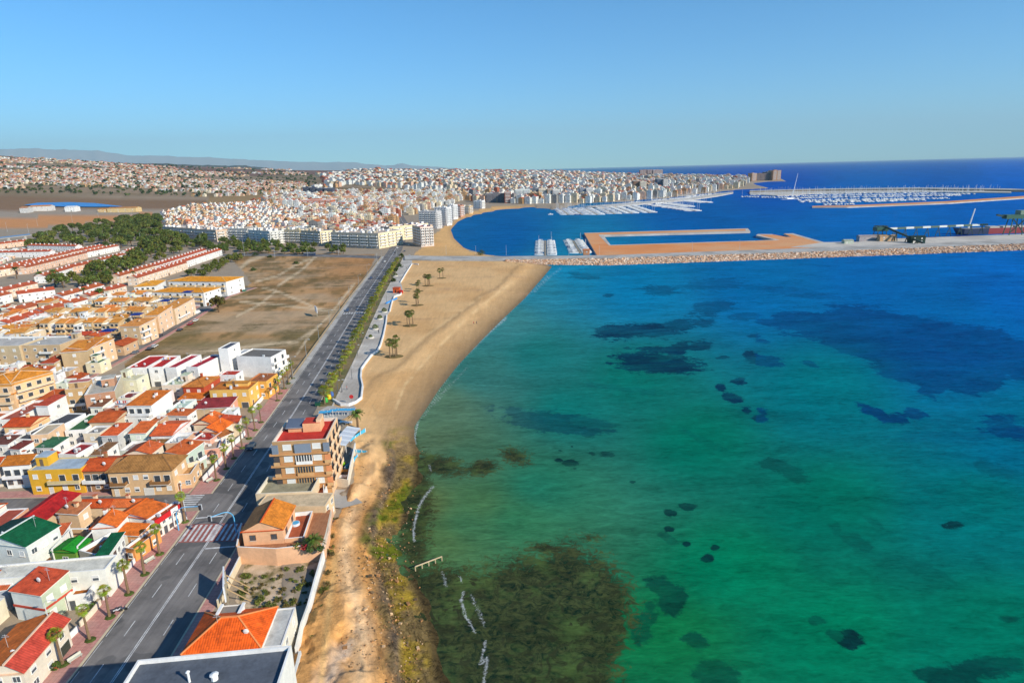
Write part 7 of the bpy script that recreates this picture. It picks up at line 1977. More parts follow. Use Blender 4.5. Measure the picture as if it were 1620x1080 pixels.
p = G(566, 676); o = feather_palm(5.0, 5, 3.3, 'date palm beside the blue beach bar'); o.location = p
p = G(498, 866, 3.2); o = feather_palm(2.2, 9, 2.8, 'date palm in the peach villa garden'); o.location = p
for a, b, h_, c_, lab in ((632, 426, 5.5, 3.4, 'broad dark bush at the far end of the promenade'), (627, 432, 4.5, 2.6, 'bush leaning over the palm strip at the far end of the promenade'), (635.5, 409, 5, 2.6, 'round tree by the far junction of the promenade'), (623, 446, 3.2, 2.2, 'low bush behind the red kiosk'), (404.5, 404, 3.0, 4, 'dark round bush by the far cross road, left'), (427, 407, 2.4, 3, 'dark round bush by the far cross road, right'), (400, 428, 3.0, 5, 'wide dark bush in the vacant lot'), (469, 418, 3.6, 3, 'dark bush at the end of the lot path'), (761, 402, 4, 4, 'grey-green bush at the bay end of the breakwater'), (322, 437, 3.4, 3.4, 'dark round bush at the corner of the lot'), (418, 381, 0, 0, '')):
    if c_ == 0: continue
    o = leafy_tree(h_, c_, int(a), lab, None, S(70, 86, 36), 500, 'bush', .8, .35, 'bush', trunk=False); o.location = G(a, b)
sh_ = [leafy_tree(1.5, 1.1, 81, '', 'scrub plants of the overgrown lot', S(104, 112, 48), 220, 'shrub', .9, .16, 'shrub', trunk=False), leafy_tree(1.0, .9, 83, '', 'scrub plants of the overgrown lot', S(110, 98, 56), 200, 'shrub', .9, .15, 'shrub', trunk=False)]
for k in range(120):
    a, b = rnd.uniform(378, 505), rnd.uniform(900, 966)
    if not inpoly(np.array(a), np.array(b), LOT_PX) or (b < 912 and a < 470 and rnd.random() < .7): continue
    p = G(a, b); plant(sh_, p.x, p.y, .0, rnd.uniform(.35, .85), 'olive scrub plant among the weeds of the overgrown lot')
for k in range(26):
    t = rnd.random(); a, b = np.interp(t, [0, .5, 1], [486, 512, 522]) + rnd.uniform(2, 12), np.interp(t, [0, .5, 1], [1040, 900, 820])
    p = G(float(a), float(b)); plant(sh_, p.x, p.y, .0, rnd.uniform(.4, .9), 'small scrub plant at the sand side of the seaward walls')
# promenade planters
for a, b, s in ((608, 494, 1.2), (601, 505, 1.1), (594, 521, 1.2), (586.5, 535, .7), (626, 437, 1.2)):
    p = G(a, b); o = empty('planter', (p.x, p.y, .15)); lab = {608: 'topmost of the white promenade planters with a round shrub', 601: 'second white promenade planter with a spiky plant', 594: 'third white promenade planter with a round shrub', 586.5: 'lowest white promenade planter, nearly bare', 626: 'white planter with a shrub above the red kiosk'}[a]; tag(o, lab, 'planter')
    mb = MB(); mb.tube([(0, 0, -.1), (0, 0, .5), (0, 0, .65)], [1.7, 1.8, 1.5], 12, S(225, 218, 205)); mb.build('rim', [M_PAINT], o)
    mb = MB(); r = random.Random(int(a))
    for q in range(260):
        v = Vector((r.gauss(0, 1), r.gauss(0, 1), abs(r.gauss(0, 1)))).normalized(); pp = Vector((0, 0, .6)) + Vector((v.x * 1.3 * s, v.y * 1.3 * s, v.z * 1.7 * s)); u = Vector((r.gauss(0, 1), r.gauss(0, 1), r.gauss(0, 1))).normalized(); w = v.cross(u)
        mb.face([pp - u * .25, pp + w * .2, pp + u * .25, pp - w * .2], tuple(c * r.uniform(.6, 1.3) for c in S(84, 96, 42)))
    mb.build('shrub', [M_LEAF], o)
# far suburb trees: nobody could count them
V = []; F_ = []
for k in range(3300):
    poly = Z_SUB if k < 2500 else Z_OLD
    D = 1900 * (3.6 ** rnd.random()); a = rnd.uniform(-.98, -.05 if k < 2500 else .5); x, y = a * D, D; z = float(zt(x, y)); qx, qy = P(np.array(x), np.array(y), np.array(z))
    if not inpoly(qx, qy, poly) or not inpoly(np.array(x), np.array(y), LAND): continue
    R_ = rnd.uniform(3, 6.5) * (1 + D / 4000) * (.7 if k >= 2500 else .8)
    for j in range(14):
        v = Vector((rnd.gauss(0, 1), rnd.gauss(0, 1), abs(rnd.gauss(0, .8)))).normalized() * R_ * rnd.uniform(.5, 1); u = Vector((rnd.gauss(0, 1), rnd.gauss(0, 1), rnd.gauss(0, 1))).normalized() * R_ * .55; w = v.cross(u).normalized() * R_ * .45
        c = Vector((x, y, z + R_ * .7)) + v * .8; b = len(V); V += [tuple(c - u), tuple(c + w), tuple(c + u), tuple(c - w)]; F_.append((b, b + 1, b + 2, b + 3))
mb = MB(); mb.v = V; mb.f = F_; mb.c = [random.Random(i // 14).choice([S(62, 76, 38), S(78, 88, 44), S(54, 68, 40)]) for i in range(len(F_))]; mb.m = [0] * len(F_); mb.uv = [(0, 0)] * (4 * len(F_))
tag(mb.build('distant_trees', [M_LEAF]), 'dark trees scattered among the distant suburb and town houses', 'trees', kind='stuff')

# loose stones on the rocky shore: nobody could count them
mb = MB()
for k in range(1300):
    py_ = rnd.uniform(700, 1090); px_ = float(np.interp(py_, [700, 760, 850, 900, 960, 1090], [625, 612, 608, 612, 628, 640])) + rnd.gauss(-8, 26)
    if rnd.random() < .3: px_ = rnd.uniform(530, 610)
    d_ = ray(px_, py_); t_ = (-.9 - CAMH) / d_[2]; x, y = d_[0] * t_, d_[1] * t_
    if px_ < np.interp(py_, [700, 800, 900, 1000, 1090], [572, 548, 522, 500, 486]) or px_ > 668: continue
    sdk = float(segdist(np.array(x), np.array(y), SHORELINE)); z = float(np.interp(sdk, [0, 6.5, 7.6, 12, 13, 24], [-2.4, -1.9, -1.0, -.8, -.2, 0]))
    s = rnd.uniform(.05, .15) * (2.6 if rnd.random() < .06 else 1)
    ax = Vector((rnd.uniform(-1, 1), rnd.uniform(-1, 1), rnd.uniform(-.3, .3))).normalized(); ay = ax.cross(Vector((rnd.uniform(-.3, .3), rnd.uniform(-.3, .3), 1))).normalized(); az = ax.cross(ay)
    mb.obox((x, y, z + s * .2), ax * s, ay * s * .75, az * s * .55, rnd.choice([S(206, 150, 96), S(178, 130, 84), S(150, 120, 84), S(120, 98, 70), S(222, 184, 140)]))
tag(mb.build('shore_stones', [M_FLAT]), 'loose brown and ochre stones strewn over the rocky shore and sand bluff', 'stones', kind='stuff')
# ------------------------------------------------------------------ cars, lamps, signals and small things
def make_car(col, label, L=4.3, van=False, group=None):
    o = empty('parked_car', (0, 0, 0)); tag(o, label, 'van' if van else 'car', group)
    if van: o.name = 'parked_van'
    W = 1.78; mb = MB()
    prof = [(-L / 2, .45), (-L / 2, .85), (-L / 2 + .1, .95), (L / 2 - 1.1, .92), (L / 2 - .12, .75), (L / 2, .6), (L / 2, .4)] if not van else [(-L / 2, .4), (-L / 2, 1.0), (-L / 2 + .1, 1.1), (L / 2 - .5, 1.05), (L / 2 - .1, .9), (L / 2, .7), (L / 2, .4)]
    n = len(prof)
    for s in (-1, 1): mb.face([(x, s * W / 2, z) for x, z in (prof if s > 0 else prof[::-1])][::-1] if True else [], col)
    for i in range(n):
        a, b = prof[i], prof[(i + 1) % n]; mb.face([(a[0], -W / 2, a[1]), (b[0], -W / 2, b[1]), (b[0], W / 2, b[1]), (a[0], W / 2, a[1])][::-1], col)
    x0, x1, x2, x3 = (-L / 2 + .12, -L / 2 + .55, L / 2 - 2.0, L / 2 - 1.15) if not van else (-L / 2 + .06, -L / 2 + .12, L / 2 - 1.3, L / 2 - .55)
    zt_ = 1.45 if not van else 2.0; zb = .95 if not van else 1.08; wi = W / 2 - .12
    mb.face([(x1, -wi, zt_), (x2, -wi, zt_), (x2, wi, zt_), (x1, wi, zt_)], col); mb.build('body', [M_METAL], o)
    mb = MB(); gc = (.03, .035, .04)
    A = [(x0, -W / 2 + .04, zb), (x3, -W / 2 + .04, zb), (x3, W / 2 - .04, zb), (x0, W / 2 - .04, zb)]; B = [(x1, -wi, zt_ - .01), (x2, -wi, zt_ - .01), (x2, wi, zt_ - .01), (x1, wi, zt_ - .01)]
    for i in range(4): mb.face([A[i], A[(i + 1) % 4], B[(i + 1) % 4], B[i]], gc if not (van and i != 1) else col)
    mb.build('windows', [M_GLASS if not van else M_METAL], o)
    for sx in (-1, 1):
        for sy in (-1, 1):
            mb = MB(); mb.tube([(sx * L * .31, sy * (W / 2 - .18), .32), (sx * L * .31, sy * (W / 2 + .02), .32)], .32, 10, (.02, .02, .02)); mb.build('wheel', [M_METAL], o)
    for sy in (-1, 1):
        mb = MB(); mb.box(L / 2 - .02, sy * .6 - .18, .58, L / 2 + .02, sy * .6 + .18, .7, S(220, 220, 210)); mb.build('headlight', [M_METAL], o)
    return o


def angle_at(y): return math.atan2(1, (roadx(y + 5) - roadx(y - 5)) / 10)


def on_road(px_, py_, col, lab, off=None, flip=False, van=False):
    p = G(px_, py_); o = make_car(col, lab, van=van, L=4.3 if not van else 5.0); a = angle_at(p.y)
    o.location = (p.x, p.y, .06); o.rotation_euler = (0, 0, a + (math.pi if flip else 0)); o.name = 'moving_car' if not van else 'moving_van'
    return o


on_road(398, 709, S(40, 60, 80), 'dark car on the road in the shadow of the apartment building', flip=True)
on_road(587, 441, S(40, 60, 110), 'dark blue car on the left lane beside the vacant lot', flip=True)
on_road(550, 492, S(50, 80, 120), 'blue car crossing the far zebra stripes', flip=True)
on_road(609, 414.5, WHITE, 'white car near the far junction on the avenue')
on_road(629, 393, WHITE, 'white car waiting before the apartment canyon of the avenue')
on_road(625, 400, S(90, 90, 96), 'grey car behind the white one at the avenue mouth')
lr = Vector(LOTST[1]); ld = (Vector(LOTST[3]) - Vector(LOTST[1])).normalized(); la = math.atan2(ld.y, ld.x)
for a, b, c, lab, van in ((285, 523, S(50, 54, 66), 'dark parked car in the middle of the lot street', 0), (302, 513.5, S(170, 30, 50), 'red parked car on the lot street', 0), (310, 508, WHITE, 'white parked car just beyond the red one on the lot street', 0), (313, 496, WHITE, 'white van parked under the olive-brown tree', 1),
                          (387, 461, S(30, 140, 100), 'bright green car at the end of the lot street', 0), (371, 463, S(50, 70, 80), 'dark car beside the long white apartment block', 0), (253, 532, S(70, 60, 70), 'dark maroon car parked by the peach house walls', 0), (245, 549, WHITE, 'white car lowest on the lot street', 0), (238, 553, S(40, 40, 46), 'black car parked next to the lowest white car', 0), (215, 559, S(120, 124, 130), 'silver car at the near end of the lot street', 0)):
    p = G(a, b); o = make_car(c, lab, van=bool(van), L=5.0 if van else 4.3); o.location = (p.x, p.y, .05); o.rotation_euler = (0, 0, la)
for k, (a, b, c, lab) in enumerate(((602, 392, WHITE, 'white car parked at the corner of the cream avenue blocks'), (606, 389, S(200, 200, 205), 'silver car parked along the cream avenue blocks'), (611, 386, S(60, 62, 70), 'dark car third in the row along the cream avenue blocks'), (617, 380, WHITE, 'white car fourth in the row along the cream avenue blocks'), (647, 388, WHITE, 'white car parked under the red-striped tower'), (648, 405.5, WHITE, 'white van-like car by the far end of the promenade'), (672, 389, S(220, 220, 220), 'pale car parked beside the bay beach, left of two'), (678, 387, S(230, 230, 230), 'pale car parked beside the bay beach, right of two'), (640, 398, S(80, 90, 110), 'grey-blue car turning at the far junction'))):
    p = G(a, b); o = make_car(c, lab); o.location = (p.x, p.y, .06); o.rotation_euler = (0, 0, angle_at(p.y))
# bus on the far cross road
p = G(490, 404.5); o = empty('bus', (p.x, p.y, .05), math.radians(-3)); tag(o, 'dark blue bus on the far cross road beyond the vacant lot', 'bus')
mb = MB(); mb.box(-6, -1.25, .4, 6, 1.25, 3.1, S(50, 66, 96), top=S(210, 214, 220)); mb.build('body', [M_METAL], o)
mb = MB(); mb.box(-5.6, -1.29, 1.5, 5.6, -1.252, 2.6, (.03, .03, .04)); mb.box(-5.6, 1.252, 1.5, 5.6, 1.29, 2.6, (.03, .03, .04)); mb.build('windows', [M_GLASS], o)
for sx in (-3.8, 3.6):
    mb = MB(); mb.tube([(sx, -1.3, .45), (sx, 1.3, .45)], .45, 10, (.02, .02, .02)); mb.build('wheel', [M_METAL], o)


def make_lamp(h, lab, group, col=S(150, 155, 155), arm=1.6):
    o = empty('street_lamp', (0, 0, 0)); tag(o, lab, 'street lamp', group)
    mb = MB(); mb.tube([(0, 0, 0), (0, 0, h * .5), (0, 0, h - .4), (arm * .3, 0, h), (arm, 0, h + .1)], [.12, .09, .07, .06, .05], 6, col); mb.build('pole', [M_METAL], o)
    mb = MB(); mb.box(arm - .1, -.16, h + .03, arm + .7, .16, h + .18, S(200, 204, 204)); mb.build('lamp_head', [M_METAL], o)
    return o


gll = 'street lamps along the edge of the vacant lot'
L0 = make_lamp(9.5, 'grey street lamp on the footway beside the vacant lot', gll)
for i, y in enumerate((236, 262, 291, 322, 356, 396, 440, 490, 545, 600)):
    o = L0 if i == 0 else copy_thing(L0, (0, 0, 0)); o.location = (roadx(y, -8.9), y, .1); o.rotation_euler = (0, 0, 0)
gl2 = 'white-armed lamps beside the near pavement'
L1 = make_lamp(10, 'tall pale street lamp on the near pink pavement', gl2, S(205, 210, 212))
for i, (a, b) in enumerate(((89.6, 1026), (296, 823))):
    p = G(a, b); o = L1 if i == 0 else copy_thing(L1, (0, 0, 0), label='tall pale street lamp by the crossing palm'); o.location = (p.x, p.y, .1)
L1['label'] = 'tall pale street lamp at the bottom-left of the pavement'
gl3 = 'lamps on the far cross road and breakwater'
L2 = make_lamp(9, 'thin lamp post standing along the breakwater and the far cross road', gl3, S(190, 196, 198))
for i, (a, b) in enumerate(((597, 418), (387, 405), (435, 408), (487, 406), (536, 404), (801, 404), (849, 404), (900, 404), (948, 405), (706, 403), (753, 404), (1095, 398), (1170, 395), (614, 386), (628, 409))):
    p = G(a, b); o = L2 if i == 0 else copy_thing(L2, (0, 0, 0)); o.location = (p.x, p.y, .1); o.rotation_euler = (0, 0, 1.57)
gl4 = 'short lamp posts of the promenade'
L3 = make_lamp(5, 'short dark lamp post on the pale promenade', gl4, S(90, 96, 100), .5)
for i, (a, b) in enumerate(((535, 622), (557, 600), (566, 563), (573, 543), (600, 528), (612, 480), (541, 621))):
    p = G(a, b); o = L3 if i == 0 else copy_thing(L3, (0, 0, 0)); o.location = (p.x, p.y, .15)
# masts in the far plain
LM_ = make_lamp(16, 'tall floodlight mast in the plain beyond the wood', 'masts beyond the pine wood', S(205, 208, 210), 1.0)
for i, (a, b) in enumerate(((12, 367), (46, 370), (60, 358), (115, 352), (157, 349), (190, 344), (209, 345), (285, 333), (298, 332), (310, 331), (324, 330), (337, 329), (78, 384), (116, 384), (165, 384), (224, 388), (319, 393), (386, 398))):
    p = G(a, b); o = LM_ if i == 0 else copy_thing(LM_, (0, 0, 0)); o.location = (p.x, p.y, p.z)


def signal(base, arm_to, h, lab):
    b = G(*base); o = empty('traffic_light', (b.x, b.y, .1)); tag(o, lab, 'traffic light')
    t = G(*arm_to, h) - b; t.z = h
    hd = Vector((t.x, t.y, 0)); LBL = S(96, 180, 228)
    pts = [Vector((0, 0, 0)), Vector((0, 0, h * .62))] + [Vector((0, 0, h * .62)).lerp(hd * .42, f) * 0 + Vector((hd.x * .42 * (1 - math.cos(f * math.pi / 2)), hd.y * .42 * (1 - math.cos(f * math.pi / 2)), h * .62 + h * .38 * math.sin(f * math.pi / 2))) for f in (.25, .5, .75, 1)] + [Vector((hd.x, hd.y, h))]
    mb = MB(); mb.tube(pts, [.14, .13, .12, .11, .1, .1, .09], 8, LBL); mb.build('arm', [M_METAL], o)
    mb = MB(); mb.box(hd.x - .25, hd.y - .2, h - .9, hd.x + .25, hd.y + .2, h + .25, (.03, .03, .035)); mb.box(hd.x - .42, hd.y + .2, h - 1.05, hd.x + .42, hd.y + .24, h + .4, S(220, 224, 228)); mb.build('signal_head', [M_METAL], o)


signal((283, 839), (316, 801), 6.0, 'blue arched traffic light on the left pavement by the crossing')
signal((374, 842), (331, 819), 6.0, 'blue arched traffic light reaching over the shaded lane')

# billboards
def billboard(lab, p, w, h, z0, ang, col=S(236, 238, 240), struts=True):
    o = empty('billboard', (p[0], p[1], 0), ang); tag(o, lab, 'billboard')
    mb = MB(); mb.box(-w / 2, -.12, z0, w / 2, .12, z0 + h, col); mb.build('panel', [M_METAL], o)
    for s in (-.32, 0, .32):
        mb = MB(); mb.box(w * s - .1, .125, -.3, w * s + .1, .33, z0 + h * .9, S(150, 140, 120)); mb.build('post', [M_METAL], o)
        if struts:
            mb = MB(); mb.beam((w * s, .35, z0 + h * .6), (w * s, 4.4, -.2), .16, S(190, 160, 120)); mb.build('strut', [M_METAL], o)


bp1 = G(356, 950); billboard('large white billboard above the wall of the overgrown lot', (bp1.x + .5, bp1.y), 7.0, 3.4, 2.2, math.radians(-66))
bp2 = G(501, 500); billboard('white billboard standing in the vacant lot near the road', (bp2.x, bp2.y), 7, 3.4, 2.4, math.radians(-63), struts=False)

# recycling containers at the near end of the palm strip
for a, b, c, lab in ((515.5, 636, S(60, 170, 70), 'bright green recycling dome at the end of the palm strip'), (520.5, 631, S(240, 200, 20), 'yellow recycling dome beside the bright green one'), (524.5, 626.5, S(60, 100, 170), 'blue recycling dome behind the yellow one')):
    p = G(a, b); o = empty('recycling_bin', (p.x, p.y, .05)); tag(o, lab, 'bin')
    mb = MB(); mb.tube([(0, 0, 0), (0, 0, .8), (0, 0, 1.4), (0, 0, 1.75), (0, 0, 1.85)], [.85, .9, .75, .4, .12], 12, c); mb.build('shell', [M_METAL], o)
    mb = MB(); mb.box(-.25, -.9, 1.05, .25, -.72, 1.3, (.02, .02, .02)); mb.build('slot', [M_METAL], o)
p = G(503, 642); o = empty('waste_container', (p.x, p.y, .05), .2); tag(o, 'dark green waste container on the road edge', 'bin')
mb = MB(); mb.box(-.9, -.55, .2, .9, .55, 1.2, S(24, 80, 56)); mb.build('body', [M_METAL], o); mb = MB(); mb.box(-.95, -.6, 1.2, .95, .6, 1.4, S(20, 66, 46)); mb.build('lid', [M_METAL], o)

# red kiosk, red sign, benches
p = G(628, 463); o = empty('kiosk', (p.x, p.y, .15), -.1); tag(o, 'orange-red lifeguard kiosk on the sea side of the promenade', 'kiosk')
mb = MB(); mb.box(-2.2, -2, 0, 2.2, 2, 3.4, S(206, 92, 48), top=S(190, 110, 70)); mb.build('wall', [M_PAINT], o); mb = MB(); mb.box(-2.5, -2.3, 3.4, 2.5, 2.3, 3.6, S(196, 84, 44)); mb.build('roof', [M_PAINT], o)
mb = MB(); mb.box(2.6, -3.2, -.5, 4.6, -.8, 2.0, S(196, 40, 34)); mb.build('annex', [M_PAINT], o); mb = MB(); mb.box(-.8, -2.06, .2, .2, -2.003, 2.3, S(90, 50, 40)); mb.build('door', [M_PAINT], o)
p = G(617.5, 478); o = empty('ramp_rail', (p.x, p.y, .15), 1.3); tag(o, 'blue ramp wall below the red kiosk', 'wall'); mb = MB(); mb.box(-6, -.3, 0, 10, .3, 1.0, S(70, 150, 220)); mb.build('panel', [M_PAINT], o)
p = G(557, 639); o = empty('round_sign', (p.x, p.y, .15)); tag(o, 'red round sign on a post at the near end of the promenade', 'sign')
mb = MB(); mb.tube([(0, 0, 0), (0, 0, 2.6)], .07, 6, GREY); mb.build('post', [M_METAL], o); mb = MB(); mb.tube([(0, -.06, 2.7), (0, .06, 2.7)], .75, 14, S(200, 40, 40)); mb.build('disc', [M_METAL], o)
for a, b, an, lab in ((120, 1044, 1.1, 'pale bench nearest the bottom of the pink pavement'), (238, 889, 1.1, 'pale bench on the pink pavement above the lot of palms'), (402, 668, 0, 'pale bench by the palms near the dark red roof'), (333, 762, 1.2, 'green glass-topped bench opposite the cream house')):
    p = G(a, b); o = empty('bench', (p.x, p.y, .13), an); tag(o, lab, 'bench')
    mb = MB(); mb.box(-1.1, -.28, .42, 1.1, .28, .5, S(206, 206, 190)); mb.build('seat', [M_PAINT], o); mb = MB(); mb.box(-1.1, .24, .5, 1.1, .3, .95, S(206, 206, 190)); mb.build('backrest', [M_PAINT], o)
    for s in (-.9, .9):
        mb = MB(); mb.box(s - .06, -.25, 0, s + .06, .25, .42, GREY); mb.build('leg', [M_METAL], o)

# blue beach bar on the sea side of the apartment building
p = G(548, 705); o = empty('beach_bar_roof', (p.x, p.y, 0), math.radians(-6)); tag(o, 'pale slatted canopy roof of the beach bar beside the apartment building', 'canopy')
mb = MB()
for k in range(9): mb.face([(-2.0, -6 + k * 1.45, 3.5), (2.3, -6 + k * 1.45, 2.9), (2.3, -4.62 + k * 1.45, 2.9), (-2.0, -4.62 + k * 1.45, 3.5)], S(200, 206, 214) if k % 2 else S(222, 226, 230))
mb.build('roof', [M_METAL], o)
for sx, sy, z in ((-1.9, -5.8, 3.45), (2.2, -5.8, 2.85), (-1.9, 6.8, 3.45), (2.2, 6.8, 2.85)):
    mb = MB(); mb.box(sx - .08, sy - .08, 0, sx + .08, sy + .08, z, WHITE); mb.build('post', [M_METAL], o)
SKY = S(80, 184, 226)
for a, b, an, L, lab in ((566, 692, 1.25, 9, 'sky-blue beach fence beside the palm of the beach bar'), (569, 718, -.25, 5, 'sky-blue beach fence at the bar steps'), (556, 735, 1.35, 8, 'pale blue fence below the slatted canopy')):
    p = G(a, b); o = empty('beach_fence', (p.x, p.y, 0), an); tag(o, lab, 'fence'); mb = MB(); mb.box(-L / 2, -.08, 0, L / 2, .08, 1.3, SKY); mb.build('panel', [M_PAINT], o)
    for k in range(4):
        mb = MB(); mb.box(-L / 2 + L * k / 3 - .08, -.16, 0, -L / 2 + L * k / 3 + .08, -.082, 1.45, WHITE); mb.build('post', [M_PAINT], o)
p = G(568, 716); slab('bar_steps', [(p.x - 2.6, p.y - 2), (p.x + 1.6, p.y - 2.4), (p.x + 1.6, p.y + 1.6), (p.x - 2.6, p.y + 1.8)], -1, .5, M_PAVE)
for i, (a, b) in enumerate(((512, 661), (520, 660), (529, 658), (538, 657), (548, 657), (557, 657))):
    p = G(a, b); o = empty('bar_awning', (p.x, p.y, 0), -.05); tag(o, f'{ORD[i]} blue awning from the road in the row behind the apartment building', 'awning', 'blue awnings of the beach bar')
    mb = MB(); a4 = [(-1.2, -.9, 2.2), (1.2, -.9, 2.2), (1.2, .3, 2.5), (-1.2, .3, 2.5)]; mb.face(a4, S(70, 165, 212)); mb.face([(x, y, z - .06) for x, y, z in a4][::-1], S(70, 165, 212)); mb.build('cloth', [M_METAL], o)
    for sx in (-1.5, 1.5):
        mb = MB(); mb.box(sx - .05, .2, 0, sx + .05, .3, 2.6, WHITE); mb.build('post', [M_METAL], o)
for i, (a, b, c, lab) in enumerate(((545, 748, S(180, 130, 60), 'brown slatted patio table in the cream-walled yard'), (543, 757, WHITE, 'white patio table in the cream-walled yard'), (543, 670, WHITE, 'white table on the terrace of the beach bar'), (552, 671, WHITE, 'second white table on the terrace of the beach bar'))):
    p = G(a, b); o = empty('patio_table', (p.x, p.y, .05)); tag(o, lab, 'table'); mb = MB(); mb.box(-1.1, -.7, .7, 1.1, .7, .78, c); mb.build('tabletop', [M_PAINT], o)
    for sx in (-.95, .95):
        for sy in (-.55, .55):
            mb = MB(); mb.box(sx - .05, sy - .05, 0, sx + .05, sy + .05, .7, c); mb.build('leg', [M_PAINT], o)
for a, b, c, lab in ((543, 737, S(160, 210, 30), 'lime green potted plant in the cream-walled yard'), (482, 870, S(180, 60, 60), 'red flowering plant on the villa patio'), (492, 873, S(70, 90, 40), 'green potted plant on the villa patio'), (507, 872, S(60, 84, 40), 'dark potted plant at the sea end of the villa patio'), (470, 868, S(96, 100, 50), 'olive potted plant by the villa terrace wall'), (90, 1058, S(80, 100, 40), 'green hedge plant behind the lowest white garden wall'), (150, 962, S(84, 100, 46), 'green plant in the front yard of the green-walled house'), (140, 950, S(90, 60, 40), 'brown potted plants in the ochre patio'), (215, 865, S(120, 140, 40), 'bright leafy plant in the orange porch yard')):
    vz = 3.2 if 'villa' in lab else 0
    p = G(a, b, vz); o = empty('potted_plant', (p.x, p.y, vz + .05)); tag(o, lab, 'plant'); r = random.Random(int(a))
    mb = MB(); mb.tube([(0, 0, 0), (0, 0, .5)], [.3, .4], 8, S(180, 100, 60)); mb.build('pot', [M_PAINT], o); mb = MB()
    for q in range(120):
        v = Vector((r.gauss(0, 1), r.gauss(0, 1), abs(r.gauss(0, 1)))).normalized(); pp = Vector((0, 0, .5)) + v * r.uniform(.5, 1.0); u = Vector((r.gauss(0, 1), r.gauss(0, 1), r.gauss(0, 1))).normalized(); w = v.cross(u)
        mb.face([pp - u * .22, pp + w * .16, pp + u * .22, pp - w * .16], tuple(cc * r.uniform(.6, 1.3) for cc in c))
    mb.build('leaves', [M_LEAF], o)
p = G(458, 834, 3.4); o = empty('paddling_pool', (p.x + 1, p.y + 1.2, 3.32)); tag(o, 'small round blue pool on the villa terrace', 'pool')
mb = MB(); mb.tube([(0, 0, 0), (0, 0, .55)], .95, 14, S(215, 225, 235)); mb.build('rim', [M_METAL], o); mb = MB(); mb.tube([(0, 0, .56), (0, 0, .60)], .8, 14, S(70, 170, 220)); mb.build('water', [M_METAL], o)

slab('villa_patio', [tuple(G(a, b, 3.2)[:2]) for a, b in [(387, 864), (440, 867), (509, 862), (515, 842), (523, 806), (490, 806), (391, 846)]], -.5, 3.2, mat_ground('terracotta_tiles', (.32, .13, .06), (.42, .19, .09), .8, None, 0, 2, tiles=.7), side=M_PAVE)
# motor scooters by the pavement
for a, b, an, c, lab in ((194, 966, .3, S(50, 60, 90), 'dark scooter parked at the kerb, nearer the road'), (186, 969, .5, S(200, 204, 210), 'silver scooter parked at the kerb, next to the dark one'), (190, 782, .2, S(60, 30, 30), 'dark motorbike parked before the beige house on the side street')):
    p = G(a, b); o = empty('scooter', (p.x, p.y, .12), an); tag(o, lab, 'scooter')
    mb = MB(); mb.tube([(-.6, 0, .55), (-.2, 0, .75), (.15, 0, .5), (.5, 0, .7), (.6, 0, 1.0)], [.14, .2, .12, .12, .06], 8, c); mb.build('body', [M_METAL], o)
    mb = MB(); mb.box(-.65, -.16, .82, -.05, .16, .95, (.03, .03, .03)); mb.build('saddle', [M_METAL], o); mb = MB(); mb.tube([(.58, -.35, 1.05), (.58, .35, 1.05)], .03, 6, (.05, .05, .05)); mb.build('handlebar', [M_METAL], o)
    for sx in (-.6, .65):
        mb = MB(); mb.tube([(sx, -.06, .28), (sx, .06, .28)], .28, 12, (.02, .02, .02)); mb.build('wheel', [M_METAL], o)

# people
def person(p, rz, lab, shirt, legs, skin=S(200, 150, 115), stride=.25):
    o = empty('person', (p[0], p[1], p[2]), rz); tag(o, lab, 'person')
    J = [((0, 0, .95), .15), ((0, 0, 1.2), .15), ((0, 0, 1.42), .13), ((0, 0, 1.54), .06), ((.02, 0, 1.66), .10), ((.02, 0, 1.76), .08),
         ((0, .17, 1.40), .06), ((-.05, .22, 1.15), .045), ((.08, .22, .93), .035), ((0, -.17, 1.40), .06), ((.08, -.22, 1.15), .045), ((.18, -.22, .95), .035),
         ((0, .09, .88), .10), ((stride * .5, .09, .48), .065), ((stride, .09, .08), .045), ((stride + .14, .09, .04), .035),
         ((0, -.09, .88), .10), ((-stride * .3, -.09, .48), .065), ((-stride, -.09, .08), .045), ((-stride + .14, -.09, .04), .035)]
    E_ = [(0, 1), (1, 2), (2, 3), (3, 4), (4, 5), (2, 6), (6, 7), (7, 8), (2, 9), (9, 10), (10, 11), (0, 12), (12, 13), (13, 14), (14, 15), (0, 16), (16, 17), (17, 18), (18, 19)]
    me = bpy.data.meshes.new('body'); me.from_pydata([j[0] for j in J], E_, [])
    b = link('body', me, o); md = b.modifiers.new('skin', 'SKIN'); me.skin_vertices.new() if not me.skin_vertices else None
    for i, j in enumerate(J): me.skin_vertices[0].data[i].radius = (j[1], j[1]); me.skin_vertices[0].data[i].use_root = (i == 0)
    ms = b.modifiers.new('sub', 'SUBSURF'); ms.levels = 1; ms.render_levels = 1
    m, nt, bs = newmat('clothed_figure'); z = nd(nt, 'ShaderNodeSeparateXYZ'); tc = nd(nt, 'ShaderNodeTexCoord'); nt.links.new(tc.outputs['Object'], z.inputs[0])
    c1 = mixc(nt, math_n(nt, 'GREATER_THAN', z.outputs[2], .92), legs, shirt); c2 = mixc(nt, math_n(nt, 'GREATER_THAN', z.outputs[2], 1.5), c1, skin); nt.links.new(c2, bs.inputs['Base Color']); me.materials.append(m)
    mb = MB(); mb.ball((-.01, 0, 1.74), .105, .10, .10, S(50, 36, 28), n=8, k=5); mb.build('hair', [M_FLAT], o)


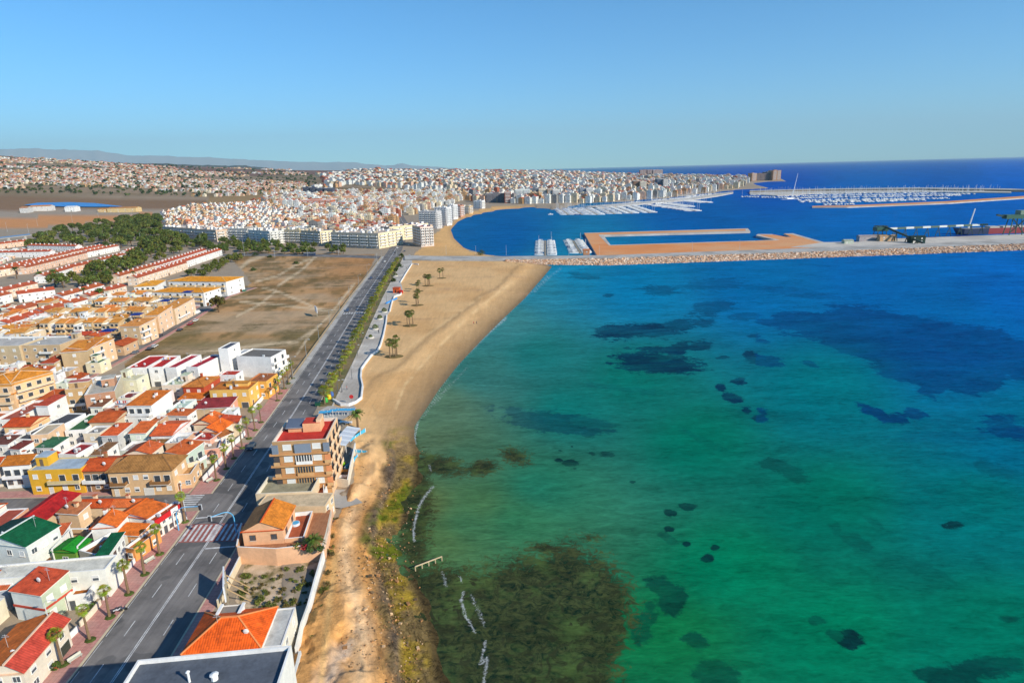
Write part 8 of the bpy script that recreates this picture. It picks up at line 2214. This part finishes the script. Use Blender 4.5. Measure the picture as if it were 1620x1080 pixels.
for a, b, rz, lab, s_, l_ in ((749.5, 513, 2.2, 'walker in a red top near the waterline', S(190, 50, 40), S(60, 60, 80)), (754, 512.5, 2.2, 'walker in dark clothes beside the one in a red top', S(50, 54, 70), S(50, 50, 60)), (599, 527, 1.6, 'person in dark clothes on the promenade by the planters', S(50, 50, 60), S(40, 44, 60)), (549, 617, .4, 'person in a pink top near the round red sign', S(210, 110, 110), S(60, 60, 80)), (541, 620, .4, 'person in grey on the near end of the promenade', S(140, 140, 150), S(50, 50, 60)), (643, 426, 1.6, 'person in black at the far end of the promenade', S(40, 40, 46), S(40, 40, 46)), (640, 432, 1.6, 'person in white at the far end of the promenade', S(225, 225, 225), S(70, 80, 110)), (172, 947, 1.2, 'person in white beside a pavement palm', S(230, 230, 230), S(80, 80, 100))):
    p = G(a, b); person((p.x, p.y, .15 if a < 680 else -.05), rz, lab, s_, l_)
# handrail on the rocks
ra, rb_ = Vector((*flatG(657, 897, SEA + .9), SEA + .9)), Vector((*flatG(699, 881, SEA + .9), SEA + .9))
o = empty('handrail', ra); tag(o, 'pale wooden handrail crossing the rocks at the water', 'railing')
mb = MB(); mb.beam((0, 0, .2), rb_ - ra + Vector((0, 0, .2)), .2, S(214, 190, 150)); mb.build('rail', [M_PAINT], o)
for k in range(5):
    q = (rb_ - ra) * (k / 4); mb = MB(); mb.box(q.x - .1, q.y - .1, -1.2, q.x + .1, q.y + .1, .2, S(206, 184, 146)); mb.build('post', [M_PAINT], o)
# road overpass at the left edge
oa = G(-30, 381, 6); ob_ = G(48, 372, 6); o = empty('overpass', oa); tag(o, 'blue-grey road overpass on concrete piers at the left edge', 'bridge')
d_ = ob_ - oa; d_.z = 0
mb = MB(); mb.beam((0, 0, 0), d_, 1.2, S(180, 176, 170)); mb.v = [(v[0], v[1] + (6 if v[1] > (d_.y * (v[0] / d_.x)) else 0), v[2]) for v in mb.v]; mb.build('deck', [M_PAINT], o)
mb = MB(); mb.beam((0, -.8, 1.4), d_ + Vector((0, -.8, 1.4)), 1.6, S(96, 130, 170)); mb.v = [(v[0], v[1], v[2]) for v in mb.v]; mb.build('barrier', [M_METAL], o)
for f in (.15, .5, .85):
    q = d_ * f; mb = MB(); mb.box(q.x - 1, q.y + .5, -8, q.x + 1, q.y + 4, -.65, S(190, 186, 178)); mb.build('pier', [M_PAINT], o)
# dark vent posts on the near dark roof
for a, b, lab, hh in ((300, 1078, 'white vent pipe on the dark flat roof', 1.6), (340, 1074, 'white vent box on the dark flat roof', .8)):
    p = G(a, b, 15.9); o = empty('roof_vent', (p.x, p.y, 15.905)); tag(o, lab, 'vent'); mb = MB(); mb.tube([(0, 0, 0), (0, 0, hh)], .16 if hh > 1 else .45, 8, WHITE); mb.build('pipe', [M_METAL], o); mb = MB(); mb.tube([(0, 0, hh), (0, 0, hh + .2)], [.3 if hh > 1 else .6, .1], 8, WHITE); mb.build('cap', [M_METAL], o)

# ------------------------------------------------------------------ haze: one closed box of even air
mb = MB(); mb.box(-78000, -900, -9, 78000, 77000, 4600, (1, 1, 1))
hz = mb.build('haze', []); tag(hz, kind='stuff')
hm = bpy.data.materials.new('air'); hm.use_nodes = True; hnt = hm.node_tree; hnt.nodes.clear()
ho = hnt.nodes.new('ShaderNodeOutputMaterial'); hv = hnt.nodes.new('ShaderNodeVolumePrincipled')
hv.inputs['Color'].default_value = (.64, .92, 1.0, 1); hv.inputs['Density'].default_value = 2.15e-5; hv.inputs['Anisotropy'].default_value = 0.0
hnt.links.new(hv.outputs[0], ho.inputs['Volume']); hz.data.materials.append(hm)
